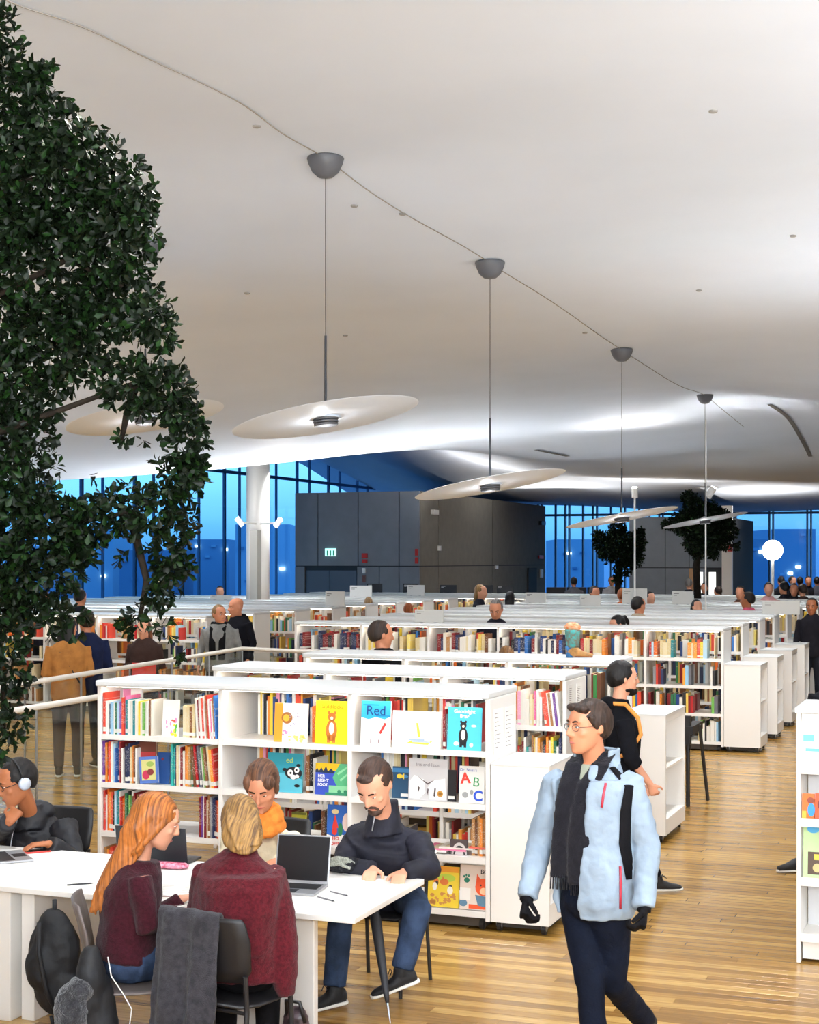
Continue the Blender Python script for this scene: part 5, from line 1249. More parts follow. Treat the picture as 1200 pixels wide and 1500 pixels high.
def add_hand(q, wr, d, pn, s=1., side=1, curl=.6, r0=1.):
    """wr wrist, d pointing to fingertips, pn palm normal (side the fingers curl to)"""
    d = d.normalized(); pn = (pn - d * pn.dot(d)).normalized(); a = d.cross(pn).normalized() * side   # a: towards the thumb
    q.loft([(wr - d * .01, a, pn, .024 * s, .017 * s), (wr + d * .03 * s, a, pn, .032 * s, .015 * s), (wr + d * .07 * s, a, pn, .04 * s, .014 * s), (wr + d * .092 * s, a, pn, .038 * s, .011 * s)], 14)
    for k_, (off, ln) in enumerate(((.029, .068), (.010, .077), (-.010, .072), (-.029, .056))):
        p = wr + d * .085 * s + a * off * s; ang = 0; pts = [p - d * .02 * s]; dd = d
        for j, fr in enumerate((.45, .3, .25)):
            ang += curl * (.75 if j == 0 else 1.)
            dd = d * math.cos(ang) + pn * math.sin(ang); pts.append(pts[-1] + dd * (ln * fr * s + (.02 * s if j == 0 else 0)))
        q.tube(pts, [.0095 * s * r0, .009 * s * r0, .0083 * s * r0, .0065 * s * r0], 8)
    t0 = wr + d * .025 * s + a * .024 * s; td = (d * .6 + a * .75 + pn * .25).normalized(); t1 = t0 + td * .04 * s; t2 = t1 + (d * .85 + a * .25 + pn * (.2 + curl * .5)).normalized() * .03 * s; t3 = t2 + (d * .9 + pn * (.2 + curl * .6)).normalized() * .024 * s
    q.tube([t0 - td * .01, t1, t2, t3], [.0145 * s, .0115 * s, .0105 * s, .008 * s], 8)
def axes(J):
    hr = (J['hipR'] - J['hipL']); hr.z = 0; hr.normalize(); sr = (J['shR'] - J['shL']).normalized()
    return hr, sr
def torso_secs(J, o=0., w_=1., lo=-.1, belly=0.):
    hr, sr = axes(J); pc = (J['hipR'] + J['hipL']) / 2; sc = (J['shR'] + J['shL']) / 2
    up = (sc - pc).normalized(); hf = up.cross(hr).normalized(); sf = up.cross(sr).normalized()
    hr = hf.cross(up).normalized(); sr2 = sf.cross(up).normalized(); L_ = (sc - pc).length; ch = J.get('chest')
    def c(t):
        p = pc.lerp(sc, t)
        if ch is not None:
            bend = ch - pc.lerp(sc, .6); p = p + bend * max(0, 1 - ((t - .6) / .6) ** 2)
        return p
    T = [(lo, .15, .10), (0., .165, .118), (.2, .158, .115), (.38, .148, .108), (.58, .16, .115), (.8, .178, .118), (.95, .182, .1), (1.03, .15, .088), (1.1, .105, .076), (1.17, .075, .066)]
    out = []
    for t, rx, ry in T:
        k_ = min(max(t, 0), 1); r_ = hr.lerp(sr2, k_).normalized(); f_ = hf.lerp(sf, k_).normalized()
        out.append((c(t) if t <= 1 else sc + up * (t - 1) * L_, r_, f_, (rx + o) * w_, ry + o + belly * math.exp(-((t - .3) / .25) ** 2), ry + o))
    return out
def limb(q, pts, rad, n=12): q.tube(pts, rad, n)
def body(J, label, group, skin, vox=.008, w_=1., base=None, hand=True, curl=(.55, .55), palm=None, feet=True, extra=None):
    q = MB(); add_head(q, J)
    q.loft(torso_secs(J, -.022, w_), 20)
    for S in 'LR':
        sg = 1 if S == 'R' else -1
        limb(q, [J['sh' + S], J['sh' + S].lerp(J['el' + S], .4), J['el' + S], J['el' + S].lerp(J['wr' + S], .35), J['wr' + S]], [.044, .04, .034, .032, .025])
        limb(q, [J['hip' + S], J['hip' + S].lerp(J['kn' + S], .4), J['kn' + S], J['kn' + S].lerp(J['an' + S], .35), J['an' + S]], [.076, .066, .046, .044, .034])
        d = J.get('hd' + S) or (J['wr' + S] - J['el' + S]).normalized()
        pn = J.get('pn' + S) or (Vector((0, 0, -1)) if abs(d.z) < .7 else (axes(J)[1] * -sg))
        if hand: add_hand(q, J['wr' + S], d, pn, J.get('hs', 1.) * .95, J.get('th' + S, 1 if S == 'R' else -1), curl[0 if S == 'L' else 1])
        if feet:
            td = J.get('toe' + S) or LD(0, -1); td = td.normalized()
            q.loft([(J['an' + S] + td * a - UP * b, td.cross(UP).normalized(), UP, rw, rh) for a, b, rw, rh in ((-.05, .04, .025, .03), (0, .035, .034, .04), (.08, .055, .036, .02), (.15, .062, .036, .012))], 10)
    base = base or Vector(((J['hipL'].x + J['hipR'].x) / 2, (J['hipL'].y + J['hipR'].y) / 2, 0))
    q.v = [(a - base.x, b - base.y, c - base.z) for a, b, c in q.v]
    o = q.build('person', skin, None, True, base); tag(o, label, 'person', group); remesh(o, vox, 3)
    return o, base
def part(q, name, m, root, base, vox=0, smooth=3, disp=0., ds=.1, sm=True):
    q.v = [(a - base.x, b - base.y, c - base.z) for a, b, c in q.v]
    o = q.build(name, m, root, sm)
    if vox: remesh(o, vox, smooth, disp, ds)
    return o
def eyes(J, root, base, iris, lip='B0605A', brow='4A3426', op=1.):
    s = J.get('hs', 1.); M = hM(J)
    for sx_ in (-1, 1):
        q = MB(); q.ell(hp(J, sx_ * .031, .0835, .008), (.0125 * s, .0095 * s, .0062 * s * op), M, 12, 8); part(q, 'eye', mat('eye_white', 'E8E2DC', .3), root, base)
        q = MB(); q.ell(hp(J, sx_ * .031, .0905, .008), (.0058 * s, .0035 * s, .0056 * s * op), M, 10, 6); part(q, 'iris', mat('iris_' + iris, iris, .2), root, base)
        q = MB(); q.tube([hp(J, sx_ * .014, .0985, .03), hp(J, sx_ * .03, .0965, .036), hp(J, sx_ * .048, .083, .031)], [.0035 * s, .0045 * s, .0025 * s], 6); part(q, 'eyebrow', mat('brow_' + brow, brow, .9), root, base)
        q = MB(); q.tube([hp(J, sx_ * .017, .0905, .0145), hp(J, sx_ * .031, .0955, .0175), hp(J, sx_ * .045, .086, .0135)], .0026 * s, 5); part(q, 'eyelid', root.data.materials[0], root, base)
    q = MB(); q.loft([(hp(J, x, .1005 - abs(x) * .5, -.0645), head_frame(J)[2], head_frame(J)[1], h_ * s, .0035 * s) for x, h_ in ((-.024, .001), (-.014, .005), (0, .0065), (.014, .005), (.024, .001))], 8); part(q, 'lips', mat('lips_' + lip, lip, .5), root, base)
def hair_cap(q, J, front=.07, back=-.075, grow=1.07, cy=-.02, cz_=.022, side=.0, n=28):
    """rounded cap clamped along a plane from the forehead to the nape"""
    s = J.get('hs', 1.); rs = []; m = 14; A, B, C_ = .078 * grow, .1 * grow, .102 * grow
    for i in range(1, m):
        ph = PI * i / m; ring = []
        for j in range(n):
            a = 2 * PI * j / n; x = math.cos(a) * math.sin(ph) * A; y = math.sin(a) * math.sin(ph) * B + cy; z = -math.cos(ph) * C_ + cz_
            u = (y + .1) / .19; lim = back + (front - back) * min(1, max(0, u)) ** 1.3 + side * math.exp(-((y + .01) / .03) ** 2)
            if z < lim:
                k_ = .80 if z < lim - .02 else .93
                z = lim; x *= k_; y = (y - cy) * k_ + cy
            ring.append(hp(J, x, y, z))
        rs.append(ring)
    q.rings(rs)
def strand_mat(name, c1, c2, rough=.5):
    if name in MATS: return MATS[name]
    m = mat(name, c1, rough, var=.12, vscale=1, col2=c2, bump=.3, bscale=1, stretch=(130, 14, 3), spec=.3)
    return m
SKIN1 = mat('skin_fair', 'DA9C7E', .55, var=.05, vscale=12); SKIN2 = mat('skin_warm', 'C98462', .55, var=.05, vscale=12); SKIN3 = mat('skin_tan', 'A9663F', .55, var=.05, vscale=12)
HB = strand_mat('hair_brown', '3A2A22', '20160F'); HD = strand_mat('hair_dark', '1C1716', '0E0B0A'); HG = strand_mat('hair_ginger', 'B0682E', '6E4020'); HBL = strand_mat('hair_blond', '94703F', '5E442A'); HGR = strand_mat('hair_grey', '8A8480', '4E4A48')
JEANS = mat('denim_blue', '2E3C54', .85, var=.35, vscale=9, bump=.35, bscale=90); JEAND = mat('denim_dark', '0A101E', .85, var=.25, vscale=9, bump=.35, bscale=90); BLKC = mat('cloth_black', '0F0E11', .9, var=.15, vscale=15, bump=.4, bscale=40)
SHOEM = mat('shoe_black', '0E0C0E', .7, bump=.2); SOLE = mat('shoe_sole', 'E6E2DA', .6)

def clothes_top(J, root, base, m, name='jacket', o=.02, sl=(.066, .056, .05, .045, .036), w_=1., lo=-.12, vox=.01, disp=.016, ds=.09, collar=0., hood=False, cuff=True, belly=.0, extra=None):
    q = MB(); q.loft(torso_secs(J, o, w_, lo, belly), 24)
    for S in 'LR':
        a, b, c = J['sh' + S], J['el' + S], J['wr' + S]; e2 = c - (c - b).normalized() * .012
        limb(q, [a, a.lerp(b, .45), b, b.lerp(c, .45), e2], list(sl), 14)
    if collar:
        r, f, u = head_frame(J); n_ = J['neck']; ring = []
        sr = axes(J)[1]; fr = UP.cross(sr)
        for z, g_ in ((-.1, 1.6), (-.03, 1.38), (collar * .5, 1.15), (collar, 1.1)):
            ring.append((n_ + UP * z - fr * .005, sr, fr, .072 * g_, .075 * g_))
        q.loft(ring, 18)
    if hood:
        sr = axes(J)[1]; fr = UP.cross(sr); c_ = J['neck'] - fr * .075 + UP * .0; q.ell(c_, (.12, .07, .065), Matrix((sr, fr, UP)).transposed().to_4x4(), 16, 10)
    if extra: extra(q)
    return part(q, name, m, root, base, vox, 3, disp, ds)
def trousers(J, root, base, m, vox=.012, disp=.012, w_=1., r=(.098, .092, .07, .066, .056), name='trousers', ds=.08):
    q = MB(); q.loft([s for s in torso_secs(J, .004, w_)][:4], 18); hr_, _s = axes(J); q.ell((J['hipL'] + J['hipR']) / 2, (.175, .135, .11), Matrix((hr_, UP.cross(hr_), UP)).transposed().to_4x4(), 16, 10)
    for S in 'LR':
        h, k_, a = J['hip' + S], J['kn' + S], J['an' + S]
        limb(q, [h, h.lerp(k_, .4), k_, k_.lerp(a, .4), a + (k_ - a).normalized() * .02], list(r), 14)
    return part(q, name, m, root, base, vox, 3, disp, ds)
def shoes(J, root, base, m=None, sole=None):
    for S in 'LR':
        td = (J.get('toe' + S) or LD(0, -1)).normalized(); a = J['an' + S]; r = td.cross(UP).normalized(); u = r.cross(td)
        q = MB(); q.loft([(a + td * x - u * z, r, u, rw, rh) for x, z, rw, rh in ((-.075, .045, .02, .03), (-.06, .035, .036, .045), (0, .03, .042, .052), (.06, .048, .044, .036), (.12, .058, .046, .026), (.17, .062, .04, .02), (.195, .066, .02, .012))], 14)
        q.tube([a - UP * .01, a + UP * .03], [.046, .045], 12)
        s_ = part(q, 'shoe', m or SHOEM, root, base, .01, 2)
        q = MB(); q.loft([(a + td * x - u * .076, r, u, rw, .012) for x, rw in ((-.082, .02), (-.06, .038), (0, .04), (.06, .043), (.13, .048), (.18, .038), (.2, .018))], 14, .8); part(q, 'sole', sole or SOLE, s_, Vector((0, 0, 0)) + base)
        q = MB(); q.tube([a + td * .07 + u * .005 + r * .02, a + td * .05 + u * .03 + r * .03, a + td * .05 + u * .02, a + td * .05 + u * .03 - r * .03, a + td * .07 + u * .005 - r * .02], .0025, 5); part(q, 'lace', WHITE if False else BLKC, s_, base)

def template(kind, x, y, H=1.75, yaw=0., lean=0., hyaw=0., hpitch=0., arms='down', width=1.):
    """yaw: 0 faces away from the camera in library axes (+y)"""
    k_ = H / 1.75; J = {}
    if kind == 'stand':
        P = dict(hipL=(-.09, 0, .92), hipR=(.09, 0, .92), knL=(-.1, .02, .5), knR=(.1, .02, .5), anL=(-.1, -.02, .09), anR=(.1, -.02, .09), shL=(-.18, 0, 1.42), shR=(.18, 0, 1.42), neck=(0, .01, 1.49), head=(0, .035, 1.635),
                 elL=(-.25, -.02, 1.13), elR=(.25, -.02, 1.13), wrL=(-.25, .1, .9), wrR=(.25, .1, .9))
        if arms == 'fold': P.update(wrL=(-.05, .25, 1.12), wrR=(.05, .25, 1.1))
        if arms == 'reach': P.update(elR=(.25, .2, 1.2), wrR=(.18, .42, 1.15), elL=(-.25, .2, 1.2), wrL=(-.18, .42, 1.15))
        if arms == 'walk': P.update(knL=(-.1, .16, .52), anL=(-.1, .2, .12), knR=(.1, .02, .5), anR=(.1, -.28, .16), elL=(-.24, -.12, 1.14), wrL=(-.22, -.06, .9), elR=(.24, .1, 1.14), wrR=(.22, .25, .95))
    else:
        P = dict(hipL=(-.09, 0, .54), hipR=(.09, 0, .54), knL=(-.11, .42, .52), knR=(.11, .42, .52), anL=(-.11, .4, .09), anR=(.11, .4, .09), shL=(-.18, .05, 1.02), shR=(.18, .05, 1.02), neck=(0, .08, 1.09), head=(0, .13, 1.23),
                 elL=(-.24, .15, .78), elR=(.24, .15, .78), wrL=(-.12, .4, .78), wrR=(.12, .4, .78))
    R_ = Matrix.Rotation(yaw, 4, 'Z'); o = Vector((x, y, 0))
    for n_, p in P.items():
        p = Vector(p) * k_; p.x *= width
        if lean and p.z > .9 * k_: p.y += (p.z - .9 * k_) * lean
        J[n_] = o + R_ @ p
    J['look'] = R_ @ (Matrix.Rotation(hyaw, 4, 'Z') @ Vector((0, math.cos(hpitch), math.sin(hpitch))))
    J['toeL'] = J['toeR'] = R_ @ Vector((0, 1, 0)); J['hs'] = k_ * 1.1
    return J
def extra_person(label, group, kind, px, Y, H=1.75, face=(0, -1), hface=None, top='1E1D24', legs='22242C', hair=HB, skin=SKIN1, arms='down', topn='jacket', hood=False, vox=.022, style='short', w_=1., lean=0., pitch=-.1, o=.022, faceparts=False, after=None, z0=0, chairit=False):
    c = W(px, 820, Y); d = LD(*face); yaw = math.atan2(-d.x, d.y)
    J = template(kind, c.x, c.y, H, yaw, lean, 0, pitch, arms, w_)
    hd = LD(*(hface or face)); J['look'] = Vector((hd.x, hd.y, math.tan(pitch))).normalized()
    root, base = body(J, label, group, skin, vox * .8, hand=vox < .02)
    tm = mat('cloth_' + top, top, .9, var=.15, vscale=12, bump=.3, bscale=50); lm = mat('cloth_' + legs, legs, .9, var=.15, vscale=12)
    clothes_top(J, root, base, tm, topn, o, vox=vox, disp=.014 if vox < .02 else 0, hood=hood, collar=.03, lo=-.18)
    if vox < .02 or kind == 'stand': trousers(J, root, base, lm, vox, 0)
    if vox < .02: shoes(J, root, base)
    if hair:
        q = MB(); hair_cap(q, J, back=-.08)
        if style == 'long':
            r, f, u = head_frame(J); s = J['hs']
            q.loft([(hp(J, 0, -.05, .03), r, f, .085 * s, .05 * s), (hp(J, 0, -.065, -.06), r, f, .09 * s, .045 * s), (hp(J, 0, -.075, -.15), r, f, .085 * s, .035 * s), (hp(J, 0, -.085, -.22), r, f, .05 * s, .02 * s)], 14)
        if style == 'pony': q.tube([hp(J, 0, -.09, .05), hp(J, 0, -.14, .04), hp(J, 0, -.15, -.03), hp(J, 0, -.13, -.1)], [.03, .034, .03, .012], 10)
        if style == 'bun': q.ell(hp(J, 0, -.08, .1), (.045, .045, .04))
        part(q, 'hair', hair, root, base, max(.01, vox * .6), 2)
    if faceparts: eyes(J, root, base, '3A2A20')
    if after: after(J, root, base)
    if chairit:
        cd = d; ch = chair((c.x - cd.x * .02, c.y - cd.y * .02, 0), yaw, 'dark chair of the ' + label[:60]) 
    return J, root, base

# --- the man walking towards us in the pale blue jacket
def jp(**k_): return {n: W(*v) for n, v in k_.items()}
J = jp(head=(862, 1065, 7.05), neck=(873, 1118, 7.12), chest=(872, 1190, 7.06), shR=(817, 1146, 7.18), shL=(921, 1148, 7.0), elR=(791, 1236, 7.22), elL=(948, 1240, 6.96), wrR=(773, 1312, 7.08), wrL=(944, 1326, 6.84),
       hipR=(850, 1318, 7.14), hipL=(894, 1318, 7.0), knR=(866, 1448, 7.0), anR=(874, 1566, 6.98), knL=(898, 1440, 7.08), anL=(946, 1545, 7.45))
J['anR'].z = .1; J['anL'].z = .2; J['look'] = LD(-.86, -.5, -.02); J['toeR'] = LD(-.5, -.86); J['toeL'] = (LD(-.5, -.86) + Vector((0, 0, -.45))).normalized(); J['hs'] = 1.0; J['nk'] = 1.02
J['hdR'] = (J['wrR'] - J['elR']).normalized(); J['hdL'] = (J['wrL'] - J['elL']).normalized(); J['pnR'] = LD(.9, .2); J['pnL'] = LD(-.9, .1)
root, base = body(J, 'walking man in pale blue jacket with long dark scarf and glasses', None, SKIN2, .0065, curl=(.9, .9), hand=False)
eyes(J, root, base, '4A5A5E', 'B4665C', '3A2A20')
q = MB(); hair_cap(q, J, .066, -.07, 1.1, side=-.015); q.ell(hp(J, .03, .055, .094), (.045, .035, .02), hM(J)); q.ell(hp(J, -.03, .058, .09), (.04, .03, .018), hM(J)); q.tube([hp(J, -.07, .035, .06), hp(J, -.078, .02, .02), hp(J, -.078, .012, .0)], [.014, .012, .006], 8); q.tube([hp(J, .07, .035, .06), hp(J, .078, .02, .02), hp(J, .078, .012, .0)], [.014, .012, .006], 8)
part(q, 'hair', HB, root, base, .006, 2, .006, .02)
gl = MB()
for sx_ in (-1, 1):
    cc = (sx_ * .033, .101, .006); gl.tube([hp(J, cc[0] + .023 * math.cos(t_), cc[1] - abs(cc[0] + .023 * math.cos(t_)) * .12, cc[2] + .016 * math.sin(t_)) for t_ in [2 * PI * i / 14 for i in range(15)]], .0013, 5)
    gl.tube([hp(J, sx_ * .056, .094, .01), hp(J, sx_ * .078, .05, .012), hp(J, sx_ * .082, -.01, .01)], .0013, 5)
gl.tube([hp(J, -.01, .101, .008), hp(J, 0, .105, .012), hp(J, .01, .101, .008)], .0013, 5); part(gl, 'glasses', DARKM, root, base)
BLUEJ = mat('jacket_pale_blue', '8E9FB0', .7, var=.1, vscale=7, bump=.8, bscale=12, stretch=(1, 1, 1))
LGREY = mat('shirt_grey_green', '9AA090', .9, bump=.3, bscale=120); SCARFM = mat('scarf_charcoal', '1B1A20', .95, var=.2, vscale=40, bump=.5, bscale=150, sheen=.1)
# inner shirt
q = MB(); q.loft(torso_secs(J, -.008), 22); part(q, 'shirt', LGREY, root, base, .012, 3)
# open jacket: shell with a gap down the front
def arc_shell(q, secs, a0, a1, th, n=34):
    rs = []
    for sec in secs:
        c, rt, fr, rx, rf = sec[:5]; rb = sec[5] if len(sec) > 5 else rf; out = []; inn = []
        for i in range(n):
            a = a0 + (a1 - a0) * i / (n - 1); ca, sa = math.cos(a), math.sin(a); ry = rf if sa > 0 else rb
            out.append(c + rt * (ca * rx) + fr * (sa * ry)); inn.append(c + rt * (ca * (rx - th)) + fr * (sa * (ry - th)))
        rs.append(out + inn[::-1])
    q.rings(rs)
sec = torso_secs(J, .034, 1.0, -.13); fx = []
for i, s_ in enumerate(sec): fx.append((s_[0], s_[1], s_[2], s_[3] * (1.06 if i < 3 else 1.) - (.02 if i > 8 else 0), s_[4] + (.012 if i < 3 else 0) - (.02 if i > 8 else 0), s_[5] + .01 - (.02 if i > 8 else 0)))
q = MB(); arc_shell(q, fx, PI / 2 + .16 - 2 * PI, PI / 2 - .95, .022)
for S in 'LR':
    a, b, c = J['sh' + S], J['el' + S], J['wr' + S]
    limb(q, [a - (J['sh' + S] - J['neck']).normalized() * .03, a, a.lerp(b, .4), b, b.lerp(c, .4), c + (c - b).normalized() * .01], [.06, .075, .07, .063, .058, .05], 16)
    q.tube([c - (c - b).normalized() * .02, c + (c - b).normalized() * .012], [.054, .05], 14)
sr = axes(J)[1]; fr_ = UP.cross(sr); M_ = Matrix((sr, fr_, UP)).transposed().to_4x4()
part(q, 'jacket', BLUEJ, root, base, .0085, 3, .024, .08)
# collar wings
nk = J['neck']
q = MB()
q.loft([(nk + M_ @ Vector(p), M_ @ Vector(a1_).normalized(), M_ @ Vector(b1_).normalized(), rx, ry) for p, a1_, b1_, rx, ry in (((-.1, -.02, .03), (0, 1, .2), (1, 0, .6), .04, .008), ((-.12, .035, -.02), (.1, .8, -.5), (1, 0, .5), .05, .008), ((-.1, .11, -.09), (.2, .5, -.8), (1, .3, .5), .045, .008), ((-.09, .145, -.15), (.2, .4, -.8), (1, .3, .5), .012, .006))], 12)
q.loft([(nk + M_ @ Vector(p), M_ @ Vector(a1_).normalized(), M_ @ Vector(b1_).normalized(), rx, ry) for p, a1_, b1_, rx, ry in (((.095, -.02, .03), (0, 1, .2), (-1, 0, .6), .035, .008), ((.11, .035, -.02), (-.1, .8, -.5), (-1, 0, .5), .04, .008), ((.085, .11, -.08), (-.2, .5, -.8), (-1, .3, .5), .03, .008), ((.08, .135, -.13), (-.2, .4, -.8), (-1, .3, .5), .01, .006))], 12)
arc_shell(q, [(nk + UP * z - fr_ * .01, sr, fr_, rr_, rr_) for z, rr_ in ((-.05, .125), (-.01, .112), (.03, .108), (.065, .11))], PI / 2 + .95 - 2 * PI, PI / 2 - .95, .014, 24)
part(q, 'collar', BLUEJ, root, base, .006, 2, .004, .05)
# scarf: two long tails and the loop round the neck
def front_strip(q, pts, wid, th, twist=0.):
    rs = []
    for i, (x, y, z, k_) in enumerate(pts):
        c = nk + M_ @ Vector((x, y, z)); rx = wid * k_
        rs.append((c, (M_ @ Vector((1, twist, 0))).normalized(), (M_ @ Vector((-twist, 1, 0))).normalized(), rx, th))
    q.loft(rs, 14, .6)
q = MB()
front_strip(q, [(-.08, -.0, .055, .5), (-.06, .08, .01, .8), (-.03, .15, -.08, .95), (-.008, .178, -.2, .95), (.0, .19, -.34, 1), (.0, .186, -.46, 1.05), (.0, .18, -.535, 1.05)], .058, .012)
front_strip(q, [(.08, .0, .055, .5), (.075, .08, .01, .8), (.075, .14, -.08, 1), (.082, .165, -.2, 1.05), (.09, .17, -.34, 1.1), (.1, .165, -.46, 1.1), (.108, .158, -.51, 1.05)], .052, .012)
arc_shell(q, [(nk + UP * z - fr_ * .0, sr, fr_, rr_, rr_ * 1.0) for z, rr_ in ((-.03, .092), (.01, .086), (.045, .08), (.06, .077))], PI / 2 + .5 - 2 * PI, PI / 2 - .5, .022, 24)
scf = part(q, 'scarf', SCARFM, root, base, .0075, 2, .01, .04)
q = MB()
for cx0, z0 in ((.0, -.54), (.1, -.515)):
    for i in range(9): q.tube([nk + M_ @ Vector((cx0 - .045 + i * .0115, .176, z0 + .02)), nk + M_ @ Vector((cx0 - .046 + i * .0118 + RND.uniform(-.004, .004), .176, z0 - .045))], .003, 5)
f_ = part(q, 'fringe', SCARFM, scf, base); f_['kind'] = 'stuff'
trousers(J, root, base, JEAND, .01, .014, 1., (.1, .09, .066, .062, .056)); shoes(J, root, base)
q = MB(); bs_ = torso_secs(J, .012); t0_ = bs_[2]; q.loft([(t0_[0] - UP * .05, t0_[1], t0_[2], t0_[3], t0_[4]), (t0_[0] - UP * .015, t0_[1], t0_[2], t0_[3], t0_[4])], 28); part(q, 'belt', BLACKM, root, base)
q = MB(); c_ = t0_[0] - UP * .033 + t0_[2] * (t0_[4] + .006); q.box((-.022, -.004, -.018), (.022, .004, .018), Matrix.Translation(c_) @ M_); part(q, 'belt_buckle', mat('brass', 'C8A860', .35, 1.), root, base, sm=False)
# red zips, backpack strap, gloves
REDZ = mat('zip_red', 'B0283A', .5)
def on_torso(J, secs, side, t, grow=0.): pass
def surf(a, zt, o=.0):
    """point on the jacket shell at angle a (0 = his right side), height fraction zt"""
    k_ = zt * (len(fx) - 1); i = min(int(k_), len(fx) - 2); u = k_ - i; A0, A1 = fx[i], fx[i + 1]
    P0 = [A[0] + A[1] * (math.cos(a) * (A[3] + o)) + A[2] * (math.sin(a) * (A[4] + o)) for A in (A0, A1)]
    return P0[0].lerp(P0[1], u)
q = MB(); q.tube([surf(PI - 1.02, t_, .004) for t_ in (.5, .53, .56, .59, .62, .65)], .006, 6); part(q, 'zipper', REDZ, root, base)
q = MB(); q.tube([surf(PI - .3 - t_ * .4, t_, .008) for t_ in (.1, .15, .2, .25)], .006, 6); part(q, 'zipper', REDZ, root, base)
q = MB(); q.loft([(surf(PI - .36 + da, t_, .008), (surf(PI - .36 + da, t_ + .03) - surf(PI - .36 + da, t_)).cross(surf(PI - .31 + da, t_) - surf(PI - .41 + da, t_)).normalized(), (surf(PI - .31 + da, t_) - surf(PI - .41 + da, t_)).normalized(), .006, w2) for t_, da, w2 in ((.2, .3, .03), (.34, .12, .034), (.48, -.02, .03), (.62, -.05, .024), (.76, -.03, .022), (.88, .05, .022), (.96, .1, .02))], 10)
part(q, 'backpack_strap', BLKC, root, base)
q = MB(); q.ell(J['shL'].lerp(J['hipL'], .4) - fr_ * .2 + sr * .18, (.15, .09, .2), M_); part(q, 'backpack', BLKC, root, base, .014, 3)
for S in 'LR':
    q = MB(); add_hand(q, J['wr' + S], J['hd' + S], J['pn' + S], 1.12, 1 if S == 'R' else -1, 1.15, 1.3); q.tube([J['wr' + S] - J['hd' + S] * .02, J['wr' + S] + J['hd' + S] * .03], [.033, .033], 12)
    part(q, 'glove', BLKC, root, base, .0055, 1)

# --- the man with orange backpack straps
J = jp(head=(913, 994, 11.3), neck=(906, 1032, 11.3), chest=(912, 1090, 11.3), shR=(914, 1056, 11.12), shL=(906, 1056, 11.5), elR=(925, 1112, 11.02), wrR=(952, 1148, 11.06), elL=(915, 1112, 11.6), wrL=(938, 1150, 11.5), hipR=(908, 1152, 11.22), hipL=(902, 1152, 11.4),
       knR=(930, 1226, 11.25), anR=(962, 1296, 11.25), knL=(900, 1226, 11.4), anL=(875, 1292, 11.45))
J['anR'].z = .1; J['anL'].z = .15; J['look'] = LD(.97, .2, -.02); J['toeR'] = J['toeL'] = LD(.98, .15); J['hs'] = 1.03; J['hdR'] = (J['wrR'] - J['elR']).normalized() + Vector((0, 0, -.5)); J['pnR'] = LD(.3, .9)
root, base = body(J, 'bearded man in black hoodie with orange backpack straps walking right', None, SKIN1, .0085, curl=(.8, .9)); eyes(J, root, base, '3A2A20', 'A85A50', '1C1510')
q = MB(); hair_cap(q, J, .07, -.07, 1.12, side=-.01); part(q, 'hair', HD, root, base, .008, 2, .008, .03)
q = MB(); q.ell(hp(J, 0, .062, -.092), (.05, .05, .034), hM(J)); q.ell(hp(J, 0, .03, -.075), (.064, .06, .032), hM(J)); part(q, 'beard', HD, root, base, .007, 1, .004, .02)
# sleeves pushed up: black hoodie to mid forearm
Js = dict(J); Js['wrR'] = J['elR'].lerp(J['wrR'], .35); Js['wrL'] = J['elL'].lerp(J['wrL'], .35)
clothes_top(Js, root, base, mat('hoodie_black', '0E0E13', .9, bump=.4, bscale=40), 'hoodie', .018, (.07, .064, .058, .056, .052), 1., -.14, .01, .016, .08, .04, True)
trousers(J, root, base, mat('trousers_black', '101015', .9), .012); shoes(J, root, base)
ORS = mat('strap_orange', 'D88A34', .6)
sr = axes(J)[1]; fr_ = UP.cross(sr)
q = MB(); n0 = J['neck']; q.tube([n0 - fr_ * .15 + sr * .07 - UP * .05, n0 - fr_ * .06 + sr * .1 + UP * .005, n0 + fr_ * .04 + sr * .12 - UP * .0, n0 + fr_ * .13 + sr * .13 - UP * .1, n0 + fr_ * .15 + sr * .14 - UP * .22, n0 + fr_ * .05 + sr * .19 - UP * .36, n0 - fr_ * .08 + sr * .19 - UP * .4], [(.008, .016)] * 7, 8); part(q, 'backpack_strap', ORS, root, base)
q = MB(); q.ell(n0 - fr_ * .19 - UP * .28, (.1, .15, .22), Matrix((fr_, sr, UP)).transposed().to_4x4()); part(q, 'backpack', mat('backpack_dark', '2A211C', .8, bump=.4), root, base, .012, 3, .01, .05)
q = MB(); q.tube([n0 - fr_ * .22 - UP * .06 + sr * .06, n0 - fr_ * .26 - UP * .2 + sr * .1, n0 - fr_ * .2 - UP * .42 + sr * .12], .012, 6); part(q, 'backpack_trim', ORS, root, base)

# --- bearded man in navy seated at the table end
J = jp(head=(549, 1150, 8.32), neck=(561, 1196, 8.54), chest=(566, 1250, 8.62), shR=(519, 1232, 8.66), shL=(611, 1228, 8.5), elR=(499, 1276, 8.5), elL=(628, 1274, 8.34), wrR=(548, 1284, 8.34), wrL=(590, 1286, 8.26), hipR=(538, 1306, 8.86), hipL=(590, 1306, 8.76),
       knR=(500, 1330, 8.45), anR=(490, 1462, 8.35), knL=(612, 1330, 8.4), anL=(588, 1424, 8.35))
for S in 'RL': J['kn' + S].z = .53
J['anR'].z = .1; J['anL'].z = .2; J['look'] = LD(-.36, -.76, -.66); J['toeR'] = LD(-.75, -.6); J['toeL'] = (LD(-.95, -.2) + Vector((0, 0, -.3))).normalized(); J['hs'] = 1.13
for S in 'RL': J['wr' + S].z = max(J['wr' + S].z, .76); J['hd' + S] = LD(-.2, -1)
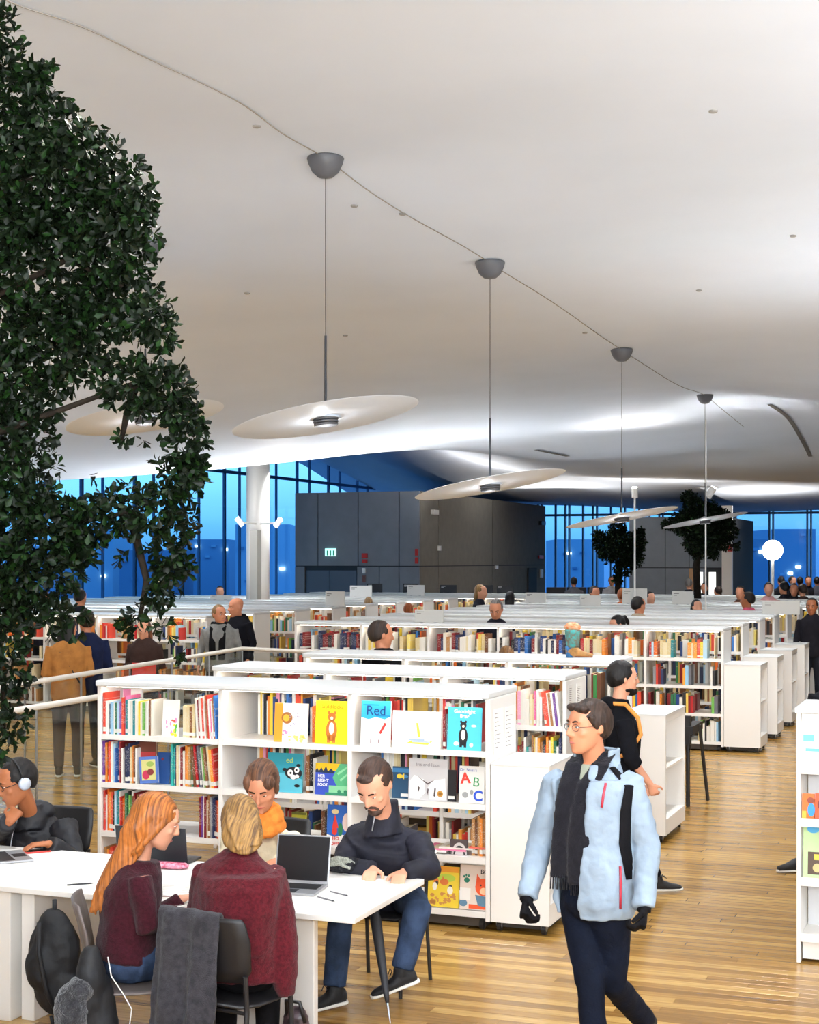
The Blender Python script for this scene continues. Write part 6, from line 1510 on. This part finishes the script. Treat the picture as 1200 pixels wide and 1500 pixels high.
root, base = body(J, 'bearded man in navy zip jacket seated at the table end looking down', None, SKIN1, .007, curl=(.4, .4)); eyes(J, root, base, '4A5A5E', 'B4665C', '2A1C14', .4)
q = MB(); hair_cap(q, J, .078, -.07, 1.08, side=-.012); q.ell(hp(J, .0, .06, .098), (.05, .03, .018), hM(J)); part(q, 'hair', strand_mat('hair_short_brown', '4A3328', '2A1C16'), root, base, .007, 2, .006, .02)
q = MB(); q.ell(hp(J, 0, .072, -.1), (.045, .038, .028), hM(J)); q.ell(hp(J, 0, .04, -.088), (.058, .052, .028), hM(J)); q.tube([hp(J, -.032, .088, -.075), hp(J, -.026, .098, -.052), hp(J, 0, .106, -.046), hp(J, .026, .098, -.052), hp(J, .032, .088, -.075)], [.009, .008, .0085, .008, .009], 8); part(q, 'beard', strand_mat('beard_brown', '4A3226', '2E1F18'), root, base, .006, 1, .003, .015)
NAVY = mat('jacket_navy', '10101F', .8, var=.3, vscale=9, bump=.6, bscale=16)
clothes_top(J, root, base, NAVY, 'jacket', .035, (.068, .074, .072, .066, .05), 1.08, -.12, .0095, .024, .08, .085)
sr = axes(J)[1]; fr_ = UP.cross(sr)
q = MB(); q.tube([J['neck'] + fr_ * .1 + UP * .05, J['neck'] + fr_ * .115 - UP * .0, J['neck'] + fr_ * .14 - UP * .06], .004, 6); part(q, 'zipper', STEEL, root, base)
q = MB(); q.ell(J['elL'].lerp(J['shL'], .55) - sr * .082, (.005, .01, .012)); part(q, 'badge', WHITE, root, base)
trousers(J, root, base, JEANS, .01, .014, 1.05, (.1, .098, .078, .07, .064)); shoes(J, root, base)

# --- woman with the orange scarf
J = jp(head=(384, 1151, 8.78), neck=(384, 1197, 8.95), chest=(384, 1250, 9.05), shR=(343, 1224, 9.1), shL=(424, 1228, 8.95), elR=(336, 1272, 8.95), elL=(436, 1276, 8.8), wrR=(366, 1274, 8.62), wrL=(410, 1276, 8.55), hipR=(366, 1300, 9.25), hipL=(404, 1300, 9.15),
       knR=(352, 1330, 8.8), anR=(352, 1440, 8.8), knL=(404, 1330, 8.75), anL=(404, 1440, 8.75))
for S in 'RL': J['kn' + S].z = .53; J['an' + S].z = .1; J['wr' + S].z = .77; J['hd' + S] = LD(-.3, -1); J['hip' + S].z = .56
J['look'] = LD(-.12, -.8, -.5); J['toeR'] = J['toeL'] = LD(-.3, -1); J['hs'] = 1.12
root, base = body(J, 'woman in cream coat and orange scarf bending over the table', None, SKIN2, .007, .9, curl=(.4, .4)); eyes(J, root, base, '4A3A2A', 'B85A50', '3A281C', .35)
q = MB(); hair_cap(q, J, .066, -.09, 1.13, side=-.05); q.ell(hp(J, -.05, .045, .06), (.036, .045, .045), hM(J)); q.ell(hp(J, .056, .04, .05), (.032, .045, .055), hM(J)); q.ell(hp(J, -.074, .0, -.01), (.016, .035, .045), hM(J)); q.ell(hp(J, .074, .0, -.01), (.016, .035, .045), hM(J)); q.ell(hp(J, 0, -.1, .02), (.04, .035, .045), hM(J)); part(q, 'hair', strand_mat('hair_chestnut', '6A4630', '38241A'), root, base, .007, 2, .005, .02)
CREAM = mat('coat_cream', 'EFE3C4', .9, var=.06, vscale=8, bump=.35, bscale=60)
clothes_top(J, root, base, CREAM, 'coat', .035, (.08, .072, .066, .06, .05), 1.1, -.12, .01, .02, .09)
sr = axes(J)[1]; fr_ = UP.cross(sr); nk = J['neck'] + UP * .0 + fr_ * .03
q = MB()
for dz, rr_, tt in ((-.03, .125, .04), (.02, .112, .042), (.065, .1, .034)):
    q.tube([nk + UP * (dz + .018 * math.cos(a)) + sr * (math.cos(a) * rr_) + fr_ * (math.sin(a) * rr_ * .95 + .01) - UP * (.03 * max(0, math.sin(a))) for a in [2 * PI * i / 20 + dz * 9 for i in range(21)]], tt, 8)
q.ell(nk + fr_ * .12 - UP * .07, (.06, .04, .05)); part(q, 'scarf', mat('scarf_orange', 'E08236', .9, var=.15, vscale=20, bump=.5, bscale=50), root, base, .009, 3, .012, .04)
q = MB(); q.tube([J['shR'] + UP * .075 + sr * -.02 + fr_ * .05, J['shR'] + UP * .082 - sr * .01 - fr_ * .02], [(.012, .02)] * 2, 8); part(q, 'bag_strap', BLACKM, root, base)
trousers(J, root, base, BLKC, .014, 0)
_w = (J['hipR'] + J['hipL']) / 2; chair((_w.x, _w.y + .03, 0), PI, 'black chair under the woman in the orange scarf')

# --- woman in the dark red cardigan, seen from behind
J = jp(head=(352, 1209, 7.2), neck=(351, 1249, 7.12), chest=(352, 1330, 7.0), shL=(306, 1278, 7.16), shR=(394, 1278, 7.04), elL=(292, 1350, 7.3), elR=(412, 1352, 7.12), wrL=(325, 1330, 7.72), wrR=(388, 1332, 7.6), hipL=(328, 1430, 7.12), hipR=(378, 1430, 7.02),
       knL=(330, 1430, 7.55), knR=(392, 1430, 7.45), anL=(330, 1560, 7.5), anR=(392, 1560, 7.4))
for S in 'RL': J['kn' + S].z = .53; J['an' + S].z = .1; J['wr' + S].z = .77; J['hd' + S] = LD(0, 1); J['hip' + S].z = .56
J['look'] = LD(-.15, .75, -.6); J['toeR'] = J['toeL'] = LD(0, 1); J['hs'] = 1.05
root, base = body(J, 'blond woman in dark red cardigan seen from behind at the table', None, SKIN1, .008, .9, curl=(.4, .4))
REDK = mat('knit_dark_red', '4E131B', .95, var=.3, vscale=70, bump=.6, bscale=160, sheen=.08)
def card(q):
    sr = axes(J)[1]; sr.z = 0; sr.normalize(); fr_ = UP.cross(sr); c0 = J['neck']
    q.loft([(c0 - fr_ * .02 + UP * .0, sr, fr_, .09, .07), (c0 - fr_ * .04 - UP * .055, sr, fr_, .17, .1), (c0 - fr_ * .05 - UP * .16, sr, fr_, .2, .13), (c0 - fr_ * .07 + sr * .0 - UP * .32, sr, fr_, .215, .15), (c0 - fr_ * .07 + sr * .01 - UP * .46, sr, fr_, .225, .16), (c0 - fr_ * .05 + sr * .02 - UP * .56, sr, fr_, .22, .15)], 24)
    q.tube([J['shR'] - UP * .0, J['shR'] + sr * .05 - UP * .16, J['shR'] + sr * .075 - UP * .34, J['shR'] + sr * .08 - UP * .5, J['shR'] + sr * .09 - UP * .56], [.06, .075, .07, .06, .04], 12)
    for i, (dx, dy) in enumerate(((.12, -.17), (.17, -.12), (.21, -.05), (-.14, -.16))):
        q.tube([c0 + sr * dx * .7 + fr_ * dy * .7 - UP * .1, c0 + sr * dx + fr_ * dy - UP * .32, c0 + sr * (dx + .01) + fr_ * dy - UP * .55], [.015, .028, .03], 8)
clothes_top(J, root, base, REDK, 'cardigan', .03, (.08, .075, .07, .065, .05), 1., -.05, .009, .018, .07, .02, extra=card)
q = MB(); hair_cap(q, J, .05, -.09, 1.12); r, f, u = head_frame(J)
q.loft([(hp(J, 0, -.04, .06), r, f, .082, .07), (hp(J, 0, -.055, -.02), r, f, .094, .06), (hp(J, 0, -.075, -.09), r, f, .098, .05), (hp(J, .0, -.085, -.14), r, f, .09, .04), (hp(J, .0, -.095, -.175), r, f, .06, .02), (hp(J, .005, -.105, -.2), r, f, .02, .01)], 18)
for i in range(7): x = -.06 + i * .02; q.tube([hp(J, x, -.1, .02), hp(J, x * 1.05, -.125, -.07), hp(J, x * .9 + .01, -.12, -.13), hp(J, x * .8 + .015, -.125, -.17 - RND.uniform(0, .03))], [.012, .012, .008, .003], 6)
q.tube([hp(J, .02, -.12, -.12), hp(J, -.02, -.14, -.16), hp(J, -.07, -.15, -.17)], [.006, .005, .002], 5)
part(q, 'hair', HBL, root, base, .007, 1, .006, .02)
trousers(J, root, base, BLKC, .014, 0)

# --- girl with long ginger hair, in profile
J = jp(head=(229, 1203, 7.28), neck=(206, 1246, 7.3), chest=(190, 1330, 7.28), shR=(205, 1284, 7.12), shL=(200, 1276, 7.46), elR=(216, 1356, 7.08), wrR=(258, 1344, 7.3), elL=(225, 1350, 7.55), wrL=(268, 1332, 7.6), hipR=(188, 1420, 7.16), hipL=(184, 1415, 7.34),
       knR=(262, 1424, 7.42), anR=(262, 1560, 7.42), knL=(255, 1418, 7.58), anL=(268, 1540, 7.62))
for S in 'RL': J['kn' + S].z = .54; J['an' + S].z = .1; J['wr' + S].z = .77; J['hd' + S] = LD(.9, .5); J['hip' + S].z = .56
J['look'] = LD(.92, .25, -.36); J['toeR'] = J['toeL'] = LD(.9, .4); J['hs'] = 1.02; J['nk'] = .82
root, base = body(J, 'girl with long ginger hair in maroon sweater, in profile at the table', None, SKIN1, .007, .88, curl=(.4, .4)); eyes(J, root, base, '4A5A5E', 'C4706A', '9A6A40', .5)
clothes_top(J, root, base, mat('knit_maroon', '361019', .95, var=.3, vscale=60, bump=.55, bscale=150, sheen=.08), 'sweater', .028, (.056, .06, .06, .052, .04), .95, -.02, .009, .018, .08, .0)
trousers(J, root, base, JEANS, .01, .012, 1., (.1, .098, .074, .066, .056))
q = MB(); hair_cap(q, J, .052, -.09, 1.13, side=-.04); r, f, u = head_frame(J)
bk = [J['head'] + (f * -.05 + u * .02), J['head'] + (f * -.085 - u * .06), J['head'] + LD(-.95, -.2) * .12 - UP * .11, J['head'] + LD(-.95, -.2) * .19 - UP * .21, J['head'] + LD(-.95, -.2) * .25 - UP * .31, J['head'] + LD(-.95, -.2) * .285 - UP * .4]
q.tube(bk, [(.09, .075), (.085, .06), (.07, .055), (.06, .045), (.045, .035), (.012, .01)], 16)
sd = LD(.2, -1)
for i in range(8):
    o_ = (i - 3.5) / 3.5; q.tube([b_ + sd * (.055 + .01 * math.sin(i * 2)) * (1 - k_ * .1) + LD(1, 0) * (o_ * (.06 - .006 * k_) + RND.uniform(-.006, .006)) + UP * (-.012 * k_ * RND.random()) for k_, b_ in enumerate(bk)], [.02, .018, .016, .014, .01, .003], 6)
q.tube([hp(J, .07, .03, .03), hp(J, .082, .0, -.03), hp(J, .08, -.03, -.1), hp(J, .07, -.06, -.17)], [.02, .02, .018, .006], 8)
part(q, 'hair', HG, root, base, .007, 1, .006, .015)

# --- man with headphones at the left
J = jp(head=(24, 1146, 9.2), neck=(44, 1190, 9.42), chest=(52, 1240, 9.5), shR=(6, 1212, 9.55), shL=(92, 1210, 9.35), elR=(-8, 1262, 9.3), wrR=(14, 1204, 9.1), elL=(108, 1262, 9.2), wrL=(70, 1262, 9.05), hipR=(34, 1290, 9.72), hipL=(74, 1290, 9.6),
       knR=(22, 1310, 9.2), anR=(22, 1420, 9.2), knL=(76, 1310, 9.15), anL=(76, 1420, 9.15))
for S in 'RL': J['kn' + S].z = .53; J['an' + S].z = .1; J['hip' + S].z = .56
J['wrL'].z = .77; J['hdL'] = LD(-.9, -.4); J['hdR'] = (LD(.1, .2) + UP * .9).normalized(); J['pnR'] = LD(0, 1); J['elR'].z = .78
J['look'] = LD(-.8, -.55, -.32); J['toeR'] = J['toeL'] = LD(-.3, -1); J['hs'] = 1.1
root, base = body(J, 'man in black jacket with white headphones and glasses at the left', None, SKIN3, .007, curl=(.4, 1.0)); eyes(J, root, base, '2A1C14', 'A05A4A', '1A120E')
q = MB(); hair_cap(q, J, .055, -.07, 1.1); part(q, 'hair', HD, root, base, .007, 2, .008, .03)
clothes_top(J, root, base, mat('jacket_black', '0E0E16', .6, var=.2, vscale=9, bump=.6, bscale=16), 'jacket', .04, (.09, .08, .075, .068, .055), 1.08, -.12, .01, .024, .08, .05, True)
q = MB(); q.tube([hp(J, .095 * math.cos(a), -.015, .03 + .1 * math.sin(a)) for a in [PI * i / 14 for i in range(15)]], [(.006, .012)] * 15, 8); hb = part(q, 'headphones', BLACKM, root, base)
for sx_ in (-1, 1):
    q = MB(); q.lathe([(.02, -.014), (.036, -.012), (.038, .004), (.03, .013), (.01, .015)], (0, 0, 0), 20, hM(J) @ Matrix.Rotation(sx_ * PI / 2, 4, 'Y')); q.v = [tuple(Vector(v) + hp(J, sx_ * .096, -.012, -.002)) for v in q.v]; part(q, 'ear_cup', mat('earcup_silver', 'C4CCDA', .35, .3), hb, base)
gl = MB()
for sx_ in (-1, 1):
    gl.tube([hp(J, sx_ * .033 + .024 * math.cos(t_), .1 - abs(sx_ * .033) * .1, .008 + .017 * math.sin(t_)) for t_ in [2 * PI * i / 14 for i in range(15)]], .0022, 5); gl.tube([hp(J, sx_ * .056, .094, .01), hp(J, sx_ * .08, .05, .012), hp(J, sx_ * .083, -.01, .01)], .002, 5)
part(gl, 'glasses', BLACKM, root, base)
sr = axes(J)[1]; fr_ = UP.cross(sr); q = MB(); q.tube([J['neck'] + fr_ * .1 - UP * .0, J['neck'] + fr_ * .16 - UP * .1, J['neck'] + fr_ * .185 - UP * .2, J['neck'] + fr_ * .18 - UP * .3], .004, 6); part(q, 'zipper', STEEL, root, base)
trousers(J, root, base, BLKC, .014, 0)
# ------------------------------------------------------------------ people farther off
def SN(px, Y):
    """snap a distance to the middle of the nearest walkway between rows"""
    yl = (px - 600) / FP * Y * ST + Y * CT
    if yl > 41: return Y
    yl = 20.8 + 1.64 * round((yl - 20.8) / 1.64); return atl(px, yl)
def HT(px, ytop, Y): return min(1.93, HC - (ytop - HY) * SN(px, Y) / FP)
def strap_across(m, d=1):
    def f(J, root, base):
        sr = axes(J)[1]; fr_ = UP.cross(sr); c = (J['shL'] + J['shR']) / 2
        q = MB(); q.tube([c + sr * .1 * d + UP * .05 + fr_ * .0, c + sr * .08 * d - fr_ * .12 - UP * .05, c - sr * .02 * d - fr_ * .14 - UP * .2, c - sr * .14 * d - fr_ * .12 - UP * .4], .009, 6); part(q, 'bag_strap', BLACKM, root, base)
    return f
extra_person('woman in tan coat with a thin dark strap, behind the glass railing', None, 'stand', 100, 17.3, 1.8, (-.15, 1), (.2, 1), 'A8713A', '3A3438', HD, SKIN1, 'fold', 'coat', vox=.014, style='long', o=.035, after=strap_across(None, -1))
extra_person('man in navy jacket standing right of the woman in tan coat', None, 'stand', 128, 18.0, 1.84, (-.5, .9), (-.3, .8), '18203E', '20242E', HB, SKIN2, 'fold', vox=.014, o=.03)
def scarf_dark(J, root, base):
    sr = axes(J)[1]; fr_ = UP.cross(sr); nk_ = J['neck']; M_ = Matrix((sr, fr_, UP)).transposed().to_4x4(); q = MB()
    for sx_ in (-1, 1): q.loft([(nk_ + M_ @ Vector((sx_ * .07, y, z)), sr, fr_, .055, .015) for y, z in ((.02, .05), (.11, -.05), (.16, -.25), (.165, -.5))], 10, .6)
    q.tube([nk_ + M_ @ Vector((.09 * math.cos(a), .09 * math.sin(a), .01)) for a in [2 * PI * i / 12 for i in range(13)]], .03, 8)
    part(q, 'scarf', BLKC, root, base, .014, 2)
extra_person('woman in grey coat with black scarf standing before the bookcase', None, 'stand', 322, 22.0, 1.78, (-.1, -1), (.5, -.6), '7C7C7A', '3A3A44', HBL, SKIN2, 'down', 'coat', vox=.014, style='short', o=.06, w_=1.12, after=scarf_dark, faceparts=True)
extra_person('bald man in black hooded jacket leaning to the woman in grey', None, 'stand', 353, 22.9, 1.86, (-.6, -.6), (-.8, -.4), '101017', '20202A', None, SKIN2, 'down', vox=.014, hood=True, o=.055, w_=1.1, lean=.06, faceparts=True)
def redbag(J, root, base):
    pass
extra_person('woman in dark coat behind the leaves, holding a red folder', None, 'stand', 212, 19.8, 1.66, (-.2, -1), None, '3A2A26', '2A2A36', strand_mat('hair_auburn', '7A4A30', '4A2C1C'), SKIN1, 'fold', 'coat', vox=.016, style='long', o=.03)
rf = W(211, 985, 19.4); tag(MB().box((-.17, -.01, -.12), (.17, .01, .12)).build('red_folder', mat('folder_red', 'D83A34', .5), loc=(rf.x, rf.y, rf.z)), 'bright red folder held by the woman behind the leaves', 'folder')
extra_person('man in black sweater seen from behind at the boot bookcase', None, 'stand', 562, 15.0, 1.83, (-.6, .7), (.95, .4), '0F0F12', '1E1E24', strand_mat('hair_darkbrown', '38281E', '1E1510'), SKIN2, 'down', 'sweater', vox=.014, o=.025)
extra_person('grey haired man in black jacket looking down behind a long row', None, 'stand', 727, atl(727, 20.8), 1.86, (-.1, -1), (-.25, -1), '201F28', '22242C', HGR, SKIN2, 'reach', vox=.014, o=.03, pitch=-.45, faceparts=True)
extra_person('woman with black ponytail bending behind the boot', None, 'stand', 905, atl(905, 20.8), 1.66, (-.2, -1), (-.9, -.3), 'D8544E', '22242C', HD, SKIN1, 'down', vox=.018, style='pony', pitch=-.5)
extra_person('man in dark cap and beige sweater among the long rows', None, 'stand', 935, atl(935, 24.1), 1.84, (.3, .9), (.8, .5), 'A89A84', '22242C', HD, SKIN2, 'down', 'sweater', vox=.018)
extra_person('short brown haired person half hidden behind the boot bookcase', None, 'stand', 742, atl(742, 14.6), 1.57, (.1, .9), None, '5A4A40', '22242C', strand_mat('hair_lightbrown', '8A6238', '5A3C22'), SKIN1, 'down', vox=.018)
extra_person('blond long haired woman in black before the black panels', None, 'stand', 702, SN(702, 30), HT(702, 858, 30), (.8, -.2), (.8, -.4), '1E1D24', '22242C', HBL, SKIN1, 'down', vox=.022, style='long')
extra_person('red haired reader whose head shows over a row by the grey plate', None, 'stand', 598, SN(598, 27), HT(598, 885, 27), (0, 1), None, '8A4A34', '22242C', strand_mat('hair_red', 'A85A30', '6A3418'), SKIN1, 'down', vox=.022)
extra_person('woman with white headband half hidden among the far rows', None, 'stand', 1020, SN(1020, 28), HT(1020, 880, 28), (.2, -1), (.3, -1), '8A8A8A', '22242C', HD, SKIN1, 'down', vox=.022, style='long')
extra_person('man in pink shirt seated among the rows at right', None, 'stand', 1097, SN(1097, 27.5), HT(1097, 869, 27.5), (-.4, .8), (-.8, .4), 'D8607A', '22242C', HD, SKIN3, 'down', 'shirt', vox=.02, w_=1.15)
extra_person('person in dark clothes at the right frame edge by the long row', None, 'stand', 1190, SN(1190, 25), HT(1190, 878, 25), (-.4, -.9), None, '201E24', '22242C', HD, SKIN3, 'down', vox=.02, faceparts=True)
extra_person('person in black coat standing behind the right display shelf', None, 'stand', 1235, 11.2, 1.8, (.1, 1), None, '17171B', '1C1C22', HD, SKIN1, 'down', 'coat', vox=.016, o=.04)
for i, (px, Y, H, top, hr_, lab) in enumerate((
    (747, 31, 868, '1E1D24', HD, 'person with dark hood between two white plates right of centre'), (870, 31, 860, '9A3A34', HB, 'person with face turned left under the round tree'), (911, 31, 864, 'A85A34', strand_mat('hair_ginger2', 'B0643A', '7A3E20'), 'ginger head showing over the rows right of the round tree'),
    (951, 31, 868, '1E1D24', HD, 'dark hooded head showing below the large tree'), (841, 44, 842, '5A5A60', HD, 'person at the black screens under the far window'), (896, 46, 838, 'C4C4C8', HD, 'person in white top at the black screens by the round tree'),
    (1009, 40, 846, '24262C', HGR, 'person in dark coat left of the lit doors'), (1032, 40, 855, '1C1E26', HD, 'person in black beside the post before the lit doors'), (1053, 38, 860, '2A2A2E', HB, 'person in dark top right of the lit doors'),
    (1126, 34, 853, 'D8A0A0', HD, 'woman with bun in pale pink left of the globe lamp post'), (1150, 34, 853, '1E1D24', HD, 'dark haired person just right of the globe lamp post'), (1163, 34, 856, '1C1B20', HD, 'long haired person in black, second right of the globe lamp'),
    (1177, 34, 857, '4A3A34', HB, 'person in brown top, third right of the globe lamp'), (1085, 32, 860, '6A4A3A', HD, 'person in brown left of the pink shirt man'), (1145, 46, 843, '24262C', HD, 'far seated person under the window by the globe lamp'), (1160, 46, 840, '1E1D24', HD, 'far dark person under the window, right of the globe'),
    (1172, 46, 846, '3A3430', HD, 'far person in brown under the right window'), (1184, 46, 845, '1E1D24', HD, 'far person in dark clothes under the right window edge'), (1197, 46, 846, '4A4A52', HD, 'far person cut by the right frame edge'),
    (65, 27, 868, '2A2A34', strand_mat('hair_orange', 'C8703A', '8A4420'), 'person with orange hair among the leaves at far left'), (116, 27, 852, '1E1E26', HD, 'tall person in black behind the leaves at left'), (322, 34, 860, '5A2A28', HD, 'person in dark red below the left window'),
    (540, 32, 876, '8A6A5A', strand_mat('hair_sand', 'B89468', '7A5A3C'), 'fair head showing over a far row left of the white plates'), (1001, 30, 872, '4A3A34', HB, 'small brown head showing over the rows below the lit doors'))):
    extra_person(lab, 'readers far off among the rows', 'stand', px, SN(px, Y), HT(px, H, Y), (RND.uniform(-.6, .6), -1 if i % 2 else 1), None, top, '22242C', hr_, SKIN2 if i % 3 else SKIN1, 'down', vox=.03, style='bun' if i == 9 else 'long' if i in (0, 3, 11) else 'short')
# black shoe of someone past the display shelf
s_ = W(1161, 1270, 12.0); e_ = empty('shoe', (s_.x, s_.y, 0), 0, 'black shoe with white sole showing beside the right display shelf', 'shoe')
q = MB(); q.loft([(LD(.8, .5) * 0 + LD(1, .2) * x + UP * z, LD(-.2, 1), UP, rw, rh) for x, z, rw, rh in ((-.12, .03, .025, .02), (-.05, .04, .042, .03), (.03, .06, .045, .05), (.1, .07, .042, .06), (.14, .06, .03, .05))], 12); q.build('upper', SHOEM, e_, True)
q = MB(); q.loft([(LD(1, .2) * x + UP * .012, LD(-.2, 1), UP, rw, .011) for x, rw in ((-.13, .02), (-.05, .045), (.04, .046), (.14, .035))], 12); q.build('sole', SOLE, e_, True)
